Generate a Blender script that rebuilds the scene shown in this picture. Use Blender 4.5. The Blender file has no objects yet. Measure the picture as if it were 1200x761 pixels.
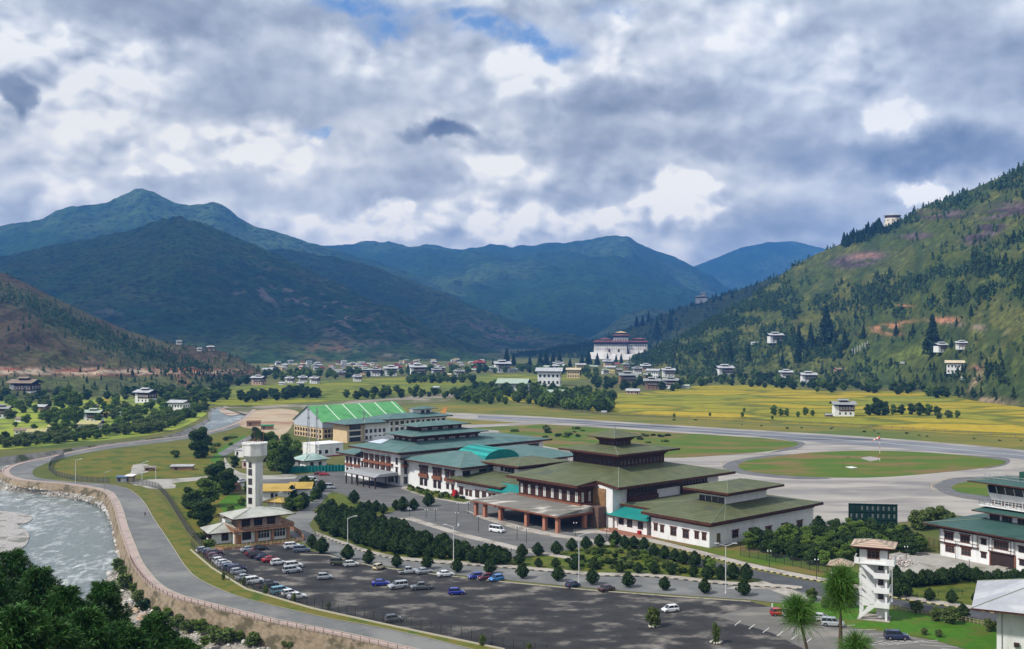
import bpy, math, random
import numpy as np
from mathutils import Vector, noise, Matrix
from mathutils.geometry import tessellate_polygon
D = bpy.data
R = math.radians
SC = bpy.context.scene
COL = SC.collection
# ------------------------------------------------------------------ camera, sky, sun
FOC = 1250.0; CAMH = 66.0; HY = 386.0           # focal length in pixels of the 1200 px frame, eye height, horizon row
cam_d = D.cameras.new('camera'); cam = D.objects.new('camera', cam_d); COL.objects.link(cam)
cam.location = (0, 0, CAMH); cam.rotation_euler = (R(90), 0, 0)
cam_d.sensor_width = 36; cam_d.lens = FOC / 1200 * 36
cam_d.shift_y = (HY - 380.5) / 1200; cam_d.clip_start = 1; cam_d.clip_end = 60000
SC.camera = cam
SC.view_settings.view_transform = 'Standard'; SC.view_settings.look = 'None'
SC.view_settings.exposure = 0.15; SC.view_settings.gamma = 1; SC.view_settings.use_curve_mapping = False
SC.cycles.max_bounces = 5; SC.cycles.diffuse_bounces = 2; SC.cycles.glossy_bounces = 2
SC.cycles.transparent_max_bounces = 8; SC.cycles.volume_bounces = 0
SUN_DIR = Vector((-0.62, -0.30, 0.72)).normalized()     # towards the sun
sl = D.lights.new('sun', 'SUN'); sl.energy = 4.4; sl.angle = R(4); sl.color = (1, .95, .87)
so = D.objects.new('sun', sl); COL.objects.link(so); so.location = (-300, -200, 900)
so.rotation_euler = SUN_DIR.to_track_quat('Z', 'Y').to_euler()

world = D.worlds.new('World'); SC.world = world; world.use_nodes = True
def build_sky():
    nt = world.node_tree; nt.nodes.clear(); L = nt.links
    def N(t, **k):
        n = nt.nodes.new(t)
        for a, b in k.items(): setattr(n, a, b)
        return n
    def val(x, n, i):
        if isinstance(x, (int, float)): n.inputs[i].default_value = x
        else: L.new(x, n.inputs[i])
    def math_(op, a, b=0.0, c=None):
        n = N('ShaderNodeMath', operation=op); val(a, n, 0); val(b, n, 1)
        if c is not None: val(c, n, 2)
        return n.outputs[0]
    def vec(op, a, b=None):
        n = N('ShaderNodeVectorMath', operation=op)
        for i, x in enumerate((a, b)):
            if x is None: continue
            if isinstance(x, tuple): n.inputs[i].default_value = x
            else: L.new(x, n.inputs[i])
        return n.outputs['Value'] if op == 'LENGTH' else n.outputs[0]
    def rng(x, a, b, c=0.0, d=1.0, smooth=True):
        n = N('ShaderNodeMapRange'); n.interpolation_type = 'SMOOTHSTEP' if smooth else 'LINEAR'
        L.new(x, n.inputs[0]); n.inputs[1].default_value = a; n.inputs[2].default_value = b
        n.inputs[3].default_value = c; n.inputs[4].default_value = d
        return n.outputs[0]
    tc = N('ShaderNodeTexCoord'); sep = N('ShaderNodeSeparateXYZ'); L.new(tc.outputs['Generated'], sep.inputs[0])
    az = math_('ARCTAN2', sep.outputs[0], sep.outputs[1]); el = math_('ARCSINE', sep.outputs[2])
    cmb = N('ShaderNodeCombineXYZ'); L.new(az, cmb.inputs[0]); L.new(el, cmb.inputs[1]); p = cmb.outputs[0]
    def noi(v, s, det=6, rough=.55, dist=0.0, col=False, w=0):
        n = N('ShaderNodeTexNoise'); n.noise_dimensions = '3D'
        o = vec('ADD', v, (w * 7.3, w * 3.1, w * 5.7)) if w else v
        L.new(o, n.inputs['Vector']); n.inputs['Scale'].default_value = s
        n.inputs['Detail'].default_value = det; n.inputs['Roughness'].default_value = rough
        n.inputs['Distortion'].default_value = dist
        return n.outputs['Color'] if col else n.outputs[0]
    # turbulence: bend the positions before placing the cloud masses, so that their edges turn ragged
    w1 = vec('MULTIPLY', vec('SUBTRACT', noi(p, 9, 7, .56, col=True), (.5, .5, .5)), (.15, .11, 0))
    q = vec('ADD', p, w1)
    def c_(x, y):
        a = math.atan((x - 600) / FOC); return a, math.atan((HY - y) / FOC * math.cos(a))
    def blob(x, y, rx, ry, hard=0.0, src=q):
        cx, cy = c_(x, y)
        d = vec('LENGTH', vec('MULTIPLY', vec('SUBTRACT', src, (cx, cy, 0)), (FOC / rx, FOC / ry, 0)))
        return rng(d, 1.45 - hard * .3, hard, 0, 1)
    BL = [ # x, y, rx, ry, amount, hardness
        (260, 8, 270, 30, -.34, .3), (90, 75, 150, 62, .20, .2), (60, 140, 120, 40, .10, 0), (5, 115, 16, 26, -.5, .5),
        (340, 105, 135, 62, -.20, .35), (190, 120, 120, 50, .03, 0), (205, 188, 40, 24, .22, .6), (318, 180, 58, 34, .26, .5),
        (235, 222, 100, 20, -.16, 0), (90, 210, 90, 34, .10, .2), (475, 205, 62, 48, -.16, .45), (515, 150, 40, 13, -.55, .45),
        (470, 160, 20, 10, -.3, .2), (425, 62, 52, 30, .18, .4), (615, 92, 60, 26, .30, .45), (570, 185, 70, 45, .24, .3),
        (690, 150, 60, 38, -.14, .2), (775, 108, 150, 24, -.26, .4), (870, 165, 120, 36, -.22, .3), (795, 236, 58, 30, .40, .6),
        (850, 188, 70, 14, .16, .1), (1085, 190, 170, 30, -.40, .35), (1160, 60, 110, 60, -.22, .2), (1035, 140, 44, 12, .24, .3),
        (1082, 234, 40, 12, .55, .4), (880, 30, 40, 20, .12, .2), (560, 262, 230, 20, .20, .2), (420, 268, 50, 16, .2, .5), (500, 275, 40, 12, .25, .5), (575, 268, 50, 14, .25, .5), (640, 268, 45, 12, .18, .5), (700, 264, 46, 14, .25, .5), (460, 255, 30, 12, .2, .6), (760, 262, 60, 18, .2, .4), (350, 262, 60, 14, .12, .2), (640, 245, 90, 20, -.12, 0),
        (930, 262, 150, 34, -.22, 0), (1010, 95, 140, 26, .10, 0), (420, 240, 130, 24, -.08, 0), (720, 60, 40, 60, .14, .2),
        (1000, 30, 100, 30, -.10, 0), (650, 22, 60, 12, -.1, .3), (20, 250, 90, 20, -.06, 0)]
    B = None
    for x, y, rx, ry, a, h in BL:
        t = math_('MULTIPLY', blob(x, y, rx, ry, h), a)
        B = t if B is None else math_('ADD', B, t)
    # billowing relief: rounded lobes read a little towards the sun and subtracted
    ps = vec('MULTIPLY', p, (1, 1.5, 1))
    def lobes(v):
        vo = N('ShaderNodeTexVoronoi'); L.new(v, vo.inputs['Vector']); vo.inputs['Scale'].default_value = 12; vo.inputs['Detail'].default_value = 2; vo.inputs['Roughness'].default_value = .6; vo.inputs['Lacunarity'].default_value = 2.3
        return vo.outputs['Distance']
    pl = vec('ADD', ps, vec('MULTIPLY', vec('SUBTRACT', noi(p, 22, 3, .5, col=True, w=1), (.5, .5, .5)), (.03, .03, 0)))
    puff = math_('MULTIPLY', math_('SUBTRACT', lobes(vec('ADD', pl, (-.010, .016, 0))), lobes(pl)), rng(B, -.15, .25, .18, .85))
    n1 = noi(ps, 8, 8, .60)
    big = math_('MULTIPLY', math_('SUBTRACT', noi(q, 4.2, 2, .5, w=2), .5), .42)
    fine = math_('MULTIPLY', math_('SUBTRACT', n1, .5), .78)
    B = math_('ADD', math_('ADD', B, .71), math_('ADD', puff, math_('ADD', big, fine)))
    ramp = N('ShaderNodeValToRGB'); cr = ramp.color_ramp
    stops = [(0.0, (.12, .14, .20)), (.22, (.22, .245, .31)), (.45, (.41, .44, .50)), (.66, (.66, .685, .73)), (.84, (.90, .91, .92)), (1.0, (1.15, 1.12, 1.05))]
    cr.elements[0].position, cr.elements[0].color = 0, (*stops[0][1], 1)
    cr.elements[1].position, cr.elements[1].color = 1, (*stops[-1][1], 1)
    for s, c in stops[1:-1]:
        e = cr.elements.new(s); e.color = (*c, 1)
    # openings that show the blue air
    hole = None
    for x, y, rx, ry in [(600, 48, 90, 17), (715, 6, 36, 16), (505, 26, 70, 15), (455, 2, 80, 14), (372, 160, 11, 11), (1000, -60, 200, 20), (300, -90, 160, 30)]:
        t = blob(x, y, rx, ry, .35)
        hole = t if hole is None else math_('MAXIMUM', hole, t)
    hole = math_('MULTIPLY', hole, rng(n1, .40, .56, .1, 1))
    L.new(B, ramp.inputs[0])
    # clouds near the horizon are brightened and warmed to offset the haze
    low = rng(el, .02, .22, 1, 0, False); gain = math_('MULTIPLY_ADD', math_('POWER', low, 1.6), 1.25, .98)
    tint = N('ShaderNodeMix', data_type='RGBA'); L.new(low, tint.inputs[0]); tint.inputs[6].default_value = (1, 1, .99, 1); tint.inputs[7].default_value = (1.14, 1.02, .80, 1)
    cl = N('ShaderNodeMix', data_type='RGBA', blend_type='MULTIPLY'); cl.inputs[0].default_value = 1; L.new(ramp.outputs[0], cl.inputs[6]); L.new(tint.outputs[2], cl.inputs[7])
    sky = N('ShaderNodeTexSky'); sky.sky_type = 'NISHITA'; sky.sun_disc = False
    sky.sun_elevation = math.asin(SUN_DIR.z); sky.sun_rotation = math.atan2(SUN_DIR.x, SUN_DIR.y)
    sky.altitude = 2200; sky.air_density = 1.1; sky.ozone_density = 6
    b1 = N('ShaderNodeBackground'); L.new(sky.outputs[0], b1.inputs[0]); b1.inputs[1].default_value = .15
    b2 = N('ShaderNodeBackground'); L.new(cl.outputs[2], b2.inputs[0]); L.new(gain, b2.inputs[1])
    mx = N('ShaderNodeMixShader'); L.new(hole, mx.inputs[0]); L.new(b2.outputs[0], mx.inputs[1]); L.new(b1.outputs[0], mx.inputs[2])
    out = N('ShaderNodeOutputWorld'); L.new(mx.outputs[0], out.inputs[0])
build_sky()

# ------------------------------------------------------------------ helpers
def G(x, y, z=0.0):
    "the point of height z that the photograph shows at pixel x, y"
    Y = (CAMH - z) * FOC / (y - HY); return Vector(((x - 600) / FOC * Y, Y, z))
def ZW(Y): return min(-1.0, -10.0 + .0107 * Y)          # height of the river at distance Y
def Gw(x, y, lift=0.0):
    Y = 95000.0 / ((y - HY) + 13.4)
    if ZW(Y) >= -1.0: Y = 67 * FOC / (y - HY)
    return Vector(((x - 600) / FOC * Y, Y, ZW(Y) + lift))
def tag(o, label=None, cat=None, group=None, kind=None):
    if label: o['label'] = label
    if cat: o['category'] = cat
    if group: o['group'] = group
    if kind: o['kind'] = kind
    return o
def empty(name, loc, rz=0.0, label=None, cat=None, group=None):
    o = D.objects.new(name, None); COL.objects.link(o); o.location = loc; o.rotation_euler = (0, 0, rz)
    o.empty_display_size = .5
    return tag(o, label, cat, group)
def link(name, me, parent=None, loc=(0, 0, 0), rz=0.0, scale=None):
    o = D.objects.new(name, me); COL.objects.link(o)
    if parent is not None: o.parent = parent
    o.location = loc; o.rotation_euler = (0, 0, rz)
    if scale is not None: o.scale = scale
    return o
def copy_tree(o, loc, rz=None, scale=None, label=None, parent=None):
    c = o.copy(); COL.objects.link(c)
    if parent is not None: c.parent = parent
    else:
        c.location = loc
        if rz is not None: c.rotation_euler = (0, 0, rz)
        if scale is not None: c.scale = scale if isinstance(scale, tuple) else (scale,) * 3
        if label: c['label'] = label
    for ch in list(o.children): copy_tree(ch, None, parent=c)
    return c
class MB:
    "collects faces and links them as one mesh"
    def __init__(s): s.v = []; s.f = []; s.m = []
    def face(s, pts, m=0):
        n = len(s.v); s.v += [tuple(p) for p in pts]; s.f.append(tuple(range(n, n + len(pts)))); s.m.append(m)
    def box(s, x0, x1, y0, y1, z0, z1, m=0):
        n = len(s.v)
        s.v += [(x0, y0, z0), (x1, y0, z0), (x1, y1, z0), (x0, y1, z0), (x0, y0, z1), (x1, y0, z1), (x1, y1, z1), (x0, y1, z1)]
        for f in ((0, 3, 2, 1), (4, 5, 6, 7), (0, 1, 5, 4), (1, 2, 6, 5), (2, 3, 7, 6), (3, 0, 4, 7)):
            s.f.append(tuple(n + i for i in f)); s.m.append(m)
        return s
    def frus(s, r0, z0, r1, z1, m=0, cap=True, mt=None):
        "r = (x0, x1, y0, y1) at z0 and at z1"
        n = len(s.v)
        for (x0, x1, y0, y1), z in ((r0, z0), (r1, z1)): s.v += [(x0, y0, z), (x1, y0, z), (x1, y1, z), (x0, y1, z)]
        fs = [(0, 1, 5, 4), (1, 2, 6, 5), (2, 3, 7, 6), (3, 0, 4, 7)]
        for f in fs: s.f.append(tuple(n + i for i in f)); s.m.append(m)
        if cap:
            s.f.append((n, n + 3, n + 2, n + 1)); s.m.append(m); s.f.append((n + 4, n + 5, n + 6, n + 7)); s.m.append(m if mt is None else mt)
        return s
    def cyl(s, p0, p1, r0, r1=None, n=8, m=0, cap=True):
        r1 = r0 if r1 is None else r1
        p0, p1 = Vector(p0), Vector(p1); d = (p1 - p0).normalized()
        a = d.orthogonal().normalized(); b = d.cross(a); k = len(s.v)
        for p, r in ((p0, r0), (p1, r1)):
            for i in range(n):
                t = 2 * math.pi * i / n; s.v.append(tuple(p + a * (r * math.cos(t)) + b * (r * math.sin(t))))
        for i in range(n):
            j = (i + 1) % n; s.f.append((k + i, k + j, k + n + j, k + n + i)); s.m.append(m)
        if cap:
            s.f.append(tuple(k + i for i in reversed(range(n)))); s.m.append(m); s.f.append(tuple(k + n + i for i in range(n))); s.m.append(m)
        return s
    def prism(s, pts, z0, z1, m=0, mt=None):
        n = len(s.v); k = len(pts)
        s.v += [(p[0], p[1], z0) for p in pts] + [(p[0], p[1], z1) for p in pts]
        for i in range(k):
            j = (i + 1) % k; s.f.append((n + i, n + j, n + k + j, n + k + i)); s.m.append(m)
        for t in tessellate_polygon([[Vector((p[0], p[1], 0)) for p in pts]]):
            s.f.append(tuple(n + k + i for i in t)); s.m.append(m if mt is None else mt)
            s.f.append(tuple(n + i for i in reversed(t))); s.m.append(m)
        return s
    def rect_strip(s, A, B, m=0):
        for i in range(len(A) - 1): s.face([A[i], A[i + 1], B[i + 1], B[i]], m)
    def mesh(s, name, mats, smooth=False):
        me = D.meshes.new(name); me.from_pydata(s.v, [], s.f)
        for x in (mats if isinstance(mats, (list, tuple)) else [mats]): me.materials.append(x)
        me.polygons.foreach_set('material_index', s.m)
        if smooth: me.polygons.foreach_set('use_smooth', [True] * len(s.f))
        me.update(); return me
    def build(s, name, mats, parent=None, loc=(0, 0, 0), rz=0.0, smooth=False, fix=False):
        me = s.mesh(name, mats, smooth)
        if fix:
            import bmesh
            bm = bmesh.new(); bm.from_mesh(me); bmesh.ops.remove_doubles(bm, verts=bm.verts, dist=1e-4)
            bmesh.ops.recalc_face_normals(bm, faces=bm.faces); bm.to_mesh(me); bm.free()
        return link(name, me, parent, loc, rz)
def np_mesh(name, V, F, mats, midx=None):
    me = D.meshes.new(name); V = np.asarray(V, dtype=np.float32); F = np.asarray(F, dtype=np.int32); k = F.shape[1]
    me.vertices.add(len(V)); me.vertices.foreach_set('co', V.ravel())
    me.loops.add(F.size); me.loops.foreach_set('vertex_index', F.ravel())
    me.polygons.add(len(F)); me.polygons.foreach_set('loop_start', np.arange(0, F.size, k, dtype=np.int32))
    me.polygons.foreach_set('loop_total', np.full(len(F), k, dtype=np.int32))
    for x in (mats if isinstance(mats, (list, tuple)) else [mats]): me.materials.append(x)
    if midx is not None: me.polygons.foreach_set('material_index', np.asarray(midx, dtype=np.int32))
    me.update(calc_edges=True); return me

# ------------------------------------------------------------------ materials
MT = {}
def node_mat(name):
    m = D.materials.new(name); m.use_nodes = True; nt = m.node_tree
    return m, nt, nt.nodes['Principled BSDF']
def mat(name, c, c2=None, scale=1.0, rough=.8, metal=0.0, bump=0.0, bscale=None, c3=None, scale3=.1, stretch=(1, 1, 1), detail=5, lo=.35, hi=.65, lo3=.5, hi3=.62, spec=.12, island=0.0, world=True, coat=0.0, trans=0.0):
    if name in MT: return MT[name]
    m, nt, b = node_mat(name); L = nt.links; MT[name] = m
    b.inputs['Roughness'].default_value = rough; b.inputs['Metallic'].default_value = metal
    b.inputs['Specular IOR Level'].default_value = spec
    if coat: b.inputs['Coat Weight'].default_value = coat
    def N(t): return nt.nodes.new(t)
    out = None
    if c2 is None and not island:
        b.inputs['Base Color'].default_value = (*c, 1)
    geo = N('ShaderNodeNewGeometry'); tc = N('ShaderNodeTexCoord')
    src = geo.outputs['Position'] if world else tc.outputs['Object']
    mp = N('ShaderNodeMapping'); L.new(src, mp.inputs[0]); mp.inputs['Scale'].default_value = stretch
    def noise_(s, d=detail):
        n = N('ShaderNodeTexNoise'); L.new(mp.outputs[0], n.inputs['Vector']); n.inputs['Scale'].default_value = s; n.inputs['Detail'].default_value = d
        n.inputs['Roughness'].default_value = .6
        return n.outputs[0]
    def ramp_(x, a, b_):
        n = N('ShaderNodeMapRange'); L.new(x, n.inputs[0]); n.inputs[1].default_value = a; n.inputs[2].default_value = b_; return n.outputs[0]
    def mix(f, a, b_):
        n = N('ShaderNodeMix'); n.data_type = 'RGBA'; L.new(f, n.inputs[0])
        for i, x in ((6, a), (7, b_)):
            if isinstance(x, tuple): n.inputs[i].default_value = (*x, 1)
            else: L.new(x, n.inputs[i])
        return n.outputs[2]
    if c2 is not None: out = mix(ramp_(noise_(scale), lo, hi), c, c2)
    if c3 is not None: out = mix(ramp_(noise_(scale3, 4), lo3, hi3), out if out is not None else c, c3)
    if island:
        hs = N('ShaderNodeHueSaturation')
        if out is not None: L.new(out, hs.inputs['Color'])
        else: hs.inputs['Color'].default_value = (*c, 1)
        mr = N('ShaderNodeMapRange'); L.new(geo.outputs['Random Per Island'], mr.inputs[0]); mr.inputs[3].default_value = 1 - island; mr.inputs[4].default_value = 1 + island
        L.new(mr.outputs[0], hs.inputs['Value'])
        mr2 = N('ShaderNodeMapRange'); L.new(geo.outputs['Random Per Island'], mr2.inputs[0]); mr2.inputs[3].default_value = .485; mr2.inputs[4].default_value = .515
        L.new(mr2.outputs[0], hs.inputs['Hue']); out = hs.outputs[0]
    if out is not None: L.new(out, b.inputs['Base Color'])
    if bump:
        bp = N('ShaderNodeBump'); bp.inputs['Strength'].default_value = min(1, bump); bp.inputs['Distance'].default_value = max(.05, bump)
        L.new(noise_(bscale or scale * 3, 3), bp.inputs['Height']); L.new(bp.outputs[0], b.inputs['Normal'])
    if trans:
        b.inputs['Transmission Weight'].default_value = trans
    return m
# ------------------------------------------------------------------ terrain tools
def vnoise(X, Y, seed=0):
    xi = np.floor(X).astype(np.int64); yi = np.floor(Y).astype(np.int64); xf = X - xi; yf = Y - yi
    def h(a, b):
        n = (a * 374761393 + b * 668265263 + seed * 974634777) & 0x7fffffff
        n = ((n ^ (n >> 13)) * 1274126177) & 0x7fffffff
        return ((n ^ (n >> 16)) & 0xffff) / 65535.0
    u = xf * xf * (3 - 2 * xf); w = yf * yf * (3 - 2 * yf)
    return (h(xi, yi) * (1 - u) + h(xi + 1, yi) * u) * (1 - w) + (h(xi, yi + 1) * (1 - u) + h(xi + 1, yi + 1) * u) * w
def fbm(X, Y, oct=5, seed=0, ridged=False, gain=.5):
    a, t, s, f = 1.0, 0.0, 0.0, 1.0
    for i in range(oct):
        n = vnoise(X * f, Y * f, seed + i * 17)
        if ridged: n = 1 - abs(2 * n - 1)
        t = t + a * n; s += a; a *= gain; f *= 2.03
    return t / s
def ip(pts):
    xs = [p[0] for p in pts]; ys = [p[1] for p in pts]
    return lambda x: np.interp(x, xs, ys)
class Hill: pass
def make_hill(name, sil, ridgeY, footY, foot_z=0.0, step=2.0, rows=90, amp=30, wave=300, power=1.15, colour=None, m=None, seed=1, jag=0, stretch=.45, label_kind='structure', back=(1.15, 1.5)):
    x0, x1 = sil[0][0], sil[-1][0]
    px = np.arange(x0, x1 + .01, step); S = ip(sil)(px); YR = ip(ridgeY)(px); YF = ip(footY)(px)
    T = np.concatenate([np.linspace(0, 1, rows), np.array(back)])
    PX, TT = np.meshgrid(px, T, indexing='ij')
    S2 = S[:, None]; YR2 = YR[:, None]; YF2 = YF[:, None]
    ZR = CAMH + (HY - S2) / FOC * YR2
    t1 = np.minimum(TT, 1)
    Y = YF2 + (YR2 - YF2) * TT
    X = (PX - 600) / FOC * Y
    n = fbm(X / wave, Y / wave * stretch, 6, seed, ridged=True, gain=.52) - .55
    env = np.sin(np.pi * np.clip(t1, 0, 1)) ** .7
    Z = foot_z + (ZR - foot_z) * t1 ** power + amp * env * n * 2
    if jag: Z = Z + jag * (TT > .02) * (fbm(X / 14 * 400 / wave, Y / 14 * 400 / wave, 2, seed + 5) - .5) * (t1 ** .3)
    Z = Z - (TT > 1) * (TT - 1) * (ZR - foot_z) * .8
    nx, ny = X.shape
    V = np.stack([X, Y, Z], -1).reshape(-1, 3)
    ii, jj = np.meshgrid(np.arange(nx - 1), np.arange(ny - 1), indexing='ij'); a = (ii * ny + jj).ravel()
    F = np.stack([a, a + ny, a + ny + 1, a + 1], -1)
    me = np_mesh(name, V, F, m); me.polygons.foreach_set('use_smooth', [True] * len(F))
    SY = HY - (Z - CAMH) / Y * FOC
    if colour is not None:
        C = colour(PX, SY, X, Y, Z, TT)
        at = me.color_attributes.new('tint', 'FLOAT_COLOR', 'POINT')
        at.data.foreach_set('color', np.concatenate([C, np.ones(C.shape[:2] + (1,))], -1).astype(np.float32).ravel())
    o = link(name, me); tag(o, kind=label_kind)
    h = Hill(); h.px = px; h.X = X; h.Y = Y; h.Z = Z; h.SY = SY; h.rows = rows; h.o = o; h.step = step
    return h
def hill_at(h, x, y):
    "the point of the slope that shows at pixel x, y"
    i = int(np.clip(round((x - h.px[0]) / h.step), 0, len(h.px) - 1)); col = h.SY[i, :h.rows]
    vis = np.minimum.accumulate(col); j = int(np.argmax(vis <= y)) if (vis <= y).any() else h.rows - 1
    Y = h.Y[i, j]
    return Vector(((x - 600) / FOC * Y, Y, h.Z[i, j]))
def tint_mat(name, scale=.05, amt=.45, rough=.95, bump=1.5, bscale=.05, spots=None, spot_scale=.1, spot_c=(.02, .04, .015)):
    m, nt, b = node_mat(name); L = nt.links; N = nt.nodes.new
    b.inputs['Roughness'].default_value = rough; b.inputs['Specular IOR Level'].default_value = .1
    at = N('ShaderNodeAttribute'); at.attribute_name = 'tint'
    geo = N('ShaderNodeNewGeometry')
    def noise_(s, d=6):
        n = N('ShaderNodeTexNoise'); L.new(geo.outputs['Position'], n.inputs['Vector']); n.inputs['Scale'].default_value = s
        n.inputs['Detail'].default_value = d; n.inputs['Roughness'].default_value = .65; return n.outputs[0]
    mr = N('ShaderNodeMapRange'); L.new(noise_(scale), mr.inputs[0]); mr.inputs[1].default_value = .3; mr.inputs[2].default_value = .7
    mr.inputs[3].default_value = 1 - amt; mr.inputs[4].default_value = 1 + amt
    mu = N('ShaderNodeVectorMath'); mu.operation = 'SCALE'; L.new(at.outputs['Color'], mu.inputs[0]); L.new(mr.outputs[0], mu.inputs['Scale'])
    col = mu.outputs[0]
    if spots:
        vo = N('ShaderNodeTexVoronoi'); L.new(geo.outputs['Position'], vo.inputs['Vector']); vo.inputs['Scale'].default_value = spot_scale
        r2 = N('ShaderNodeMapRange'); L.new(vo.outputs['Distance'], r2.inputs[0]); r2.inputs[1].default_value = .25; r2.inputs[2].default_value = .5
        r2.inputs[3].default_value = spots; r2.inputs[4].default_value = 0
        mx = N('ShaderNodeMix'); mx.data_type = 'RGBA'; L.new(r2.outputs[0], mx.inputs[0]); L.new(col, mx.inputs[6]); mx.inputs[7].default_value = (*spot_c, 1); col = mx.outputs[2]
    L.new(col, b.inputs['Base Color'])
    bp = N('ShaderNodeBump'); bp.inputs['Strength'].default_value = 1; bp.inputs['Distance'].default_value = bump
    L.new(noise_(bscale, 5), bp.inputs['Height']); L.new(bp.outputs[0], b.inputs['Normal'])
    return m
def lerp(a, b, t): return a + (b - a) * t
def cc(*c): return np.array(c)
def paint(C, c, w): return C + (np.array(c) - C) * np.clip(w, 0, 1)[..., None]
def gauss(PX, SY, x, y, rx, ry, ang=0.0):
    dx, dy = PX - x, SY - y; ca, sa = math.cos(ang), math.sin(ang)
    return np.exp(-(((dx * ca + dy * sa) / rx) ** 2 + ((-dx * sa + dy * ca) / ry) ** 2))
def sm(x, a, b): t = np.clip((x - a) / (b - a), 0, 1); return t * t * (3 - 2 * t)

# ------------------------------------------------------------------ mountains
FOREST = (.022, .056, .014); FOREST2 = (.045, .085, .016); GRASSY = (.10, .115, .035); BARE = (.13, .10, .06); ROCK = (.20, .16, .14)
def col_far(PX, SY, X, Y, Z, T):
    C = np.zeros(X.shape + (3,)) + cc(*FOREST); n = fbm(X / 700, Y / 700, 5, 3)
    return paint(C, (.07, .11, .04), sm(n, .5, .68) * .8)
def col_mid(PX, SY, X, Y, Z, T):
    C = np.zeros(X.shape + (3,)) + cc(*FOREST)
    n = fbm(X / 260, Y / 300, 6, 8); n2 = fbm(X / 90, Y / 110, 5, 21)
    C = paint(C, FOREST2, sm(n, .42, .6))
    C = paint(C, (.075, .075, .030), sm(n2, .52, .68) * .4)
    C = paint(C, ROCK, sm(fbm(X / 34, Y / 40, 4, 44), .58, .7) * (gauss(PX, SY, 390, 365, 110, 26, .45) + gauss(PX, SY, 100, 360, 70, 18) * .6 + gauss(PX, SY, 300, 345, 60, 10) * .6))
    C = paint(C, (.20, .12, .075), gauss(PX, SY, 392, 412, 44, 13, .15) * sm(fbm(X / 60, Y / 60, 4, 9), .35, .6) * 1.1)
    return C
def col_mid2(PX, SY, X, Y, Z, T):
    C = col_mid(PX, SY - 400, X, Y, Z, T)
    C = paint(C, (.11, .14, .04), gauss(PX, SY, 560, 358, 150, 16, .4) * sm(fbm(X / 120, Y / 120, 4, 5), .42, .6))
    return paint(C, (.20, .15, .12), gauss(PX, SY, 590, 395, 60, 12, .3) * sm(fbm(X / 90, Y / 90, 4, 15), .5, .62))
m_far = tint_mat('mountain_forest_far', .004, .5, bump=60, bscale=.010, spots=.8, spot_scale=.022, spot_c=(.008, .02, .01))
m_mid = tint_mat('mountain_forest', .02, .6, bump=16, bscale=.04, spots=.85, spot_scale=.055, spot_c=(.008, .020, .008))
make_hill('far_peak_hill', [(760, 340), (800, 317), (830, 306), (850, 298), (870, 290), (900, 284), (930, 283), (960, 290), (1000, 300), (1100, 330), (1250, 350)], [(760, 11200), (1250, 11200)], [(760, 9300), (1250, 9300)], amp=120, wave=2400, colour=col_far, m=m_far, seed=4, step=4, rows=50, jag=10)
make_hill('cloud_topped_mountain', [(300, 300), (380, 291), (430, 284), (455, 286), (480, 291), (500, 287), (540, 292), (575, 287), (600, 289), (650, 286), (700, 281), (722, 278), (735, 280), (760, 292), (790, 304), (820, 320), (845, 335), (870, 350), (930, 372), (1000, 400)],
          [(300, 9200), (1000, 9200)], [(300, 5600), (640, 5400), (1000, 5800)], amp=330, wave=2600, colour=col_far, m=m_far, seed=9, step=2, rows=90, jag=34, stretch=.7, power=1.0)
def col_lit(PX, SY, X, Y, Z, T):  # lighter green put in to make this hill look sunlit
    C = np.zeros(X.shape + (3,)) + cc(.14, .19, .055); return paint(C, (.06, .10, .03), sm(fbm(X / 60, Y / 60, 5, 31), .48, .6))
make_hill('sun_tinted_hill', [(640, 412), (690, 399), (708, 386), (730, 370), (757, 361), (775, 363), (800, 369), (850, 385), (900, 400)], [(640, 5000), (900, 5000)], [(640, 4300), (900, 4300)], foot_z=0, amp=30, wave=500, colour=col_lit, m=m_mid, seed=19, step=3, rows=40)
make_hill('back_mountain', [(-260, 300), (-100, 280), (0, 265), (50, 256), (66, 247), (92, 241), (108, 241), (130, 236), (146, 228), (158, 222), (167, 220), (180, 225), (200, 236), (222, 242), (240, 238), (250, 237), (265, 244), (290, 262), (325, 272), (360, 284), (400, 294), (440, 306), (520, 335), (620, 375), (700, 402)],
          [(-260, 6400), (200, 6400), (700, 7000)], [(-260, 3600), (700, 5200)], amp=150, wave=1400, colour=col_far, m=m_far, seed=12, step=2, rows=90, jag=20, stretch=.6)
make_hill('valley_side_mountain', [(250, 300), (330, 292), (400, 303), (440, 313), (470, 325), (520, 345), (560, 362), (600, 378), (640, 394), (690, 411), (740, 419)], [(250, 5200), (740, 4400)], [(250, 3400), (740, 3600)], amp=90, wave=700, colour=col_mid2, m=m_mid, seed=22, step=2, rows=90, jag=14)
make_hill('green_mountain', [(-260, 340), (-100, 318), (0, 301), (40, 293), (100, 281), (150, 270), (185, 258), (210, 253), (240, 263), (280, 279), (340, 306), (400, 334), (450, 362), (500, 386), (540, 400), (580, 413), (640, 421)],
          [(-260, 3900), (210, 3700), (640, 2900)], [(-260, 2000), (300, 2050), (580, 2250), (640, 2400)], amp=85, wave=620, colour=col_mid, m=m_mid, seed=33, step=2, rows=130, jag=13)
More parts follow.
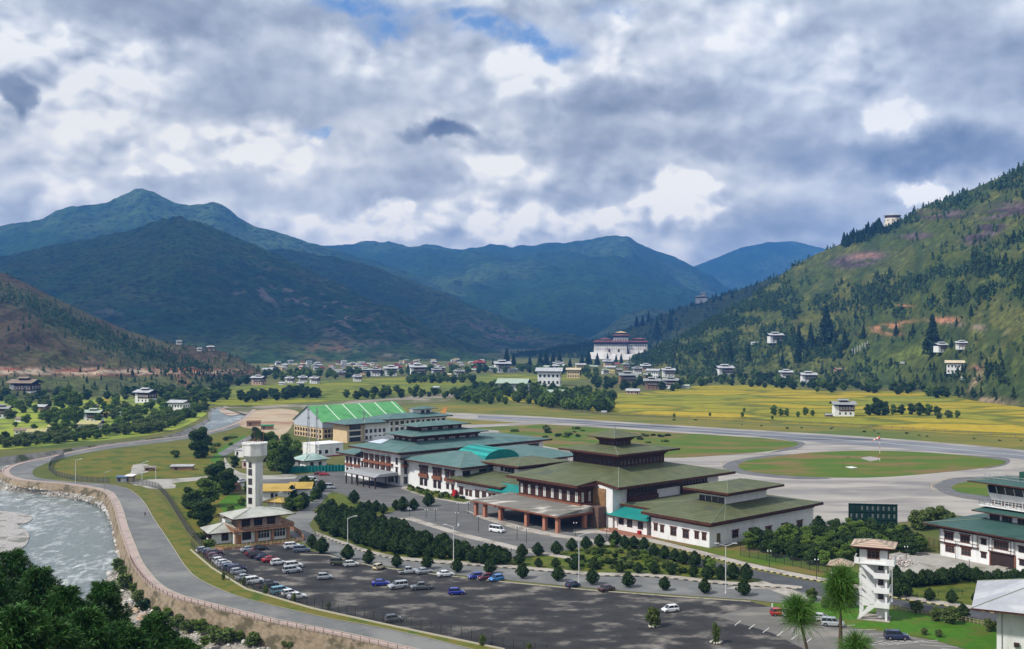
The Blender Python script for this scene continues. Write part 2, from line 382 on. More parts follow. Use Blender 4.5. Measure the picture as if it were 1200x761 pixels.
# brown slope on the left
def col_brown(PX, SY, X, Y, Z, T):
    C = np.zeros(X.shape + (3,)) + cc(.066, .046, .026); n = fbm(X / 60, Y / 60, 5, 2)
    C = paint(C, (.075, .078, .024), sm(n, .45, .62) * .8)
    C = paint(C, (.10, .07, .045), sm(fbm(X / 30, Y / 20, 4, 71), .55, .7) * .6)
    C = paint(C, (.035, .062, .022), gauss(PX, SY, 95, 385, 110, 11, .42) * .9)
    C = paint(C, (.08, .10, .03), sm(SY, 436, 445) * .8)
    band = np.exp(-((SY - (433.5 + 3.5 * vnoise(X / 40, X * 0, 4))) / 3.6) ** 2) * sm(PX, 330, 210)
    nn = fbm(X / 16, Z / 5, 4, 6)
    C = paint(C, (.24, .085, .05), band * 1.3); C = paint(C, (.42, .33, .24), band * sm(nn, .48, .6) * 1.1)
    C = paint(C, (.36, .29, .21), np.exp(-((SY - 437) / 1.1) ** 2) * sm(PX, 290, 270))
    C = paint(C, (.25, .13, .08), gauss(PX, SY, 215, 447, 16, 5, .6) * .8 + gauss(PX, SY, 280, 436, 20, 2.5) * .7)
    return C
m_near = tint_mat('hillside_scrub', .09, .55, bump=1.2, bscale=.25, spots=.6, spot_scale=.16, spot_c=(.03, .042, .016))
H_brown = make_hill('brown_hillside', [(-260, 236), (-120, 284), (0, 319), (30, 332), (70, 352), (110, 371), (150, 388), (200, 402), (240, 409), (262, 413), (285, 423), (306, 436)],
          [(-260, 1500), (0, 1450), (200, 1500), (306, 1480)], [(-260, 900), (0, 1000), (120, 1050), (200, 1130), (260, 1230), (306, 1380)], amp=16, wave=120, colour=col_brown, m=m_near, seed=41, step=1.5, rows=150, stretch=.7, power=1.05, jag=1.5)
# right hand hillsides
def col_right(PX, SY, X, Y, Z, T):
    C = np.zeros(X.shape + (3,)) + cc(.062, .078, .015); n = fbm(X / 70, Y / 70, 6, 2); n2 = fbm(X / 26, Y / 30, 5, 77)
    C = paint(C, (.100, .103, .024), sm(n, .48, .62) * .9); C = paint(C, (.05, .07, .02), sm(n2, .5, .62) * .6)
    C = paint(C, (.035, .055, .014), sm(fbm(PX / 26, SY / 60 + PX / 90, 4, 19, ridged=True), .60, .78) * .8)
    C = paint(C, (.12, .15, .025), gauss(PX, SY, 1085, 410, 26, 6, -.15) * 1.1 + gauss(PX, SY, 1035, 425, 60, 14) * .35)
    rn = sm(fbm(X / 18, Z / 8, 4, 5), .36, .5)
    rk = gauss(PX, SY, 1005, 305, 22, 6, -.15) * 1.6 + gauss(PX, SY, 1155, 270, 20, 7, -.5) * 1.9 + gauss(PX, SY, 1190, 245, 25, 6, -.1) * 1.7 + gauss(PX, SY, 1110, 252, 32, 4, 0) * 1.3 + gauss(PX, SY, 1075, 277, 16, 3)
    C = paint(C, (.10, .072, .078), rk * rn * 2.2); C = paint(C, (.05, .035, .04), rk * sm(fbm(X / 7, Z / 22, 3, 15), .5, .6) * 1.2)
    C = paint(C, (.30, .17, .12), gauss(PX, SY, 1013, 300, 15, 3, -.1) * rn * .9)
    er = (gauss(PX, SY, 1040, 383, 24, 3.2, -.2) + gauss(PX, SY, 1108, 376, 15, 3.4) * 1.2 + gauss(PX, SY, 1047, 390, 12, 3) + gauss(PX, SY, 1060, 359, 9, 2)) * sm(fbm(X / 14, Z / 9, 3, 55), .3, .52) * 1.5
    C = paint(C, (.36, .17, .09), er)
    C = paint(C, (.23, .18, .13), gauss(PX, SY, 1160, 386, 46, 3.2, .16) * sm(n2, .35, .6) * 1.1)
    C = paint(C, (.26, .19, .12), gauss(PX, SY, 1144, 453, 7, 17, .3) * sm(n2, .3, .55) * 1.1 + gauss(PX, SY, 1160, 470, 26, 5, .1) * sm(n2, .4, .6))
    C = paint(C, (.25, .13, .09), gauss(PX, SY, 1146, 431, 8, 3))
    return C
H_back = make_hill('tower_hillside', [(560, 424), (620, 417), (640, 413), (700, 401), (727, 390), (745, 382), (772, 372), (800, 361), (820, 353), (850, 345), (880, 335), (915, 322), (960, 306), (1000, 296)],
          [(560, 2900), (745, 2950), (820, 2900), (1000, 2500)], [(560, 2500), (640, 2450), (1000, 2200)], amp=14, wave=180, colour=col_right, m=m_near, seed=61, step=1.5, rows=90, stretch=.7, jag=2.5)
H_right = make_hill('pine_hillside', [(730, 436), (745, 428), (758, 419), (780, 406), (800, 394), (825, 382), (850, 367), (880, 348), (910, 327), (930, 312), (950, 301), (985, 286), (1000, 277), (1030, 268), (1060, 258), (1075, 246), (1100, 237), (1130, 226), (1160, 213), (1200, 196), (1290, 160), (1450, 120)],
          [(730, 1790), (850, 1850), (950, 1850), (1050, 1700), (1120, 1600), (1200, 1450), (1450, 1350)], [(730, 1740), (800, 1500), (880, 1450), (960, 1400), (1060, 1220), (1140, 985), (1200, 900), (1450, 700)], amp=21, wave=150, colour=col_right, m=m_near, seed=53, step=1.5, rows=210, stretch=.7, power=1.0, jag=1.6)

# ------------------------------------------------------------------ ground sheets
def poly(name, pts, m, z=0.0, kind='structure', px=True, thick=0.0):
    P = [G(x, y, z) for x, y in pts] if px else [Vector((p[0], p[1], z)) for p in pts]
    b = MB()
    if thick: b.prism([(p.x, p.y) for p in P], z - thick, z)
    else:
        n = len(P); b.v = [tuple(p) for p in P]
        for t in tessellate_polygon([[Vector((p.x, p.y, 0)) for p in P]]):
            a, c, d = (P[i] for i in t)
            if (c - a).cross(d - a).z < 0: t = t[::-1]
            b.f.append(tuple(t)); b.m.append(0)
    o = b.build(name, m); return tag(o, kind=kind)
def smooth(pts, k=5):
    out = []
    for i in range(len(pts) - 1):
        p0, p1, p2, p3 = [np.array(pts[max(0, min(len(pts) - 1, j))], float) for j in (i - 1, i, i + 1, i + 2)]
        for s in range(k):
            t = s / k
            out.append(tuple(.5 * ((2 * p1) + (-p0 + p2) * t + (2 * p0 - 5 * p1 + 4 * p2 - p3) * t * t + (-p0 + 3 * p1 - 3 * p2 + p3) * t ** 3)))
    out.append(tuple(pts[-1])); return out
# the wall top along the river, from upstream to off the bottom of the frame
WALL_TOP = smooth([(296, 480), (286, 489), (274, 496.5), (262, 501), (247, 505.5), (220, 510.5), (175, 516), (125, 522), (85, 529.5), (50, 537), (24, 542.5), (11, 546.5), (4, 551), (3, 555), (9, 559.5), (25, 563.5), (50, 566), (75, 568), (100, 571.5), (118, 575.5), (127, 582), (134, 597), (140, 620), (147, 640), (154, 659), (163, 673), (178, 689), (202, 701), (232, 709), (267, 718), (315, 730), (386, 744), (446, 757.5), (520, 776), (640, 812)], 4)
LBANK = smooth([(296, 472.5), (262, 476), (246, 480), (243.5, 486), (242, 491), (223, 501), (197, 510.5), (160, 516), (120, 520.5), (80, 526), (40, 531), (0, 536), (-80, 546), (-260, 560), (-700, 585)], 4)
far = [(-2600, 424), (-900, 415), (200, 405), (600, 396), (1400, 396), (3000, 404), (3400, 470)]
vf = [(x, y) for x, y in reversed(LBANK)] + [(x, y) for x, y in WALL_TOP]
P0 = [G(x, y) for x, y in vf]
outer = [Vector((450, 180, 0)), Vector((1600, 200, 0)), Vector((7000, 2600, 0)), Vector((7000, 12300, 0)), Vector((-7000, 12300, 0)), Vector((-7000, 500, 0)), Vector((-900, 420, 0))]
m_ground = mat('valley_grass', (.095, .105, .030), (.135, .130, .040), .035, c3=(.065, .095, .022), scale3=.012, rough=.95, bump=.25, bscale=.5, spec=.1)
poly('valley_ground', [(p.x, p.y) for p in P0 + outer], m_ground, 0, px=False)
# river water: one sloping sheet under the banks
m_water, nt, b_ = node_mat('river_water')
def water_nodes():
    L = nt.links; N = nt.nodes.new
    geo = N('ShaderNodeNewGeometry'); mp = N('ShaderNodeMapping'); L.new(geo.outputs['Position'], mp.inputs[0]); mp.inputs['Scale'].default_value = (1, .62, 1); mp.inputs['Rotation'].default_value = (0, 0, R(20))
    def no(s, d, r=.6, dist=0):
        n = N('ShaderNodeTexNoise'); L.new(mp.outputs[0], n.inputs['Vector']); n.inputs['Scale'].default_value = s; n.inputs['Detail'].default_value = d; n.inputs['Roughness'].default_value = r; n.inputs['Distortion'].default_value = dist
        return n.outputs[0]
    a = no(.30, 8, .72, .6); c = no(.045, 4)
    mu = N('ShaderNodeMath'); mu.operation = 'MULTIPLY_ADD'; L.new(c, mu.inputs[0]); mu.inputs[1].default_value = .55; L.new(a, mu.inputs[2])
    r = N('ShaderNodeMapRange'); L.new(mu.outputs[0], r.inputs[0]); r.inputs[1].default_value = .80; r.inputs[2].default_value = .98
    mx = N('ShaderNodeMix'); mx.data_type = 'RGBA'; L.new(r.outputs[0], mx.inputs[0]); mx.inputs[6].default_value = (.155, .185, .18, 1); mx.inputs[7].default_value = (.55, .58, .58, 1)
    L.new(mx.outputs[2], b_.inputs['Base Color']); b_.inputs['Roughness'].default_value = .28
    bp = N('ShaderNodeBump'); bp.inputs['Strength'].default_value = 1; bp.inputs['Distance'].default_value = .55; L.new(no(.55, 7, .65, .4), bp.inputs['Height']); L.new(bp.outputs[0], b_.inputs['Normal'])
water_nodes()
wb = MB(); ys = [120, 280, 560, 841, 1300]
for i in range(len(ys) - 1):
    wb.face([(-900, ys[i], ZW(ys[i])), (300, ys[i], ZW(ys[i])), (300, ys[i + 1], ZW(ys[i + 1])), (-900, ys[i + 1], ZW(ys[i + 1]))])
tag(wb.build('river_water', m_water), kind='structure')
# banks
m_stone_wall = mat('river_wall_stone', (.20, .15, .095), (.29, .235, .17), .9, c3=(.10, .085, .055), scale3=.2, bump=.2, bscale=1.2, stretch=(1, 1, 1.6), lo3=.5, hi3=.6)
m_pebble = mat('bank_gravel', (.20, .175, .145), (.32, .29, .25), .9, c3=(.08, .10, .03), scale3=.09, bump=.3, bscale=1.5, lo3=.52, hi3=.6)
m_mud = mat('sand_bar', (.33, .29, .24), (.42, .37, .30), .3, c3=(.30, .16, .11), scale3=.05, bump=.1)
wt = [G(x, y) for x, y in WALL_TOP]
def offset(pts, d):
    out = []
    for i, p in enumerate(pts):
        a = pts[max(0, i - 1)]; b = pts[min(len(pts) - 1, i + 1)]; t = (b - a); t.z = 0; t.normalize()
        out.append(p + Vector((t.y, -t.x, 0)) * d)
    return out
def rise(Y): return max(.9, min(5.2, (520 - Y) * .018 + 1.6))
base_o = offset(wt, 1.2)
bot = [Vector((p.x, p.y, max(ZW(p.y) + .25, -rise(p.y)))) for p in base_o]
wall_root = empty('river_wall', wt[len(wt) // 2], 0, 'long stained stone retaining wall holding the river road above the water', 'wall')
def loc_(root, pts): return [Vector(p) - root.location for p in pts]
b = MB(); b.rect_strip(loc_(wall_root, [p + Vector((0, 0, -.02)) for p in offset(wt, .15)]), loc_(wall_root, bot)); b.rect_strip(loc_(wall_root, wt), loc_(wall_root, [p + Vector((0, 0, -.02)) for p in offset(wt, .15)]))
b.build('stone_face', m_stone_wall, wall_root)
cap = MB(); A = loc_(wall_root, offset(wt, .15)); Bp = loc_(wall_root, offset(wt, -.3))
up = Vector((0, 0, .35)); cap.rect_strip([p + up for p in A], [p + up for p in Bp]); cap.rect_strip(A, [p + up for p in A]); cap.rect_strip([p + up for p in Bp], Bp)
m_pink = mat('pink_paving', (.36, .275, .245), (.41, .33, .30), .8, c3=(.29, .25, .22), scale3=.2, bump=.02)
cap.build('coping', mat('coping', (.38, .30, .25), (.28, .22, .18), .5), wall_root)
# sloping stony shore at the foot of the wall
SH = smooth([(300, 481), (240, 509), (120, 526), (40, 543), (-8, 552), (-12, 566), (0, 574), (50, 580), (107, 590), (127, 604), (133, 612), (138, 632), (143, 650), (138, 662), (120, 682), (128, 700), (135, 714), (150, 738), (166, 748), (190, 757), (240, 790), (330, 850)], 5)
sh = [Gw(x, y, -.3) for x, y in SH]
def resample(pts, n):
    d = [0]
    for i in range(1, len(pts)): d.append(d[-1] + (pts[i] - pts[i - 1]).length)
    out = []
    for k in range(n):
        s = d[-1] * k / (n - 1); i = min(len(pts) - 2, max(0, int(np.searchsorted(d, s)) - 1))
        f = (s - d[i]) / max(1e-6, d[i + 1] - d[i]); out.append(pts[i].lerp(pts[i + 1], f))
    return out
def nearest_rows(top, low, n):
    a = resample(top, n); b = resample(low, n); return a, b
s0, s1 = nearest_rows(bot, sh, 160)
b = MB(); rnd = random.Random(5)
rows_ = [[p.lerp(q, t) + Vector((0, 0, (rnd.uniform(-.25, .3) if 0 < t < 1 else 0) + (.5 * math.sin(math.pi * t)))) for p, q in zip(s0, s1)] for t in (0, .2, .4, .6, .8, 1)]
for i in range(5): b.rect_strip(rows_[i], rows_[i + 1])
tag(b.build('stony_shore_ground', m_pebble, smooth=True), kind='structure')
SHORE = rows_
# far bank slope
lb = [G(x, y) for x, y in LBANK]; lo = offset(lb, -3.0); lo = [Vector((p.x, p.y, ZW(p.y) - .3)) for p in lo]
b = MB(); b.rect_strip(lb, lo); tag(b.build('far_bank_ground', mat('bank_stone', (.24, .22, .19), (.34, .32, .29), .3, c3=(.09, .10, .05), scale3=.1, bump=.3)), kind='structure')
def barpoly(name, pts, m, lift):
    P = [Gw(x, y, lift) for x, y in pts]; n = len(P); b = MB(); b.v = [tuple(p) for p in P]
    for t in tessellate_polygon([[Vector((p.x, p.y, 0)) for p in P]]): b.f.append(tuple(t)); b.m.append(0)
    return tag(b.build(name, m), kind='structure')
m_bar = mat('gravel_bar', (.28, .265, .25), (.40, .38, .36), .9, c3=(.16, .16, .14), scale3=.22, bump=.25, detail=9)
barpoly('gravel_bar_ground', smooth([(-90, 596), (-20, 598), (18, 601), (34, 604), (38, 609), (30, 614), (20, 616), (34, 626), (30, 640), (12, 648), (-30, 656), (-120, 660)], 3), m_bar, .22)
barpoly('gravel_bar_ground', smooth([(-60, 537), (0, 537.5), (50, 531), (100, 523.5), (150, 518.5), (170, 517.5), (120, 524), (70, 530.5), (20, 541), (-60, 548)], 3), m_bar, .25)
barpoly('sand_bar_ground', smooth([(262, 478), (276, 475), (294, 474), (294, 479), (285, 484), (272, 488), (262, 485.5), (256, 481.5)], 3), m_mud, .3)

# ------------------------------------------------------------------ high cloud added out of view above the air box to shade the mountains
def shade_cloud(cx, cy, z, blobs, seed):
    import bmesh
    rs = np.random.RandomState(seed); bm = bmesh.new(); bmesh.ops.create_icosphere(bm, subdivisions=3, radius=1); base = np.array([v.co[:] for v in bm.verts]); F = np.array([[v.index for v in f.verts] for f in bm.faces]); bm.free(); V, FF = [], []
    for i, (x, y, rx, ry) in enumerate(blobs):
        k = 1 + .25 * fbm(base[:, 0] * 2 + i * 3 + 9, base[:, 1] * 2 + base[:, 2] + 9, 4, seed + i); v = base * k[:, None] * (rx, ry, min(rx, ry) * .35); v[:, 2] = np.where(v[:, 2] < 0, v[:, 2] * .35, v[:, 2]); V.append(v + (x, y, rs.uniform(0, 120))); FF.append(F + i * len(base))
    o = link('shade_cloud', np_mesh('shade_cloud', np.concatenate(V), np.concatenate(FF), mat('cloud_white', (.85, .86, .88), rough=1))); o.location = (cx, cy, z); return tag(o, kind='stuff')
tag(shade_cloud(-3000, 1750, 2900, [(-1500, 500, 1100, 900), (-300, 0, 1000, 700), (700, 500, 1000, 800), (-700, 1500, 1300, 900), (900, 1700, 1100, 900)], 3), 'broad cloud added out of the picture to shade the green mountain', 'shade_cloud')
0 and tag(shade_cloud(-1500, 7300, 3000, [(-2100, 0, 1300, 1100), (-600, 200, 1300, 900), (900, 0, 1200, 900), (2100, 500, 1100, 900)], 5), 'broad cloud added out of the picture to shade the far mountains', 'shade_cloud')
# ------------------------------------------------------------------ haze: a closed box of thin even air round everything
hz = D.materials.new('haze'); hz.use_nodes = True; nt = hz.node_tree; nt.nodes.clear()
pv = nt.nodes.new('ShaderNodeVolumePrincipled'); pv.inputs['Color'].default_value = (.10, .37, 1.0, 1); pv.inputs['Density'].default_value = .000115
pv.inputs['Anisotropy'].default_value = .2
on = nt.nodes.new('ShaderNodeOutputMaterial'); nt.links.new(pv.outputs[0], on.inputs['Volume'])
tag(MB().box(-7400, 7400, -450, 12800, -16, 1030).build('haze', hz), 'thin blue haze filling the valley air', 'haze', kind='stuff')
# ------------------------------------------------------------------ fields, airfield, roads
def field_mat(name, cols, sx=90, sy=30):
    "terraced rice: plots of different ripeness divided by darker green banks"
    m, nt, b = node_mat(name); L = nt.links; N = nt.nodes.new
    b.inputs['Roughness'].default_value = .95; b.inputs['Specular IOR Level'].default_value = .1
    geo = N('ShaderNodeNewGeometry'); mp = N('ShaderNodeMapping'); L.new(geo.outputs['Position'], mp.inputs[0])
    mp.inputs['Rotation'].default_value = (0, 0, R(8)); mp.inputs['Scale'].default_value = (1 / sx, 1 / sy, .001)
    wn = N('ShaderNodeTexNoise'); L.new(geo.outputs['Position'], wn.inputs['Vector']); wn.inputs['Scale'].default_value = .012; wn.inputs['Detail'].default_value = 3
    ad = N('ShaderNodeVectorMath'); ad.operation = 'MULTIPLY_ADD'; L.new(wn.outputs['Color'], ad.inputs[0]); ad.inputs[1].default_value = (1.2, 1.2, 0); L.new(mp.outputs[0], ad.inputs[2])
    vo = N('ShaderNodeTexVoronoi'); vo.voronoi_dimensions = '2D'; L.new(ad.outputs[0], vo.inputs['Vector']); vo.inputs['Scale'].default_value = 1; vo.inputs['Randomness'].default_value = .75
    sp = N('ShaderNodeSeparateColor'); L.new(vo.outputs['Color'], sp.inputs[0])
    rp = N('ShaderNodeValToRGB'); L.new(sp.outputs[0], rp.inputs[0])
    rp.color_ramp.elements[0].color = (*cols[0], 1); rp.color_ramp.elements[1].color = (*cols[-1], 1)
    for i, c in enumerate(cols[1:-1]): e = rp.color_ramp.elements.new((i + 1) / (len(cols) - 1)); e.color = (*c, 1)
    v2 = N('ShaderNodeTexVoronoi'); v2.voronoi_dimensions = '2D'; v2.feature = 'DISTANCE_TO_EDGE'; L.new(ad.outputs[0], v2.inputs['Vector']); v2.inputs['Scale'].default_value = 1; v2.inputs['Randomness'].default_value = .75
    e1 = N('ShaderNodeMapRange'); L.new(v2.outputs[0], e1.inputs[0]); e1.inputs[1].default_value = .02; e1.inputs[2].default_value = .13; e1.inputs[3].default_value = .7; e1.inputs[4].default_value = 0
    n2 = N('ShaderNodeTexNoise'); L.new(geo.outputs['Position'], n2.inputs['Vector']); n2.inputs['Scale'].default_value = .12; n2.inputs['Detail'].default_value = 7; n2.inputs['Roughness'].default_value = .7
    r2 = N('ShaderNodeMapRange'); L.new(n2.outputs[0], r2.inputs[0]); r2.inputs[1].default_value = .3; r2.inputs[2].default_value = .7; r2.inputs[3].default_value = .7; r2.inputs[4].default_value = 1.25
    sc = N('ShaderNodeVectorMath'); sc.operation = 'SCALE'; L.new(rp.outputs[0], sc.inputs[0]); L.new(r2.outputs[0], sc.inputs['Scale'])
    mx = N('ShaderNodeMix'); mx.data_type = 'RGBA'; L.new(e1.outputs[0], mx.inputs[0]); L.new(sc.outputs[0], mx.inputs[6]); mx.inputs[7].default_value = (.055, .085, .018, 1)
    L.new(mx.outputs[2], b.inputs['Base Color']); return m
m_rice = field_mat('ripening_rice', [(.30, .25, .02), (.36, .27, .02), (.22, .225, .025), (.38, .28, .025), (.19, .21, .025), (.33, .26, .02)], 95, 44)
m_rice2 = field_mat('green_rice', [(.17, .19, .025), (.22, .22, .022), (.13, .17, .03), (.20, .20, .025)], 110, 40)
def strip(name, top, bot_, m, z): return poly(name, list(top) + list(reversed(bot_)), m, z)
poly('rice_field', smooth([(560, 466), (620, 462), (690, 461), (755, 460), (815, 452.5), (900, 452), (965, 459), (1040, 458.5), (1110, 461.5), (1145, 469), (1300, 480)], 3) + [(1500, 520), (1300, 519), (1200, 513.5), (1100, 507), (1000, 500.5), (900, 495.5), (800, 490), (720, 486), (680, 480), (640, 474)], m_rice, .02)
poly('rice_field', [(622, 462.5), (660, 458), (676, 456), (700, 458), (690, 464), (640, 466)], m_rice, .05)
poly('rice_field', smooth([(222, 461), (262, 455), (320, 450), (400, 445.5), (500, 441.5), (600, 438.5), (690, 439), (692, 443), (640, 448.5), (600, 450)], 3) + [(560, 452), (520, 457), (470, 464), (430, 467), (385, 472), (330, 475), (268, 476), (236, 472)], m_rice2, .02)
m_dry = mat('dry_riverbed', (.20, .17, .13), (.30, .26, .21), .03, c3=(.11, .12, .05), scale3=.02, bump=.3, bscale=.3, lo3=.48, hi3=.56)
poly('dry_riverbed', smooth([(262, 478), (330, 474.5), (390, 471), (450, 467.5), (500, 463), (560, 459)], 3) + smooth([(560, 463), (530, 466), (520, 470.5), (450, 473.5), (380, 477), (330, 482), (300, 483), (288, 486)], 3), m_dry, .035)
m_dirt = mat('works_yard_dirt', (.36, .27, .17), (.46, .38, .27), .06, c3=(.28, .17, .11), scale3=.03, bump=.1)
poly('works_yard', smooth([(300, 481), (330, 479), (350, 483), (346, 492), (338, 505), (325, 516), (312, 518), (300, 505), (283, 500), (280, 494), (290, 488)], 3), m_dirt, .05)
# airfield
m_afgrass = mat('airfield_dry_grass', (.21, .165, .030), (.12, .13, .022), .06, c3=(.09, .125, .025), scale3=.022, bump=.12, bscale=.6, lo3=.48, hi3=.6, stretch=(.5, 1, 1))
m_afgreen = mat('airfield_green_grass', (.055, .125, .010), (.12, .13, .018), .07, c3=(.17, .12, .045), scale3=.035, bump=.12, bscale=.6, lo3=.5, hi3=.6, detail=9, stretch=(.5, 1, 1))
poly('airfield_grass', smooth([(470, 476), (520, 472), (560, 471), (620, 474), (650, 479), (700, 486), (800, 491), (900, 496.5), (1000, 501.5), (1100, 508), (1200, 514.5), (1500, 540)], 3) + [(1500, 620), (1200, 600), (1000, 600), (700, 560), (560, 520), (480, 490)], m_afgrass, .06)
m_conc = mat('apron_concrete', (.36, .335, .30), (.27, .255, .235), .09, c3=(.19, .18, .175), scale3=.045, rough=.85, bump=.02, bscale=.6, lo3=.48, hi3=.66, stretch=(.35, 1, 1), detail=8)
RW_TOP = smooth([(480, 479.5), (505, 482.5), (560, 485.2), (640, 488.8), (760, 496.5), (900, 505), (1000, 511), (1100, 518.5), (1200, 527.5), (1500, 558)], 4)
poly('apron', RW_TOP + [(1500, 680), (1200, 612), (1120, 604), (1060, 612), (980, 618), (860, 612), (700, 600), (600, 560), (560, 527), (545, 516), (598, 514)] + smooth([(650, 520), (700, 526), (780, 531), (850, 527), (905, 522), (925, 517)], 2) + [(900, 514.5), (860, 512), (800, 508), (700, 501), (560, 492.5), (505, 488), (480, 484)], m_conc, .10)
m_asph_run = mat('runway_asphalt', (.155, .165, .185), (.22, .225, .235), .03, c3=(.075, .085, .10), scale3=.02, rough=.75, lo3=.5, hi3=.62, stretch=(.3, 1.5, 1), bump=.02)
poly('runway', smooth([(560, 487.2), (640, 490.6), (760, 498.3), (900, 507), (1000, 513), (1100, 520.6), (1200, 529.8), (1500, 561)], 3) + smooth([(1500, 572), (1200, 538.5), (1100, 529.5), (1030, 523.5), (960, 518.5), (900, 512.6), (860, 509.6), (760, 502.7), (640, 494), (560, 490)], 3), m_asph_run, .14)
m_line = mat('white_road_paint', (.55, .55, .53), (.42, .42, .40), 1.5)
poly('runway_centre_line', [(600, 490.4), (760, 500.2), (900, 509.6), (1030, 518.4), (1200, 533.8), (1200, 534.15), (1030, 518.7), (900, 509.85), (760, 500.45), (600, 490.6)], m_line, .17)
poly('taxiway', smooth([(515, 500), (540, 498), (590, 496.6), (640, 495.4), (632, 497.2), (590, 499.4), (540, 502.2), (518, 503)], 2), m_conc, .13)
poly('taxiway', smooth([(528, 505), (556, 503), (584, 505), (580, 509), (556, 512), (534, 511)], 2), m_conc, .13)
# grass islands with asphalt collars and a yellow edge line
m_collar = mat('collar_asphalt', (.11, .11, .115), (.16, .16, .16), .2, rough=.85, bump=.02)
m_yel = mat('faded_yellow_paint', (.48, .38, .20), (.40, .34, .22), 1.0)
def island(outer, inner, line=None):
    if outer: poly('shoulder', smooth(outer + [outer[0]], 3)[:-1], m_collar, .13)
    poly('grass_island', smooth(inner + [inner[0]], 4)[:-1], m_afgreen, .17)
    if line:
        P = [G(x, y, .2) for x, y in smooth(line, 5)]; A = offset(P, .28); b = MB(); b.rect_strip(P, A); tag(b.build('edge_line', m_yel), kind='structure')
island([(846, 547), (856, 541), (880, 536), (910, 533), (930, 533), (900, 540), (900, 548), (930, 556), (975, 561), (930, 561.5), (880, 557), (852, 552)],
       [(864, 546), (875, 540), (905, 535.5), (950, 530.5), (1010, 528.3), (1070, 529.6), (1130, 533.8), (1172, 539), (1178, 542.5), (1160, 547.5), (1110, 553), (1060, 557.5), (1010, 559.8), (950, 559), (900, 555.5), (872, 551)],
       [(915, 530), (875, 535), (848, 541), (846, 547), (856, 553)])
island([(1120, 533), (1172, 536), (1184, 540), (1176, 546), (1150, 550), (1174, 544), (1178, 541), (1160, 537)], [(1176, 541), (1177, 541.5), (1177, 542), (1176, 542)], [(1150, 533), (1190, 539), (1194, 544), (1186, 549)])
island([(1094, 570), (1106, 563), (1130, 559.5), (1200, 558), (1260, 560), (1260, 596), (1200, 592), (1150, 587), (1110, 580)], [(1114, 571.5), (1124, 566.5), (1150, 563), (1200, 562.5), (1260, 565), (1260, 590), (1200, 586), (1150, 580.5), (1124, 576.5)],
       [(1130, 559), (1104, 562), (1092, 569), (1100, 577), (1140, 584.5)])
island(None, [(560, 513), (600, 506), (625, 498.5), (680, 500.6), (760, 505.2), (860, 511.5), (905, 514.6), (934, 519), (930, 523.5), (900, 529), (860, 532.6), (800, 536.4), (760, 535.5), (700, 532.5), (650, 525), (600, 515.5)])
poly('shoulder', smooth([(905, 513), (940, 518), (942, 522), (930, 527), (900, 531), (926, 524.5), (934, 521), (928, 517)], 2), m_collar, .16)
poly('works_patch', smooth([(1008, 537), (1020, 535), (1032, 538), (1020, 541)], 2), m_conc, .2)
# forecourt and car parks
m_fore = mat('forecourt_asphalt', (.095, .095, .095), (.14, .14, .135), .25, c3=(.22, .215, .20), scale3=.05, rough=.85, bump=.03, bscale=3, lo3=.55, hi3=.7, stretch=(.4, 1, 1))
m_park = mat('worn_car_park_asphalt', (.026, .026, .027), (.058, .056, .055), .16, c3=(.22, .20, .175), scale3=.16, rough=.9, bump=.05, bscale=2, lo3=.53, hi3=.70, stretch=(.7, 1, 1), detail=9)
m_road = mat('road_asphalt', (.125, .13, .13), (.165, .165, .16), .2, c3=(.20, .20, .19), scale3=.06, rough=.85, bump=.02, bscale=3, detail=8)
m_roadd = mat('new_asphalt', (.062, .065, .072), (.085, .087, .092), .2, rough=.8, bump=.02)
m_pave = mat('pale_paving', (.33, .30, .265), (.40, .37, .33), .5, c3=(.22, .20, .17), scale3=.15, bump=.03)
m_grav = mat('gravel_yard', (.30, .285, .255), (.38, .365, .33), .2, c3=(.20, .19, .15), scale3=.08, bump=.05)
m_lawn = mat('bright_lawn', (.040, .125, .007), (.065, .16, .012), .4, c3=(.09, .12, .018), scale3=.18, bump=.08, bscale=3)
m_garden = mat('garden_grass', (.07, .11, .012), (.12, .115, .02), .25, c3=(.04, .07, .010), scale3=.15, bump=.1, bscale=2)
m_verge = mat('dry_verge', (.10, .115, .016), (.155, .125, .03), .3, c3=(.06, .10, .014), scale3=.2, bump=.1, bscale=2)
poly('forecourt', [(326, 577), (340, 566), (350, 557), (396, 552), (420, 556), (470, 570), (540, 583), (600, 594), (700, 620), (730, 628), (716, 636), (690, 640), (640, 650), (600, 655), (560, 650), (536, 645), (480, 624), (452, 611), (440, 606), (470, 597), (420, 594), (385, 590), (378, 585)], m_fore, .03)
poly('grass_plot', smooth([(368, 601), (384, 580), (392, 577), (404, 580), (424, 588), (450, 594), (470, 596), (440, 604), (400, 601)], 2), m_garden, .07)
poly('kerb', [(474, 567), (540, 582), (556, 585.5), (545, 591), (500, 583), (470, 573)], m_pave, .05)
poly('flower_bed', [(478, 570), (540, 583.5), (552, 586), (543, 588.5), (500, 581.5), (476, 573.5)], m_garden, .09)
poly('grass_plot', [(448, 611), (480, 624), (536, 645), (600, 655.5), (640, 650.5), (690, 641), (722, 636), (760, 641), (820, 655), (882, 672), (905, 684), (884, 687.5), (830, 682), (760, 676), (700, 672), (640, 668), (560, 662), (490, 657), (440, 648), (404, 634), (384, 622), (400, 610), (425, 606)], m_garden, .05)
poly('car_park', [(318, 637), (345, 636), (352, 645), (385, 648), (440, 664), (520, 674.5), (600, 683), (700, 693), (790, 699), (880, 705), (905, 712), (1000, 736), (1080, 756), (1160, 790), (640, 800), (580, 762), (500, 744), (430, 729), (350, 709), (300, 692), (262, 668), (236, 652), (258, 644)], m_park, .03)
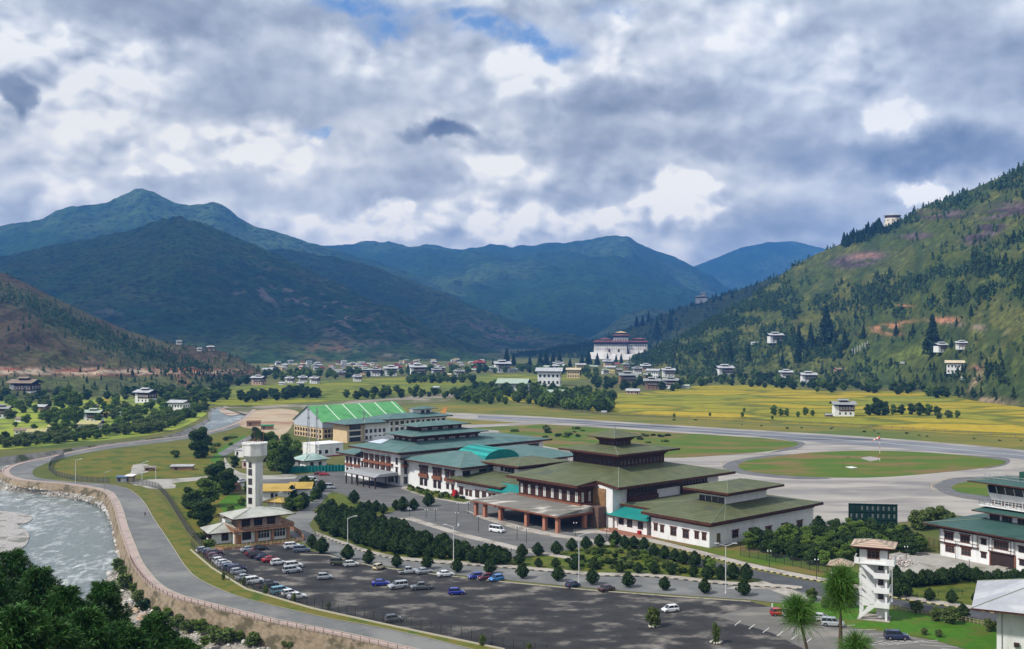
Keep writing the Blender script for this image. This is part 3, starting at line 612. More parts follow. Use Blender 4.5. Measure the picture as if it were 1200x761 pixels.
m_bays = mat('bay_asphalt', (.12, .115, .105), (.16, .152, .14), .2, c3=(.26, .24, .21), scale3=.07, lo3=.52, hi3=.66, bump=.03, bscale=2, stretch=(.5, 1, 1))
poly('parking_bays', [(838, 722), (880, 712), (905, 711), (1000, 733), (1100, 752), (1180, 775), (1150, 830), (980, 780), (905, 742)], m_bays, .05)
AC_TOP = smooth([(352, 598), (361, 619), (370, 626), (405, 639.5), (436, 650), (480, 658), (570, 664.5), (635, 670), (700, 675.5), (767, 677), (853, 686), (914, 689.5), (940, 691.5)], 3)
AC_BOT = smooth([(333, 602), (330, 618), (348, 632), (385, 648.5), (440, 662), (520, 672), (600, 680.5), (700, 690), (790, 697), (880, 703), (935, 706)], 3)
poly('access_road', AC_TOP[6:] + AC_BOT[::-1][:-3] + [(330, 618), (336, 606), (350, 599.5), (374, 599.8), (362, 615)], m_road, .06)
poly('side_lane', smooth([(326, 622), (335, 611), (350, 599), (372, 581), (381, 575), (386, 577), (376, 590), (361, 603), (346, 615), (332, 626)], 2), m_road, .05)
poly('access_pavement', [(x, y - 1) for x, y in AC_TOP[6:]] + [(x, y - 4.5 + (x < 400) * 1) for x, y in AC_TOP[6:][::-1]], m_pave, .10)
poly('gravel_corner', [(850, 690), (880, 683), (905, 680), (935, 694), (960, 705), (948, 708), (900, 690.5)], m_pave, .07)
poly('new_road', smooth([(700, 626), (760, 640), (819, 655), (880, 667.5), (940, 679.5), (987, 687.3), (1053, 703), (1110, 711.5), (1168, 719.5), (1280, 738)], 3) + smooth([(1280, 755), (1168, 729), (1100, 720), (1040, 708.5), (970, 700.5), (925, 690), (884, 678), (850, 671), (780, 655)], 3), m_roadd, .08)
poly('road_junction', [(884, 694), (914, 690), (940, 692), (970, 700), (1036, 708), (1000, 710), (950, 708), (905, 706), (880, 703)], m_road, .065)
SW = smooth([(672, 624), (714, 625), (756, 633), (819, 648.5), (880, 664), (940, 676.5), (987, 685), (1053, 700), (1110, 709), (1168, 717.5), (1280, 735)], 3)
poly('pavement_ribbon', [(x, y - 3.6) for x, y in SW] + [(x, y + 1.0) for x, y in SW[::-1]], m_pave, .12)
poly('grass_plot', [(722, 622), (775, 629), (830, 641), (870, 640), (900, 638), (960, 655), (1000, 668), (1060, 694), (1000, 683), (940, 672), (880, 659), (819, 644), (756, 629)], m_afgreen, .06)
poly('red_pavement', [(700, 621), (722, 617), (765, 627.5), (772, 631), (742, 630)], mat('red_paving', (.24, .10, .065), (.32, .16, .11), .8), .14)
poly('lawn', smooth([(902, 708), (940, 705), (990, 709), (1040, 713), (1100, 724), (1168, 735), (1280, 758)], 2) + [(1280, 800), (1160, 775), (1133, 761), (1090, 748.5), (1063, 743.5), (1000, 736), (960, 724), (930, 716), (905, 713)], m_lawn, .07)
poly('grass_plot', [(1050, 690), (1052, 676), (1100, 676), (1200, 684), (1280, 690), (1280, 735), (1168, 716), (1110, 707), (1053, 698)], m_garden, .06)
poly('gravel_yard', [(1030, 668), (1040, 650), (1062, 645), (1102, 649), (1150, 660), (1200, 670), (1280, 684), (1280, 690), (1200, 683), (1130, 678), (1060, 676)], m_grav, .08)
poly('verge', [(1000, 663), (1040, 648), (1100, 645), (1102, 640), (1060, 636), (1000, 640), (960, 650)], m_garden, .05)
# kerb stones: real steps along the roads, painted in turns dark and pale
def kerb(name, pts, w=.35, h=.16, z=.1, seg=1.1, cols=None, label=None):
    P = [G(x, y, 0) for x, y in pts]; A = resample(P, max(2, int(sum((P[i + 1] - P[i]).length for i in range(len(P) - 1)) / seg)))
    B_ = offset(A, w); b = MB(); zz = Vector((0, 0, z)); hh = Vector((0, 0, z + h))
    for i in range(len(A) - 1):
        m = i % 2; a, c, d, e = A[i], A[i + 1], B_[i + 1], B_[i]
        b.face([a + hh, c + hh, d + hh, e + hh], m); b.face([a + zz, c + zz, c + hh, a + hh], m); b.face([e + zz, d + zz, d + hh, e + hh], m)
    o = b.build(name, cols); return tag(o, kind='structure')
m_kd = mat('kerb_dark', (.05, .045, .04)); m_kl = mat('kerb_pale', (.38, .35, .27)); m_ky = mat('kerb_yellow', (.50, .42, .20))
kerb('kerb', [(x, y - .4) for x, y in AC_TOP[6:]], cols=[m_kd, m_kl], seg=1.3, w=.45)
kerb('kerb', [(x, y + 1.6) for x, y in SW[8:]], cols=[m_kd, m_ky], seg=1.0, w=.45)
kerb('kerb', [(352, 650), (385, 651), (440, 664.5), (520, 674.8), (600, 683.4), (700, 692.8), (790, 699.6), (880, 705.4)], cols=[m_kl, m_pave], z=.05)
poly('kerb', [(455, 608.6), (484, 606.4), (545, 625.5), (605, 640), (680, 655), (676, 657), (600, 643), (540, 628.5), (480, 609.5), (457, 610.4)], m_pave, .18, thick=.15)
poly('pavement', [(546, 598), (570, 605), (617, 618), (655, 626), (700, 633), (735, 639), (733, 641.5), (696, 636), (650, 629), (610, 621.5), (566, 608)], m_pave, .18, thick=.15)
# parking bay lines
b = MB()
def seg_line(b, p, q, w=.14, z=.075):
    a, c = G(*p), G(*q); d = (c - a).normalized(); n = Vector((-d.y, d.x, 0)) * w / 2; up = Vector((0, 0, z)); b.face([a - n + up, c - n + up, c + n + up, a + n + up])
for i in range(6): seg_line(b, (861 + i * 16.5, 733.5 + i * 4.2), (868 + i * 16.6, 728 + i * 4.1), .22)
for i in range(7): seg_line(b, (958 + i * 24, 735 + i * 4.2), (1002 + i * 24, 733 + i * 5.2), .2)
for i in range(5): seg_line(b, (1010 + i * 10, 757 - i * 0.3), (1035 + i * 16, 751.5 - i * .2), .2)
tag(b.build('bay_lines', m_line), kind='structure')
b = MB()
for k in range(9):
    a, c = (478 + k * 17, 612 + k * 4.6), (566 + k * 14, 626 + k * 3.6)
    seg_line(b, a, ((a[0] + c[0]) / 2, (a[1] + c[1]) / 2), .14, .06)
tag(b.build('bay_lines', mat('faint_paint', (.24, .24, .23))), kind='structure')
# river road with its pink pavement
RD_OUT = smooth([(292, 486), (276, 497.5), (262, 503), (247, 507.3), (220, 512.3), (175, 518), (125, 524), (88, 531.5), (52, 539.5), (27, 546), (17, 551), (16, 554), (24, 558.5), (37, 562), (60, 566), (80, 568.5), (104, 572.5), (122, 577), (134, 584.5), (142, 597), (152, 613), (159, 632), (167, 648), (176, 666), (186, 680), (204, 692), (232, 702), (267, 711), (315, 723), (386, 738), (434, 750), (480, 762), (560, 785)], 4)
RD_IN = smooth([(300, 487), (280, 500), (247, 508.8), (220, 514.2), (175, 520.2), (125, 526.5), (95, 532), (68, 538.5), (45, 547), (38, 553), (42, 559), (58, 562), (78, 564.2), (105, 566), (128, 567.8), (146, 571.5), (158, 578), (170, 590), (181, 609), (194, 628), (207, 648), (216, 662), (228, 675), (245, 685), (279, 699), (327, 711.5), (386, 725), (434, 733.5), (480, 743), (553, 761), (660, 790)], 4)
poly('river_road', [(600 + FOC * p.x / p.y, HY + CAMH * FOC / p.y) for p in offset([G(x, y) for x, y in WALL_TOP], -2.5)] + RD_IN[::-1], m_road, .03)
po = [G(x, y, 0) for x, y in WALL_TOP]; ro = offset(po, -2.7)
n_ = 150; A = resample(offset(po, -.35), n_); B_ = resample(ro, n_)
b = MB(); z2 = Vector((0, 0, .17)); z0 = Vector((0, 0, .02)); b.rect_strip([p + z2 for p in A], [p + z2 for p in B_]); b.rect_strip([p + z0 for p in B_], [p + z2 for p in B_])
tag(b.build('riverside_pavement', m_pink, fix=True), kind='structure')
b = MB(); C_ = resample(offset(po, -2.7), 300); D_ = offset(C_, -.22); z3 = Vector((0, 0, .2)); b.rect_strip([p + z3 for p in C_], [p + z3 for p in D_]); b.rect_strip(D_, [p + z3 for p in D_])
tag(b.build('kerb', m_kl), kind='structure')
b = MB(); C_ = resample([G(x, y, 0) for x, y in RD_IN[60:]], 200); D_ = offset(C_, .2); z3 = Vector((0, 0, .14)); b.rect_strip([p + z3 for p in C_], [p + z3 for p in D_]); b.rect_strip(C_, [p + z3 for p in C_])
tag(b.build('kerb', m_kl), kind='structure')
VERGE_FAR = smooth([(146, 566), (160, 570), (175, 574), (188, 583), (198, 596), (207, 610), (219, 628), (232, 645), (246, 660), (275, 684.5), (334, 703.5), (410, 722), (480, 737.5), (592, 761.5), (700, 788)], 3)
poly('dry_verge', VERGE_FAR + [(x + 1, y) for x, y in RD_IN[::-1][:-64]], m_verge, .05)
m_mead = mat('dry_meadow', (.10, .12, .014), (.15, .12, .02), .12, c3=(.05, .09, .012), scale3=.09, bump=.15, bscale=1.5, lo3=.5, hi3=.62)
poly('dry_meadow', smooth([(62, 552), (66, 542), (90, 534.5), (140, 527), (200, 519.5), (226, 517), (262, 508), (290, 497), (302, 503), (285, 516), (260, 530), (250, 548), (240, 557), (180, 561), (140, 562), (100, 563), (70, 559)], 3), m_mead, .04)
poly('grass_plot', smooth([(192, 566), (235, 562), (262, 560), (268, 590), (240, 625), (222, 615), (210, 596), (200, 580)], 2), m_mead, .04)
poly('lawn', smooth([(246, 540), (256, 528), (275, 515), (290, 510), (280, 520), (262, 534), (255, 545)], 2), m_lawn, .055)
poly('lawn', smooth([(256, 590), (268, 580), (284, 582), (290, 590), (280, 598), (262, 600)], 2), m_lawn, .055)
poly('track', smooth([(150, 565), (175, 562), (205, 561), (235, 559), (250, 558), (252, 561), (235, 563), (205, 566), (180, 569), (158, 569)], 2), m_grav, .06)
poly('gravel_patch', smooth([(166, 570), (190, 566), (204, 567), (205, 572), (190, 573), (176, 573)], 2), m_grav, .07)
poly('gravel_patch' if 1 else '', smooth([(154, 552), (156, 545), (172, 544), (178, 550), (165, 556), (150, 558)], 2), m_grav, .07)
poly('side_lane', smooth([(255, 532), (265, 526), (280, 517), (293, 510.5), (297, 512), (285, 521), (271, 531), (262, 535)], 2), m_road, .06)
poly('side_lane', smooth([(263, 536), (268, 543), (276, 551), (290, 556), (320, 557), (345, 556), (345, 561), (310, 562), (285, 562), (272, 556), (262, 545)], 2), m_grav, .065)
poly('works_yard', smooth([(285, 560), (330, 558), (352, 558), (345, 566), (330, 574), (310, 572), (292, 574), (280, 568)], 2), m_fore, .04)
# far village ground: meadow between the trees, coloured brighter to look sunlit
m_sunm = mat('village_meadow', (.20, .28, .025), (.29, .31, .04), .05, c3=(.12, .16, .03), scale3=.03, bump=.1, lo3=.48, hi3=.6)
poly('village_meadow', smooth([(-60, 470), (0, 470), (60, 472), (120, 466), (150, 465), (170, 470), (236, 482), (238, 488), (215, 500), (190, 507), (150, 513), (100, 518), (60, 522), (0, 527), (-60, 532)], 2), m_sunm, .03)
poly('rice_field', smooth([(112, 467), (125, 466.5), (140, 469), (142, 474), (125, 476), (112, 472)], 2), m_rice, .06)
# the slope the photograph is taken from
def zh(X, Y): return -10 + 72 * (1 - (np.clip(Y, 0, 400) / 195) ** 1.1) + (fbm(X / 18 + 50, Y / 18 + 50, 4, 3) - .5) * 3
gx, gy = np.meshgrid(np.linspace(-330, 430, 120), np.linspace(-160, 216, 70), indexing='ij')
GZ = np.where(gy < 0, 62 + (-gy) * .25, zh(gx, gy)); GZ = np.where(gy > 205, -14, GZ)
ii, jj = np.meshgrid(np.arange(119), np.arange(69), indexing='ij'); a = (ii * 70 + jj).ravel()
me = np_mesh('camera_hillside', np.stack([gx, gy, GZ], -1).reshape(-1, 3), np.stack([a, a + 70, a + 71, a + 1], -1), mat('hill_grass', (.07, .085, .025), (.10, .09, .04), .3, bump=.2))
tag(link('camera_hillside', me), kind='structure')
def zhill(X, Y): return float(zh(np.array([float(X)]), np.array([float(Y)]))[0])
# ------------------------------------------------------------------ building tools
m_white = mat('white_wall', (.74, .745, .75), (.66, .66, .65), .35, rough=.85, c3=(.52, .50, .46), scale3=.22, lo3=.58, hi3=.72, stretch=(1, 1, .35))
m_cream = mat('cream_wall', (.56, .42, .25), (.62, .48, .30), .3, rough=.85)
m_timber = mat('brown_timber', (.050, .019, .013), (.095, .038, .024), 1.2, rough=.7)
m_timber2 = mat('red_brown_timber', (.17, .065, .04), (.24, .10, .06), 1.5, rough=.7)
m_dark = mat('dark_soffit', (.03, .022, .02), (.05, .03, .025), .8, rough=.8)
m_glass, _nt, _b = node_mat('window_glass'); _b.inputs['Base Color'].default_value = (.02, .024, .03, 1); _b.inputs['Roughness'].default_value = .12; _b.inputs['Specular IOR Level'].default_value = .6; MT['window_glass'] = m_glass
m_curtain = mat('pale_curtain', (.62, .64, .62), (.5, .52, .5), 2, rough=.6)
def roof_mat(name, c, c2, seam=.6, c3=None):
    m = mat(name, c, c2, .25, rough=.55, c3=c3 or tuple(x * .7 for x in c), scale3=.12, lo3=.55, hi3=.7, spec=.2)
    nt = m.node_tree; b = nt.nodes['Principled BSDF']; L = nt.links
    geo = nt.nodes.new('ShaderNodeNewGeometry'); mp = nt.nodes.new('ShaderNodeMapping'); L.new(geo.outputs['Position'], mp.inputs[0]); mp.inputs['Rotation'].default_value = (0, 0, R(49))
    w = nt.nodes.new('ShaderNodeTexWave'); w.bands_direction = 'Z'; L.new(mp.outputs[0], w.inputs[0]); w.inputs['Scale'].default_value = 1.1; w.inputs['Distortion'].default_value = .4
    col = b.inputs['Base Color'].links[0].from_socket
    mr = nt.nodes.new('ShaderNodeMapRange'); L.new(w.outputs['Fac'], mr.inputs[0]); mr.inputs[3].default_value = .82; mr.inputs[4].default_value = 1.12
    sc = nt.nodes.new('ShaderNodeVectorMath'); sc.operation = 'SCALE'; L.new(col, sc.inputs[0]); L.new(mr.outputs[0], sc.inputs['Scale']); L.new(sc.outputs[0], b.inputs['Base Color'])
    return m
m_olive = roof_mat('olive_green_roof', (.080, .092, .042), (.115, .125, .060), c3=(.070, .085, .055))
m_tealr = roof_mat('weathered_teal_roof', (.070, .145, .135), (.11, .185, .175), c3=(.06, .13, .13))
m_teal = roof_mat('bright_teal_roof', (.008, .165, .15), (.015, .20, .18))
m_dkgreen = roof_mat('dark_green_roof', (.035, .085, .075), (.05, .105, .09))
m_ridge = mat('ridge_cap', (.20, .23, .16)); m_fascia = mat('brown_fascia', (.055, .020, .013), (.085, .035, .022), 1.0)
m_green_gable = roof_mat('hangar_green_sheet', (.085, .31, .10), (.12, .36, .13))
m_sheet = mat('grey_metal_sheet', (.42, .45, .50), (.36, .39, .44), .3, rough=.5)
m_palegrey = mat('pale_grey_roof', (.36, .37, .33), (.44, .44, .40), .3, c3=(.30, .30, .27), scale3=.2, rough=.6)
m_canopy = mat('stained_canopy_roof', (.14, .135, .12), (.20, .19, .17), .4, c3=(.48, .45, .40), scale3=.22, lo3=.52, hi3=.62, stretch=(.35, .9, 1), rough=.8)
m_red = mat('red_paint', (.35, .02, .02)); m_orange = mat('orange_door', (.42, .16, .04)); m_metal = mat('grey_metal', (.32, .33, .34), rough=.4, metal=.6)
m_pillar = mat('red_brick_pillar', (.34, .14, .09), (.42, .20, .13), 2)
m_brick = mat('brown_brickwork', (.27, .13, .075), (.38, .21, .13), 1.6, c3=(.46, .33, .22), scale3=.7)
class Bld:
    def __init__(s, name, label, cat, o, th=-49.0, group=None):
        s.o = Vector((o[0], o[1], 0)); s.th = R(th); s.c, s.s = math.cos(s.th), math.sin(s.th)
        s.z = o[2] if len(o) > 2 else 0.0
        s.root = empty(name, (o[0], o[1], s.z), s.th, label, cat, group)
    def loc(s, X, Y): dx, dy = X - s.o.x, Y - s.o.y; return dx * s.c + dy * s.s, -dx * s.s + dy * s.c
    def onF(s, y, px, py):     # pixel on the plane local y = const -> local x, z
        k = (px - 600) / FOC; # world = o + x*(c,s) + y*(-s,c); X = kY
        ox, oy = s.o.x - y * s.s, s.o.y + y * s.c
        x = (k * oy - ox) / (s.c - k * s.s); Y = oy + x * s.s; return x, CAMH - (py - HY) / FOC * Y - s.z
    def onS(s, x, px, py):     # pixel on the plane local x = const -> local y, z
        k = (px - 600) / FOC; ox, oy = s.o.x + x * s.c, s.o.y + x * s.s
        y = (k * oy - ox) / (-s.s - k * s.c); Y = oy + y * s.c; return y, CAMH - (py - HY) / FOC * Y - s.z
    def part(s, name, mb, m, label=None, smooth=False):
        o = mb.build(name, m, s.root, smooth=smooth)
        if label: o['label'] = label
        return o
    def box(s, name, x0, x1, y0, y1, z0, z1, m): return s.part(name, MB().box(x0, x1, y0, y1, z0, z1), m)
    def cornice(s, x0, x1, y0, y1, z0, z1, out=1.4, m=None):
        b = MB(); n = 3
        for i in range(n):
            e = out * (i + .5) / n; za = z0 + (z1 - z0) * i / n; zb = z0 + (z1 - z0) * (i + 1) / n
            b.frus((x0 - e, x1 + e, y0 - e, y1 + e), za + .003 * i, (x0 - e - .12, x1 + e + .12, y0 - e - .12, y1 + e + .12), zb)
        return s.part('cornice', b, m or m_timber)
    def roof(s, r0, z0, r1, z1, m, fascia=.28, cap=True):
        b = MB(); b.frus(r0, z0 - fascia, r0, z0, 1, cap=False)
        b.frus(r0, z0, r1, z1, 0, cap=False)
        if r1[1] - r1[0] > .01 and r1[3] - r1[2] > .01: b.face([(r1[0], r1[2], z1), (r1[1], r1[2], z1), (r1[1], r1[3], z1), (r1[0], r1[3], z1)], 0)
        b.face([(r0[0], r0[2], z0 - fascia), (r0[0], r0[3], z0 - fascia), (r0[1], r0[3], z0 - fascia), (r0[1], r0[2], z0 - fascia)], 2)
        o = s.part('roof', b, [m, m_fascia, m_dark])
        if cap:
            for (xa, ya), (xb, yb) in (((r0[0], r0[2]), (r1[0], r1[2])), ((r0[1], r0[2]), (r1[1], r1[2])), ((r0[1], r0[3]), (r1[1], r1[3])), ((r0[0], r0[3]), (r1[0], r1[3]))):
                MB().cyl((xa, ya, z0 + .04), (xb, yb, z1 + .04), .10, n=5).build('ridge_cap', m_ridge, o)
        return o
    def win(s, kind, face, plane, u, z, w, h, n=None):
        me = window_mesh(kind, round(w, 2), round(h, 2))
        if face == 'F': return link('window', me, s.root, (u, plane, z), 0)
        return link('window', me, s.root, (plane, u, z), R(90))
    def winpx(s, kind, face, plane, px, py, w, h):
        u, z = (s.onF if face == 'F' else s.onS)(plane, px, py)
        return s.win(kind, face, plane, u, z - h / 2, w, h)
_wm = {}
def window_mesh(kind, w, h):
    k = (kind, w, h)
    if k in _wm: return _wm[k]
    b = MB(); f = .13; t = .10
    mats = [m_timber, m_glass, m_white, m_curtain, m_timber2]
    fr = {'dark': 0, 'red': 4, 'bay': 4, 'lit': 0, 'plain': 0, 'door': 4, 'white': 2, 'far': 0}[kind]
    x0, x1 = -w / 2, w / 2
    b.box(x0, x1, -.02, .06, 0, h, 3 if kind == 'lit' else 1)
    b.box(x0 - f, x0 + .02, -t, .05, -.02, h + .02, fr); b.box(x1 - .02, x1 + f, -t, .05, -.02, h + .02, fr)
    b.box(x0 - f - .05, x1 + f + .05, -t - .03, .05, -f, 0, fr); b.box(x0 - f - .02, x1 + f + .02, -t - .02, .05, h, h + f, fr)
    if kind not in ('plain', 'far'):
        nm = max(1, int(round(w / .9)))
        for i in range(1, nm + (1 if w < 1.3 and nm == 1 else 0)):
            x = x0 + w * i / nm if nm > 1 else 0; b.box(x - .045, x + .045, -.07, -.015, 0, h, fr)
        if nm == 1: b.box(-.04, .04, -.07, -.015, 0, h, fr)
        b.box(x0, x1, -.066, -.012, h * .62, h * .62 + .09, fr)
    if kind in ('dark', 'red', 'bay', 'lit'):
        b.box(x0 - f - .12, x1 + f + .12, -t - .16, .05, h + f + .003, h + f + .20, fr); b.box(x0 - f - .26, x1 + f + .26, -t - .26, .05, h + f + .203, h + f + .34, 0)
    _wm[k] = b.mesh('window', mats); return _wm[k]
def ab2w(a, b): return (a * math.cos(R(41)) + b * math.sin(R(41)), a * math.sin(R(41)) - b * math.cos(R(41)))
class TB(Bld):
    "a terminal building: local x = b - b0, local y = a - a0"
    def __init__(s, name, label, cat, b0, a0): super().__init__(name, label, cat, ab2w(a0, b0)); s.b0, s.a0 = b0, a0
    def r(s, b0, b1, a0, a1): return (b0 - s.b0, b1 - s.b0, a0 - s.a0, a1 - s.a0)
    def abox(s, name, b0, b1, a0, a1, z0, z1, m): return s.box(name, *s.r(b0, b1, a0, a1), z0, z1, m)
    def acorn(s, b0, b1, a0, a1, z0, z1, out=1.4, m=None): return s.cornice(*s.r(b0, b1, a0, a1), z0, z1, out, m)
    def aroof(s, r0, z0, r1, z1, m, **k): return s.roof(s.r(*r0), z0, s.r(*r1), z1, m, **k)
    def wf(s, kind, a, px, py, w, h): return s.winpx(kind, 'F', a - s.a0, px, py, w, h)
    def ws(s, kind, b, px, py, w, h): return s.winpx(kind, 'S', b - s.b0, px, py, w, h)
E1 = .03
# --- right wing with the lantern
t = TB('terminal_wing', 'low white terminal wing with wide olive hipped roof and white raised lantern', 'airport building', -222, 256)
t.abox('wall', -240, -203.7, 262, 311, 0, 6.3, m_white); t.abox('wall', -227, -203.75, 256, 262.01, 0, 6.28, m_white)
t.acorn(-240, -203.7, 262, 311, 6.3, 7.7, 1.7); t.acorn(-227, -203.72, 256, 263, 6.29, 7.69, 1.7)
t.aroof((-244.4, -201.4, 260.3, 313.5), 8.0, (-222, -210.8, 273, 295), 10.5, m_olive, fascia=.85)
t.aroof((-229.4, -201.38, 253.8, 300), 8.02, (-222, -210.78, 273, 294), 10.52, m_olive, fascia=.85)
t.abox('lantern_wall', -221.5, -210.9, 273.2, 294.8, 9.4, 12.9, m_white); t.acorn(-221.5, -210.9, 273.2, 294.8, 12.9, 14.4, 1.3)
t.aroof((-225.5, -207.2, 269.6, 299.5), 14.7, (-216.8, -215.6, 280, 289), 16.6, m_olive, fascia=.7)
for px, py, w, h in [(768.5, 618, 1.3, 1.9), (776, 620, 1.3, 1.9), (789.2, 623, 2.2, 2.3), (803.7, 626, 2.2, 2.3), (816.5, 627.5, 1.4, 1.9), (825.2, 629, 1.4, 1.9)]: t.wf('red', 256, px, py, w, h)
for px, py, w, h in [(861.5, 626, 2.9, 1.9), (881, 624, 2.9, 2.2), (900.5, 622, 2.9, 2.2), (919, 618.5, 2.9, 2.2), (937, 615, 2.9, 2.2)]: t.ws('red', -203.7, px, py, w, h)
o = t.ws('door', -203.7, 842, 631.5, 1.4, 3.0); o.name = 'door'
o.data = o.data.copy(); o.data.materials[1] = mat('green_door', (.12, .15, .06))
for px, py in [(823, 583.4), (830.4, 584.4), (838, 585.4), (845.4, 586.5)]: t.wf('plain', 273.2, px, py, 2.0, 1.6)
b = MB()
for x in (0, 1.4, 2.8): b.cyl((-203 + .4 - t.b0, 257.5 - t.a0 + x, 0), (-203 + .4 - t.b0, 257.5 - t.a0 + x, 1.6), .06, n=5)
b.cyl((-202.6 - t.b0, 257.5 - t.a0, 1.6), (-202.6 - t.b0, 260.3 - t.a0, 1.6), .05, n=5); b.cyl((-202.6 - t.b0, 257.5 - t.a0, .9), (-202.6 - t.b0, 260.3 - t.a0, .9), .05, n=5); t.part('railing', b, m_metal)
# --- teal roofed link
t = TB('teal_roof_annex', 'small white annex with bright teal roof and orange door beside the pillared canopy', 'annex', -238, 256)
t.abox('wall', -241.8, -229.2, 256.4, 262, 0, 4.3, m_white); t.abox('wall', -247.6, -241.9, 258, 262, 0, 4.1, m_white)
t.aroof((-244.6, -227.3, 254.2, 262.2), 4.9, (-242.5, -228, 260.5, 262.15), 7.3, m_teal, fascia=.3, cap=False); t.aroof((-249.4, -244.7, 256.4, 262.1), 4.5, (-248.6, -244.8, 260.5, 262.0), 6.2, m_teal, fascia=.3, cap=False)
for px, py in [(728, 610.5), (738, 613.5), (750.6, 615.8)]: t.wf('dark', 256.4, px, py, 2.0, 2.2)
o = t.wf('door', 258, 715, 613.5, 1.5, 2.9); o.name = 'door'; o.data = o.data.copy(); o.data.materials[1] = m_orange
t.abox('bin_cabinet', -232.5, -231.5, 255.4, 256.3, 0, 1.2, m_red)
# --- main terminal
t = TB('main_terminal', 'main terminal of dark carved timber and white walls under three stacked olive green roofs', 'airport building', -266, 252)
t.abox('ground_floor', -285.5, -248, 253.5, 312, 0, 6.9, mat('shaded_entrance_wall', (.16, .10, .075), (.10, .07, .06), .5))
t.abox('wall', -285, -245, 257.4, 313, 6.905, 13.6, m_white); t.abox('wall', -248.02, -245.02, 257.2, 262, 0, 13.3, m_white); t.abox('side_wall', -247.9, -245.04, 262.1, 312.9, 0, 6.9, m_white)
t.abox('ochre_panel', -254, -248.1, 256.9, 257.35, 5.2, 12.6, mat('ochre_wall', (.20, .11, .05), (.28, .17, .09), .7))
t.abox('gallery', -285.2, -254.2, 251.2, 257.3, 7.4, 12.6, m_timber); t.abox('gallery_sill', -285.8, -253.7, 250.7, 257.32, 6.5, 7.5, m_timber2); t.abox('gallery_top', -285.8, -253.7, 250.7, 257.34, 11.9, 13.2, m_timber)
for i in range(8): t.win('lit' if i != 7 else 'lit', 'F', 251.2 - t.a0, -283.6 + i * 3.95 - t.b0, 8.0, 1.35, 3.3)
for i in range(7): t.win('plain', 'F', 251.2 - t.a0, -281.6 + i * 3.95 - t.b0, 8.2, .9, 2.9)
t.win('lit', 'S', -254.2 - t.b0, 252.3 - t.a0, 8.0, 1.2, 3.3); t.win('lit', 'S', -254.2 - t.b0, 255.6 - t.a0, 8.0, 1.1, 3.3)
for i in range(14): t.win('plain', 'F', 250.7 - t.a0, -284.6 + i * 2.25 - t.b0, 12.35, .8, .42)
t.acorn(-285, -253.5, 251.5, 262, 13.0, 13.75, 1.6)
b = MB(); q = t.r(-245.0, -244.5, 264.2, 306); b.box(*q, 10.9, 13.55, 0); t.part('clerestory_frame', b, m_timber)
for a0, a1 in ((264.0, 278.6), (291.5, 306.5)):
    t.abox('balcony', -245.0, -243.6, a0, a1, 7.9, 9.6, m_timber); t.abox('balcony_band', -245.0, -244.2, a0 + .1, a1 - .1, 9.6, 10.9, m_timber)
    for i in range(8): t.win('plain', 'S', -244.2 - t.b0, a0 + 1.2 + i * 1.75 - t.a0, 9.7, .95, 1.1)
for i in range(24): t.win('plain', 'S', -244.5 - t.b0, 265.2 + i * 1.7 - t.a0, 11.2, .9, 1.95)
# roof with the notch at the front right corner
b = MB(); B0, A0_ = t.b0, t.a0
def q(bb, aa, z): return (bb - B0, aa - A0_, z)
Aq, Bq, Cq, Dq, Eq, Fq = q(-289, 248.5, 14), q(-253, 248.5, 14), q(-253, 257.6, 14.95), q(-241, 255.8, 14.05), q(-241, 318, 14), q(-289, 318, 14)
I1, I2, I3, I4 = q(-280.4, 272.7, 17.8), q(-256.7, 272.7, 17.8), q(-256.7, 297, 17.8), q(-280.4, 297, 17.8)
for f in ([Aq, Bq, I2, I1], [Bq, Cq, I2], [Cq, Dq, I2], [Dq, Eq, I3, I2], [Eq, Fq, I4, I3], [Fq, Aq, I1, I4], [I1, I2, I3, I4]): b.face(f, 0)
ring = [Aq, Bq, Cq, Dq, Eq, Fq]; low = [(p[0], p[1], p[2] - .9) for p in ring]
for i in range(6): j = (i + 1) % 6; b.face([low[i], low[j], ring[j], ring[i]], 1)
b.face(list(reversed([low[0], low[1], low[4], low[5]])), 1); b.face([low[1], low[4], low[3], low[2]], 1)
rf = t.part('roof', b, [m_olive, m_timber]); c = MB(); c.cyl(q(-241, 255.8, 14.1), q(-256.7, 272.7, 17.85), .16, n=5); c.build('ridge_cap', m_ridge, rf)
t.abox('second_tier_wall', -279.9, -256.9, 272.9, 296.8, 17.2, 21.4, m_timber); t.acorn(-279.9, -256.9, 272.9, 296.8, 20.6, 22.2, 1.6)
for i in range(12): t.win('plain', 'F', 272.9 - t.a0, -278.8 + i * 1.9 - t.b0, 18.3, 1.0, 1.5)
for i in range(12): t.win('plain', 'S', -256.9 - t.b0, 274.2 + i * 1.92 - t.a0, 18.3, 1.0, 1.5)
t.aroof((-283.2, -253.2, 268.6, 301.3), 22.7, (-271, -263.2, 277.2, 286), 24.5, m_olive, fascia=.7)
t.abox('top_tier_wall', -270.9, -263.3, 277.3, 285.9, 24.0, 26.9, m_timber); t.acorn(-270.9, -263.3, 277.3, 285.9, 25.9, 27.2, 1.5)
for i in range(4): t.win('plain', 'F', 277.3 - t.a0, -269.9 + i * 1.85 - t.b0, 24.6, 1.0, 1.1); t.win('plain', 'S', -263.3 - t.b0, 278.5 + i * 2.05 - t.a0, 24.6, 1.0, 1.1)
t.aroof((-273.9, -260.3, 274.2, 289), 27.5, (-267.3, -266.9, 281.3, 281.9), 29.7, m_olive, fascia=.3); t.part('finial', MB().cyl(q(-267.1, 281.6, 29.6), q(-267.1, 281.6, 31.4), .12, .03), m_timber)
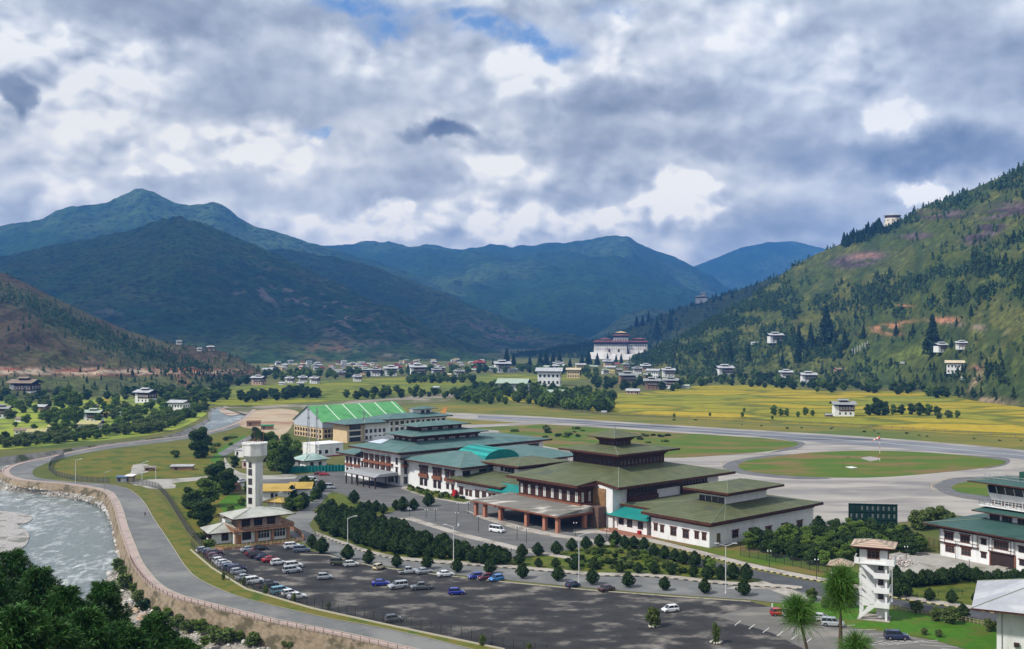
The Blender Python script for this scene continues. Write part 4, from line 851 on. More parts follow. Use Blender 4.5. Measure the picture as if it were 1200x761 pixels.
# --- canopy in front
t = TB('entrance_canopy', 'long entrance canopy with stained grey roof on six red brick pillars', 'canopy', -272, 238)
cr = t.r(-294.5, -249.8, 236.6, 253); b = MB()
for (z0, z1, m) in ((5.0, 5.55, 1),): b.box(*cr, z0, z1, m)
b.frus(cr, 5.55, (cr[0] + .3, cr[1] - .3, cr[2] + .3, cr[3]), 5.7, 0, cap=False); b.frus((cr[0] + .3, cr[1] - .3, cr[2] + .3, cr[3]), 5.7, (cr[0] + 3, cr[1] - .3, cr[3] - .6, cr[3]), 7.1, 0)
t.part('roof', b, [m_canopy, m_timber2])
for bb in (-293.6, -288.6, -280.2, -266.7, -257.7, -251.6): b = MB().box(-.6, .6, -.6, .6, 0, 5.0); b.box(-.75, .75, -.75, .75, 0, .35); b.box(-.72, .72, -.72, .72, 4.7, 4.997); b.build('pillar', m_pillar, t.root, (bb - t.b0, 238.4 - t.a0, 0))
for bb in (-251.6, -293.6): MB().box(-.6, .6, -.6, .6, 0, 5.0).build('pillar', m_pillar, t.root, (bb - t.b0, 250.6 - t.a0, 0))
for i in range(9): t.abox('beam', -292.5 + i * 5.2, -292.1 + i * 5.2, 237, 252.9, 4.55, 5.0, m_timber2)
# --- low olive roofed block left of the main terminal
t = TB('olive_roof_block', 'low white block with olive roof squeezed between main terminal and bay windowed block', 'airport building', -318, 259)
t.abox('wall', -331, -304, 259, 298, 0, 5.7, m_white); t.acorn(-331, -304, 259, 298, 5.7, 6.9, 1.6)
t.aroof((-334.3, -301.4, 256.4, 301), 7.3, (-329, -311, 277, 296), 9.4, m_olive, fascia=.7)
t.abox('lantern_wall', -328.2, -312.6, 275.2, 296, 7.9, 11.2, m_white); t.acorn(-328.2, -312.6, 275.2, 296, 11.2, 12.5, 1.4)
t.aroof((-332, -309.6, 272, 300), 12.9, (-322, -319, 282, 290), 14.6, m_olive, fascia=.7)
for px, py in [(588.5, 549.5), (593, 550.4), (597, 551.2), (601, 552.2)]: t.wf('plain', 275.2, px, py, 1.6, 1.6)
for px, w, h, zc in [(540.7, 2.3, 2.6, 0), (547, 1.5, 1.9, 0), (551.5, 1.5, 1.9, 0), (559.3, 2.3, 2.4, 0), (567.4, 2.3, 2.4, 0), (574.2, 1.5, 2.1, 0), (578.5, 1.5, 2.1, 0)]:
    x, z = t.onF(0, px, 580); t.win('red', 'F', 0, x, 1.4, w, h)
t.aroof((-309, -287.5, 255.5, 262), 5.6, (-306, -288, 261.4, 261.9), 8.0, m_teal, fascia=.3, cap=False); t.abox('link_wall', -304, -287, 258.5, 262, 0, 5.2, m_white)
for x in (-301.5, -298.8, -296): t.win('red', 'F', 258.5 - t.a0, x - t.b0, 1.3, 1.5, 2.2)
# --- two storey block with red bays
t = TB('bay_window_block', 'two storey white block with three red timber bays and a curved bright teal skylight', 'airport building', -348, 261)
t.abox('wall', -369, -331.2, 262, 320, 0, 10.4, m_white); t.acorn(-367, -331.2, 262, 300, 10.4, 11.5, 1.3)
t.aroof((-369, -327.7, 258.2, 326), 11.8, (-352, -345, 274, 312), 15.2, m_tealr, fascia=.65)
for px0 in ((492.2, 497.3), (507.9, 513.2), (522.4, 528.2)):
    xs = [t.onF(0, p, 560)[0] for p in px0]; t.abox('bay', xs[0] - 1.5 + t.b0, xs[1] + 1.5 + t.b0, 261.1, 262, 4.9, 6.2, m_timber2); t.abox('bay_head', xs[0] - 1.5 + t.b0, xs[1] + 1.5 + t.b0, 261.3, 262, 9.2, 9.7, m_timber)
    for x in xs: t.win('bay', 'F', 262 - t.a0 - .45, x, 6.3, 1.9, 2.5); t.box('window_box', x - 1.05, x + 1.05, .56, 1.0, 6.2, 9.1, m_timber)
for px, w, h in [(494, 1.9, 2.4), (499, 1.9, 2.4), (509.8, 1.9, 2.6), (515, 1.9, 2.6), (524.6, 1.5, 1.6), (530.6, 1.5, 1.6)]: x, z = t.onF(1, px, 570); t.win('dark', 'F', 1, x, 1.5 + (2.4 - h) * .5, w, h)
for px, py, w in [(546.5, 556.5, 3.6), (565.4, 554.3, 3.2), (576, 553.3, 1.1), (583.3, 552.6, 2.2)]: t.ws('dark', -331.2, px, py, w, 2.2)
b = MB(); nseg = 12; prev = None
for i in range(nseg + 1):
    an = math.pi * i / nseg; y = 285 - t.a0 - 9.5 * math.cos(an); z = 12.6 + 4.4 * math.sin(an); cur = (y, z)
    if prev: b.face([(-353 - t.b0, prev[0], prev[1]), (-334 - t.b0, prev[0], prev[1] - .4), (-334 - t.b0, y, z - .4), (-353 - t.b0, y, z)], i % 2); b.face([(-334 - t.b0, prev[0], prev[1] - .4), (-334 - t.b0, 285 - t.a0, 12), (-334 - t.b0, y, z - .4)], 0)
    prev = cur
t.part('skylight_vault', b, [m_teal, mat('light_teal_sheet', (.03, .30, .27))])
# --- three storey arrivals building
t = TB('arrivals_building', 'three storey white building with rows of red timber windows under a long weathered teal roof', 'airport building', -384, 258)
t.abox('wall', -399, -368.9, 258.6, 340, 0, 13.3, m_white); t.abox('wall', -413.5, -399.02, 259.4, 285, 0, 9.4, m_white)
t.acorn(-399, -368.9, 258.6, 338, 13.1, 14.3, 1.6); t.acorn(-413.5, -399.1, 259.4, 285, 9.2, 10.2, 1.2)
t.aroof((-403.5, -365.6, 254.8, 343), 14.6, (-391.5, -374.9, 270.5, 306), 17.4, m_tealr, fascia=.75)
t.aroof((-417, -401, 256.6, 288), 10.5, (-409, -404, 268, 280), 12.9, m_tealr, fascia=.65)
sk = MB(); sk.face([(-399 - t.b0, 262 - t.a0, 15.95 + .12), (-389 - t.b0, 262 - t.a0, 15.95 + .12), (-391.5 - t.b0, 268.5 - t.a0, 17.05 + .12), (-396.5 - t.b0, 268.5 - t.a0, 17.05 + .12)]); t.part('skylight', sk, mat('skylight_sheet', (.50, .55, .62), rough=.4))
t.abox('lantern_wall', -391.2, -375.2, 270.8, 305.8, 16.6, 19.3, m_timber); t.acorn(-391.2, -375.2, 270.8, 305.8, 18.6, 19.7, 1.2)
for i in range(6): t.win('white', 'S', -375.2 - t.b0, 273.5 + i * 5.8 - t.a0, 17.35, 2.8, .75)
for i in range(3): t.win('white', 'F', 270.8 - t.a0, -388.5 + i * 4.6 - t.b0, 17.35, 1.5, .8)
for o in t.root.children:
    if o.name.startswith('window') and o.location.z > 17: o.data.materials  # keep
t.aroof((-394, -372.2, 267, 309.5), 20.0, (-388, -379.5, 276, 300), 21.5, m_tealr, fascia=.3)
t.abox('upper_lantern_wall', -387.8, -379.7, 276.2, 299.8, 21.2, 23.0, m_timber)
for i in range(4): t.win('white', 'S', -379.7 - t.b0, 279 + i * 5.8 - t.a0, 21.7, 2.6, .6)
t.aroof((-390.6, -377, 273, 303.2), 23.5, (-384.4, -383.2, 281, 295), 24.9, m_tealr, fascia=.3)
for zc, z0 in ((9.1, 8.0), (5.2, 4.1)):
    t.abox('window_bay', -396.6, -374.2, 257.6, 258.6, z0 - .05, z0 + .95, m_timber2)
    for i in range(5): t.win('bay', 'F', 257.95 - t.a0, -394.6 + i * 4.3 - t.b0, z0 + 1.05, 2.0, 2.35); t.abox('window_box', -395.7 + i * 4.3, -393.5 + i * 4.3, 258.0, 258.6, z0 + .97, z0 + 3.6, m_timber)
for b_, z in ((-398, 9.3), (-398, 5.3), (-371.6, 9.0), (-371.6, 5.2), (-371.6, 1.3), (-374.8, 1.3), (-377, .9)): t.win('dark', 'F', 258.6 - t.a0, b_ - t.b0, z, 1.3, 2.2)
t.abox('side_bay', -368.9, -367.8, 259.3, 264.5, 8.0, 9.2, m_timber2)
for z, w in ((9.3, 3.0), (5.0, 2.8), (.9, 3.2)): t.win('dark', 'S', -368.9 - t.b0, 262 - t.a0, z, w, 2.4)
for b_ in (-411.5, -408.6, -405, -402): t.win('bay', 'F', 259.4 - t.a0, b_ - t.b0, 5.9, 1.7, 2.4)
for b0_, b1_ in ((-413, -407.2), (-406.4, -400.6)): t.abox('window_bay', b0_, b1_, 258.7, 259.4, 4.7, 5.7, m_timber2)
for b_ in (-411.5, -408, -404, -401): t.win('dark', 'F', 259.4 - t.a0, b_ - t.b0, 1.6, 1.3, 1.7)
for px, w in ((603, 3.2),): t.win('dark', 'S', -368.9 - t.b0, 334 - t.a0, 9.6, 6, 2.6)
t = TB('arrivals_porch', 'grey flat porch on slim posts in front of the arrivals building', 'porch', -379, 249)
b = MB(); pr = t.r(-392.5, -368.5, 245.5, 257.4); b.box(*pr, 4.5, 4.8, 1); b.frus(pr, 4.8, (pr[0] + .4, pr[1] - .4, pr[2] + 3, pr[3]), 5.9, 0); t.part('roof', b, [mat('pale_porch_roof', (.30, .31, .32), (.24, .25, .26), .4), m_timber])
for i in range(6):
    MB().box(-.22, .22, -.22, .22, 0, 4.5).build('post', m_dark, t.root, (-391.6 + i * 4.45 - t.b0, 246.3 - t.a0, 0))
    if i in (0, 5): MB().box(-.22, .22, -.22, .22, 0, 4.5).build('post', m_dark, t.root, (-391.6 + i * 4.45 - t.b0, 251.5 - t.a0, 0))
# --- hangar with green roof
t = TB('hangar', 'big hangar with bright green ribbed roof, grey gable and tan arcaded lower walls', 'hangar', -574, 334)
t.abox('wall', -590.5, -557.6, 334, 396, 0, 6.6, m_cream)
b = MB(); x0, x1, xm = -591 - t.b0, -557 - t.b0, -573.8 - t.b0; y0, y1 = -.4, 63
for y in (y0, y1): b.face([(x0, y, 6.6), (x1, y, 6.6), (x1, y, 10.6), (xm, y, 19), (x0, y, 10)], 0)
b.face([(x1, y0, 6.6), (x1, y1, 6.6), (x1, y1, 10.6), (x1, y0, 10.6)], 0); b.face([(x0, y0, 6.6), (x0, y1, 6.6), (x0, y1, 10), (x0, y0, 10)], 0); t.part('metal_cladding', b, m_sheet)
b = MB(); e = .9
for sx, zz in ((x1 + e, 10.2), (x0 - e, 9.6)): b.face([(xm, y0 - e, 19.1), (xm, y1 + e, 19.1), (sx, y1 + e, zz), (sx, y0 - e, zz)], 0)
rf = t.part('roof', b, m_green_gable)
for yy in (12, 24, 36, 48, 61): c = MB(); c.cyl((xm, yy, 19.15), (x1 + e, yy, 10.3), .2, n=5); c.build('pale_rib', mat('pale_translucent_sheet', (.66, .72, .66)), rf)
for i in range(10):
    t.win('plain', 'F', 0, -589 + i * 3.25 - t.b0, 3.7, 1.2, 1.5); t.win('plain', 'F', 0, -589 + i * 3.25 - t.b0, .8, 1.2, 1.5)
    t.abox('pilaster', -590.6 + i * 3.27, -590.0 + i * 3.27, 333.6, 334, 0, 6.6, m_cream)
for i in range(8):
    y = 2.3 + i * 2.4
    t.win('far', 'S', -557.6 - t.b0, y, 3.8, 1.4, 1.6); t.win('far', 'S', -557.6 - t.b0, y, .9, 1.4, 1.6)
# --- the white office block in front of the hangar
t = TB('office_block', 'three storey white office block with small roof room before the green hangar', 'office building', -536, 334)
t.abox('wall', -545, -529.4, 362, 406, 0, 11.6, m_white); t.abox('wall', -545, -529.6, 345.5, 361.98, 0, 10.2, m_white); t.abox('stair_bay', -545, -529.5, 333.6, 345.48, 0, 10.4, m_cream)
t.aroof((-548, -526.6, 359.5, 409), 12.4, (-539, -535, 370, 398), 14.6, m_tealr, fascia=.65); t.aroof((-548, -526.7, 330.5, 361), 11.0, (-539, -535, 340, 359.4), 13.0, m_tealr, fascia=.65)
t.acorn(-545, -529.4, 362, 406, 11.6, 12.1, .8); t.acorn(-545, -529.5, 333.6, 361.9, 10.2, 10.7, .8)
for z in (1.2, 5.0, 8.6):
    for i in range(11):
        t.win('plain', 'S', -529.4 - t.b0, 364.6 + i * 3.9 - t.a0, z, 2.3 if i % 3 else 1.2, 1.9)
    if z < 8:
        for i in range(5): t.win('plain', 'S', -529.6 - t.b0, 347 + i * 3.1 - t.a0, z, 1.5, 1.9)
for z in (.6, 4.1, 7.6):
    t.abox('loggia', -529.5, -529.2, 334.5, 343.5, z + 2.6, z + 3.2, m_white); t.win('far', 'S', -529.48 - t.b0, 339 - t.a0, z, 7.4, 2.3)
t.abox('roof_room', -540, -534, 388, 398, 13.4, 16.6, m_white); t.aroof((-542, -531.6, 385, 401), 16.9, (-537.5, -536.5, 391, 395), 18.0, m_tealr); t.win('plain', 'S', -534 - t.b0, 391 - t.a0, 14.4, 2.4, 1.4); t.win('plain', 'S', -534 - t.b0, 395 - t.a0, 14.4, 2.4, 1.4)
t.abox('gatehouse_room', -531, -527.5, 350, 366, 0, 2.6, m_white)
# --- small service buildings at the left
t = TB('service_building', 'flat roofed white service building with red base band below the radio masts', 'service building', -486, 284)
t.abox('wall', -493, -480, 283.5, 300, .5, 6.3, m_white); t.abox('base', -493.1, -479.9, 283.4, 300.1, 0, .5, m_red); t.abox('parapet', -493.2, -479.8, 283.3, 300.2, 6.3, 6.7, m_white)
for y, z in ((286, 1.8), (290, 1.8), (296.5, 2.3)): t.win('plain', 'S', -480 - t.b0, y - t.a0, z, 1.6, 1.6)
t = TB('teal_hip_hut', 'small white hut with pale teal hipped roof behind the green screen fence', 'hut', -452, 262)
t.abox('wall', -457, -447, 258.5, 270, 0, 3.3, m_white); t.aroof((-458.6, -445.6, 256.8, 272), 3.6, (-453, -451, 263, 266), 6.2, roof_mat('pale_teal_roof', (.30, .42, .38), (.36, .48, .44)))
t.win('plain', 'S', -447 - t.b0, 262 - t.a0, .9, 1.4, 1.5); t.win('plain', 'S', -447 - t.b0, 266.5 - t.a0, .9, 1.4, 1.5)
p0, p1 = G(331, 555), G(408, 552.5); fr_ = empty('screen_fence', (p0 + p1) / 2, math.atan2(p1.y - p0.y, p1.x - p0.x), 'long bright teal green screen fence along the forecourt edge', 'fence'); L_ = (p1 - p0).length
b = MB(); n = 40
for i in range(n): z1, z2 = 3.1 + .25 * math.sin(i * 1.7), 3.1 + .25 * math.sin((i + 1) * 1.7); xa, xb = -L_ / 2 + L_ * i / n, -L_ / 2 + L_ * (i + 1) / n; ya, yb = .3 * (i % 2), .3 * ((i + 1) % 2); b.face([(xa, ya, .1), (xb, yb, .1), (xb, yb, z2), (xa, ya, z1)]); b.face([(xa, ya + .06, .1), (xa, ya + .06, z1), (xb, yb + .06, z2), (xb, yb + .06, .1)]); b.face([(xa, ya, z1), (xb, yb, z2), (xb, yb + .06, z2), (xa, ya + .06, z1)])
b.build('screen', m_teal, fr_)
for i in range(11): MB().cyl((0, 0, 0), (0, 0, 3.3), .09, n=6).build('post', m_metal, fr_, (-L_ / 2 + L_ * i / 10, .5, 0))
# --- water tower
wp = G(298.5, 597); t = Bld('water_tower', 'tall white concrete water tower with a wide angular tank on a square shaft', 'water tower', (wp.x, wp.y), -28)
def octo(r, f=.42): k = r * f; return [(k, -r), (r, -k), (r, k), (k, r), (-k, r), (-r, k), (-r, -k), (-k, -r)]
m_conc2 = mat('weathered_white_concrete', (.56, .555, .53), (.66, .66, .64), .5, c3=(.38, .36, .32), scale3=.3, lo3=.55, hi3=.7, stretch=(1, 1, .3))
b = MB(); b.box(-2.1, 2.1, -2.0, 2.0, 0, 18.2); t.part('shaft', b, m_conc2)
b = MB()
def ring_loft(b, A, za, B_, zb, m=0):
    for i in range(len(A)): j = (i + 1) % len(A); b.face([(*A[i], za), (*A[j], za), (*B_[j], zb), (*B_[i], zb)], m)
ring_loft(b, octo(2.1, .8), 17.4, octo(4.3), 19.9); ring_loft(b, octo(4.3), 19.9, octo(4.3), 23.9); ring_loft(b, octo(4.3), 23.9, octo(4.55), 23.95); ring_loft(b, octo(4.55), 23.95, octo(4.55), 24.5); b.face([(*p, 24.5) for p in octo(4.55)])
t.part('tank', b, m_conc2)
for z in (2.4, 6.0, 9.4, 12.8): t.win('plain', 'F', -2.0, -.35, z, 1.5, 2.0)
for z in (15.6,): t.win('plain', 'F', -2.0, -.35, z, 1.1, 1.6)
b = MB(); rnd = random.Random(2)
for i in range(16): x, y = rnd.uniform(-3.4, 1), rnd.uniform(-3, 3); b.cyl((x, y, 24.5), (x + rnd.uniform(-.8, .8), y + rnd.uniform(-.8, .8), 24.5 + rnd.uniform(.6, 1.5)), .09, n=4)
for x in (-2, 2.4): b.cyl((x, 2, 24.5), (x, 2, 28.6), .1, n=5)
t.part('roof_bars', b, mat('rusty_steel', (.16, .09, .06)))
# --- restaurant at the car park corner
rp = G(280, 637.5); t = Bld('restaurant', 'two storey brown brick restaurant with balcony round its upper floor and pale roof', 'restaurant', (rp.x, rp.y), -56)
# local +y runs away to the right along the front, +x faces the car park
m_br2 = mat('pinkish_render', (.40, .30, .26), (.47, .36, .31), .8)
t.box('ground_floor', -8.5, -.4, -1.2, 16.4, 0, 3.7, m_white)
for y in (-1.2, 5.2, 10.4, 15.6): t.box('brick_pier', -.9, .3, y, y + .9, 0, 3.7, m_brick)
t.box('balcony_floor', -10, 1.4, -2.0, 17.4, 3.7, 4.05, m_brick)
b = MB()
for (x0, x1, y0, y1) in ((1.2, 1.38, -2, 17.4), (-10, 1.19, -2, -1.82), (-10, 1.19, 17.22, 17.4)):
    b.box(x0, x1, y0, y1, 5.05, 5.25, 0); b.box(x0, x1, y0, y1, 4.4, 4.52, 0)
    n = int(max(x1 - x0, y1 - y0) / .55)
    for i in range(n + 1):
        if x1 - x0 > y1 - y0: x = x0 + (x1 - x0) * i / n; b.box(x - .07, x + .07, y0 + .03, y1 - .03, 4.05, 5.05, 0)
        else: y = y0 + (y1 - y0) * i / n; b.box(x0 + .03, x1 - .03, y - .07, y + .07, 4.05, 5.05, 0)
t.part('balustrade', b, m_brick)
t.box('upper_floor', -8.3, -1.2, .6, 14.0, 4.05, 7.7, m_br2); t.box('brick_side', -8.35, -1.15, .45, .6, 4.05, 7.5, m_brick)
t.roof((-11.0, 2.0, -2.6, 17.8), 8.0, (-5.2, -4.2, 5.5, 9.5), 10.0, m_palegrey, fascia=.3)
for y in (2.6, 6.6, 10.8): t.win('dark', 'S', -1.2, y, 4.5, 2.4, 2.1)
for y in (8.1, 13.3):
    w = t.win('white', 'S', -.4, y, .9, 3.6, 2.5)
b = MB()
for y in (8.1, 13.3): b.prism([(0, 0), (0, 0), (0, 0)], 0, 0) if 0 else b.box(-.5, -.28, y - 1.9, y + 1.9, 3.42, 3.66, 0)
t.part('arch_head', b, m_brick); t.win('dark', 'S', -.4, 2.6, 1.0, 2.6, 2.1); t.box('door', -.45, -.3, -.1, .9, 0, 2.6, m_orange)
t.win('red', 'F', .45, -5, 4.6, 4.2, 2.0)
hp = G(249, 638); t = Bld('white_annex_hut', 'small white hut with pale hipped roof at the river side of the brown restaurant', 'hut', (hp.x, hp.y), -62)
t.box('wall', -9, 0, 0, 9.5, 0, 3.3, m_white); t.roof((-10.6, 1.4, -1.6, 11.2), 3.5, (-6.4, -4.4, 4.2, 5.4), 5.3, m_palegrey)
t.win('dark', 'S', 0, 3.8, .9, 1.9, 2.1); t.box('wood_panel', .02, .1, 7.4, 9.4, 1.7, 3.2, m_timber2)
for x in (-7.6, -5.7, -3.8, -1.9): t.win('dark', 'F', 0, x, .9, 1.2, 1.9)
hp = G(262, 618); t = Bld('white_shed', 'plain white shed behind the white hut and the restaurant', 'shed', (hp.x, hp.y), -56); t.box('wall', -3.4, 1.5, 0, 6, 0, 3.6, m_white); t.roof((-4, 2.1, -.6, 6.6), 3.7, (-1.2, -.8, 0, 6), 4.6, m_palegrey)
# low brick wall with railing
def chain(name, label, cat, pts, h, post_every, m_post, m_rail, post=.07, rails=2, mesh=None, top=None, wall=None, group=None, r=.03, z0=0.0, maxp=98, lean=None):
    P = [p if isinstance(p, Vector) else G(*p, z0) for p in pts]
    Ltot = sum((P[i + 1] - P[i]).length for i in range(len(P) - 1)); n = min(maxp, max(2, int(Ltot / post_every) + 1)); Q = resample(P, n)
    root = empty(name, Q[n // 2], 0, label, cat, group); O = root.location
    pm = MB().box(-post, post, -post, post, 0, h).mesh('post', m_post) if post else None
    if pm:
        for p in Q: link('post', pm, root, p - O)
    b = MB()
    for i in range(n - 1):
        a, c = Q[i] - O, Q[i + 1] - O
        for k in range(rails): z = h * (.96 if k == 0 else 1 - k / rails); b.cyl((a.x, a.y, a.z + z), (c.x, c.y, c.z + z), r, n=4, cap=False)
    if rails: b.build('rail', m_rail, root)
    if mesh:
        b = MB()
        for i in range(n - 1):
            a, c = Q[i] - O, Q[i + 1] - O; b.face([(a.x, a.y, a.z + .05), (c.x, c.y, c.z + .05), (c.x, c.y, c.z + h * .93), (a.x, a.y, a.z + h * .93)])
        b.build('wire_mesh', mesh, root)
    if wall:
        A = resample(P, n * 2); Bq = offset(A, wall[0]); b = MB(); hh = Vector((0, 0, wall[1])); A = [p - O for p in A]; Bq = [p - O for p in Bq]
        b.rect_strip([p + hh for p in A], [p + hh for p in Bq]); b.rect_strip(A, [p + hh for p in A]); b.rect_strip([p + hh for p in Bq], Bq); b.build('wall', wall[2], root)
    return root
chain('garden_wall', 'low brown brick garden wall with railing in front of the restaurant', 'wall', [(253, 644), (262, 645), (300, 641), (330, 638), (356, 634)], 1.3, 1.2, m_brick, m_brick, .16, 2, wall=(.3, .6, m_brick), r=.07)
chain('garden_wall', 'brown brick garden wall running back from the car park beside the lane', 'wall', [(356, 634), (352, 627), (341, 620), (331, 615)], 1.5, 1.5, m_brick, m_brick, .16, 2, wall=(.3, .8, m_brick), r=.07)
# --- yellow roofed houses
m_yellow_roof = roof_mat('ochre_yellow_roof', (.40, .27, .055), (.46, .32, .08))
def gable(t, x0, x1, y0, y1, ze, zr, m, e=.9, axis='y'):
    b = MB()
    if axis == 'y':
        xm = (x0 + x1) / 2
        for sx in (x0 - e, x1 + e): b.face([(xm, y0 - e, zr), (xm, y1 + e, zr), (sx, y1 + e, ze), (sx, y0 - e, ze)]); b.face([(xm, y0 - e, zr - .2), (sx, y0 - e, ze - .2), (sx, y1 + e, ze - .2), (xm, y1 + e, zr - .2)], 1); b.face([(sx, y0 - e, ze), (sx, y1 + e, ze), (sx, y1 + e, ze - .2), (sx, y0 - e, ze - .2)], 1)
        for yy in (y0 - e, y1 + e):
            for sx in (x0 - e, x1 + e): b.face([(xm, yy, zr), (sx, yy, ze), (sx, yy, ze - .2), (xm, yy, zr - .2)], 1)
        w = MB()
        for yy in (y0, y1): w.face([(x0, yy, ze - .3), (x1, yy, ze - .3), (xm, yy, zr - .25)])
    else:
        ym = (y0 + y1) / 2
        for sy in (y0 - e, y1 + e): b.face([(x0 - e, ym, zr), (x1 + e, ym, zr), (x1 + e, sy, ze), (x0 - e, sy, ze)]); b.face([(x0 - e, ym, zr - .2), (x0 - e, sy, ze - .2), (x1 + e, sy, ze - .2), (x1 + e, ym, zr - .2)], 1); b.face([(x0 - e, sy, ze), (x1 + e, sy, ze), (x1 + e, sy, ze - .2), (x0 - e, sy, ze - .2)], 1)
        for xx in (x0 - e, x1 + e):
            for sy in (y0 - e, y1 + e): b.face([(xx, ym, zr), (xx, sy, ze), (xx, sy, ze - .2), (xx, ym, zr - .2)], 1)
        w = MB()
        for xx in (x0, x1): w.face([(xx, y0, ze - .3), (xx, y1, ze - .3), (xx, ym, zr - .25)])
    t.part('gable_wall', w, m_white); return t.part('roof', b, [m, m_dark])
hp = G(306, 588); t = Bld('yellow_roof_house', 'white house with a large ochre yellow gabled roof beside the water tower', 'house', (hp.x, hp.y), 4)
t.box('wall', 0, 11, 0, 15, 0, 3.8, m_white); gable(t, 0, 11, 0, 15, 4.0, 5.8, m_yellow_roof, axis='x'); t.box('wall', 11, 18, 4, 14, 0, 3.9, m_white); gable(t, 10.5, 18, 4, 14, 4.3, 6.1, m_yellow_roof, axis='x')
for x in (4.2, 5.6): t.win('plain', 'F', 0, x, 1.6, .9, 1.5)
hp = G(322, 597); t = Bld('yellow_roof_hut', 'small hut with ochre yellow hipped roof in front of the yellow roofed house', 'hut', (hp.x, hp.y), -20)
t.box('wall', -3, 3, 0, 5, 0, 2.6, m_white); t.roof((-4.2, 4.2, -1.2, 6.2), 2.8, (-.5, .5, 2.2, 2.8), 4.4, m_yellow_roof)
# --- control tower block at the right
cp = G(1102, 651); t = Bld('control_tower_building', 'white two storey control building with dark green roofs stepping up to a glazed control cab', 'control tower', (cp.x, cp.y), -57.5)
t.box('wall', 0, 40, 0, 26, 0, 8.1, m_white); t.cornice(0, 40, 0, 26, 7.9, 9.1, 1.5)
t.roof((-3.4, 43.4, -3.4, 29.4), 9.4, (9.3, 26, 8.3, 20), 11.4, m_dkgreen, fascia=.4)
for x in (3.2, 8.4): t.win('red', 'F', 0, x, 1.6, 2.8, 1.8); t.win('red', 'F', -.35, x - .1, 5.2, 2.8, 1.9)
for x0, x1 in ((-.1, 12.4), (15.6, 23.4), (27, 36)):
    t.box('upper_bay', x0, x1, -.35, 0, 4.3, 7.85, m_white); t.box('bay_band', x0 - .05, x1 + .05, -.55, 0, 4.0, 4.3, m_timber); t.box('bay_band', x0, x1, -.42, -.352, 5.0, 5.15, m_timber)
    for k in (.02, .14, .86, .98): xx = x0 + (x1 - x0) * k; t.box('bay_stud', xx - .08, xx + .08, -.43, -.352, 4.3, 7.8, m_timber)
t.win('red', 'F', -.35, 19.4, 5.2, 4.2, 2.0)
for x, z in ((13.9, 5.6), (13.9, 1.9), (25.2, 5.4), (25.4, 1.9)): t.win('dark', 'F', 0, x, z, 1.4, 1.2)
t.box('entrance_recess', 16.2, 23.2, -.12, -.02, .2, 3.9, m_dark); t.box('entrance_frame', 15.8, 16.2, -.3, 0, 0, 4, m_timber2); t.box('entrance_frame', 23.2, 23.6, -.3, 0, 0, 4, m_timber2); t.box('entrance_step', 18, 21.6, -1.8, -.13, 0, .5, m_pave)
t.box('tower_wall', 9.4, 25.9, 8.4, 19.9, 10.6, 13.1, m_white); t.cornice(9.4, 25.9, 8.4, 19.9, 12.9, 13.4, 1.0)
for x in (11.8, 15.6): t.win('red', 'F', 8.4, x, 11.1, 2.9, 1.6)
t.win('red', 'F', 8.4, 20.4, 11.1, 2.9, 1.6)
t.roof((6.4, 29, 5.4, 23), 13.7, (10, 25.5, 9, 19.4), 15.1, m_dkgreen, fascia=.3); t.box('balcony_floor', 7.8, 27.6, 6.8, 21.4, 15.12, 15.4, m_white)
b = MB()
for k in range(13): x = 7.9 + 19.6 * k / 12; b.cyl((x, 6.9, 15.4), (x, 6.9, 17.3), .07, n=5); 
for k in range(9): y = 6.9 + 14.4 * k / 8; b.cyl((7.9, y, 15.4), (7.9, y, 17.3), .07, n=5)
for z in (16.2, 16.75, 17.3): b.cyl((7.9, 6.9, z), (27.5, 6.9, z), .06, n=5); b.cyl((7.9, 6.9, z), (7.9, 21.3, z), .06, n=5)
t.part('balcony_railing', b, m_metal)
t.box('lower_cab_wall', 10.4, 25, 9.4, 19, 15.4, 17.0, m_timber)
for x in (12.2, 15.4, 18.6, 21.8): t.win('white', 'F', 9.4, x, 15.6, 2.2, 1.2)
b = MB(); b.frus((10.2, 25.2, 9.2, 19.2), 17.0, (9.5, 25.9, 8.5, 19.9), 18.9); t.part('cab_wall', b, m_white)
b = MB(); b.frus((9.8, 25.6, 8.8, 19.6), 18.9, (9.3, 26.1, 8.3, 20.1), 20.9); t.part('cab_glazing', b, m_glass)
b = MB()
for k in range(7): x = 9.6 + 16.2 * k / 6; b.cyl((x + .1, 8.72, 18.9), (x, 8.2, 20.9), .12, n=4)
for k in range(5): y = 8.7 + 11 * k / 4; b.cyl((9.72, y, 18.9), (9.2, y, 20.9), .12, n=4)
t.part('cab_mullion', b, m_white); t.cornice(10, 25.4, 9, 19.4, 20.9, 21.9, 1.7)
t.roof((5.6, 30, 4.6, 23.8), 22.2, (14, 21, 11, 17), 23.2, m_dkgreen, fascia=.35)
b = MB()
for k in range(12): x = 9 + 16 * k / 11; b.cyl((x, 8, 22.6), (x, 8, 24.2), .07, n=5)
for z in (23.4, 24.2): b.cyl((9, 8, z), (25, 8, z), .06, n=5)
t.part('roof_railing', b, m_metal); t.box('roof_box', 17, 23, 12, 16, 23.2, 25.4, mat('dark_green_paint', (.02, .07, .05)))
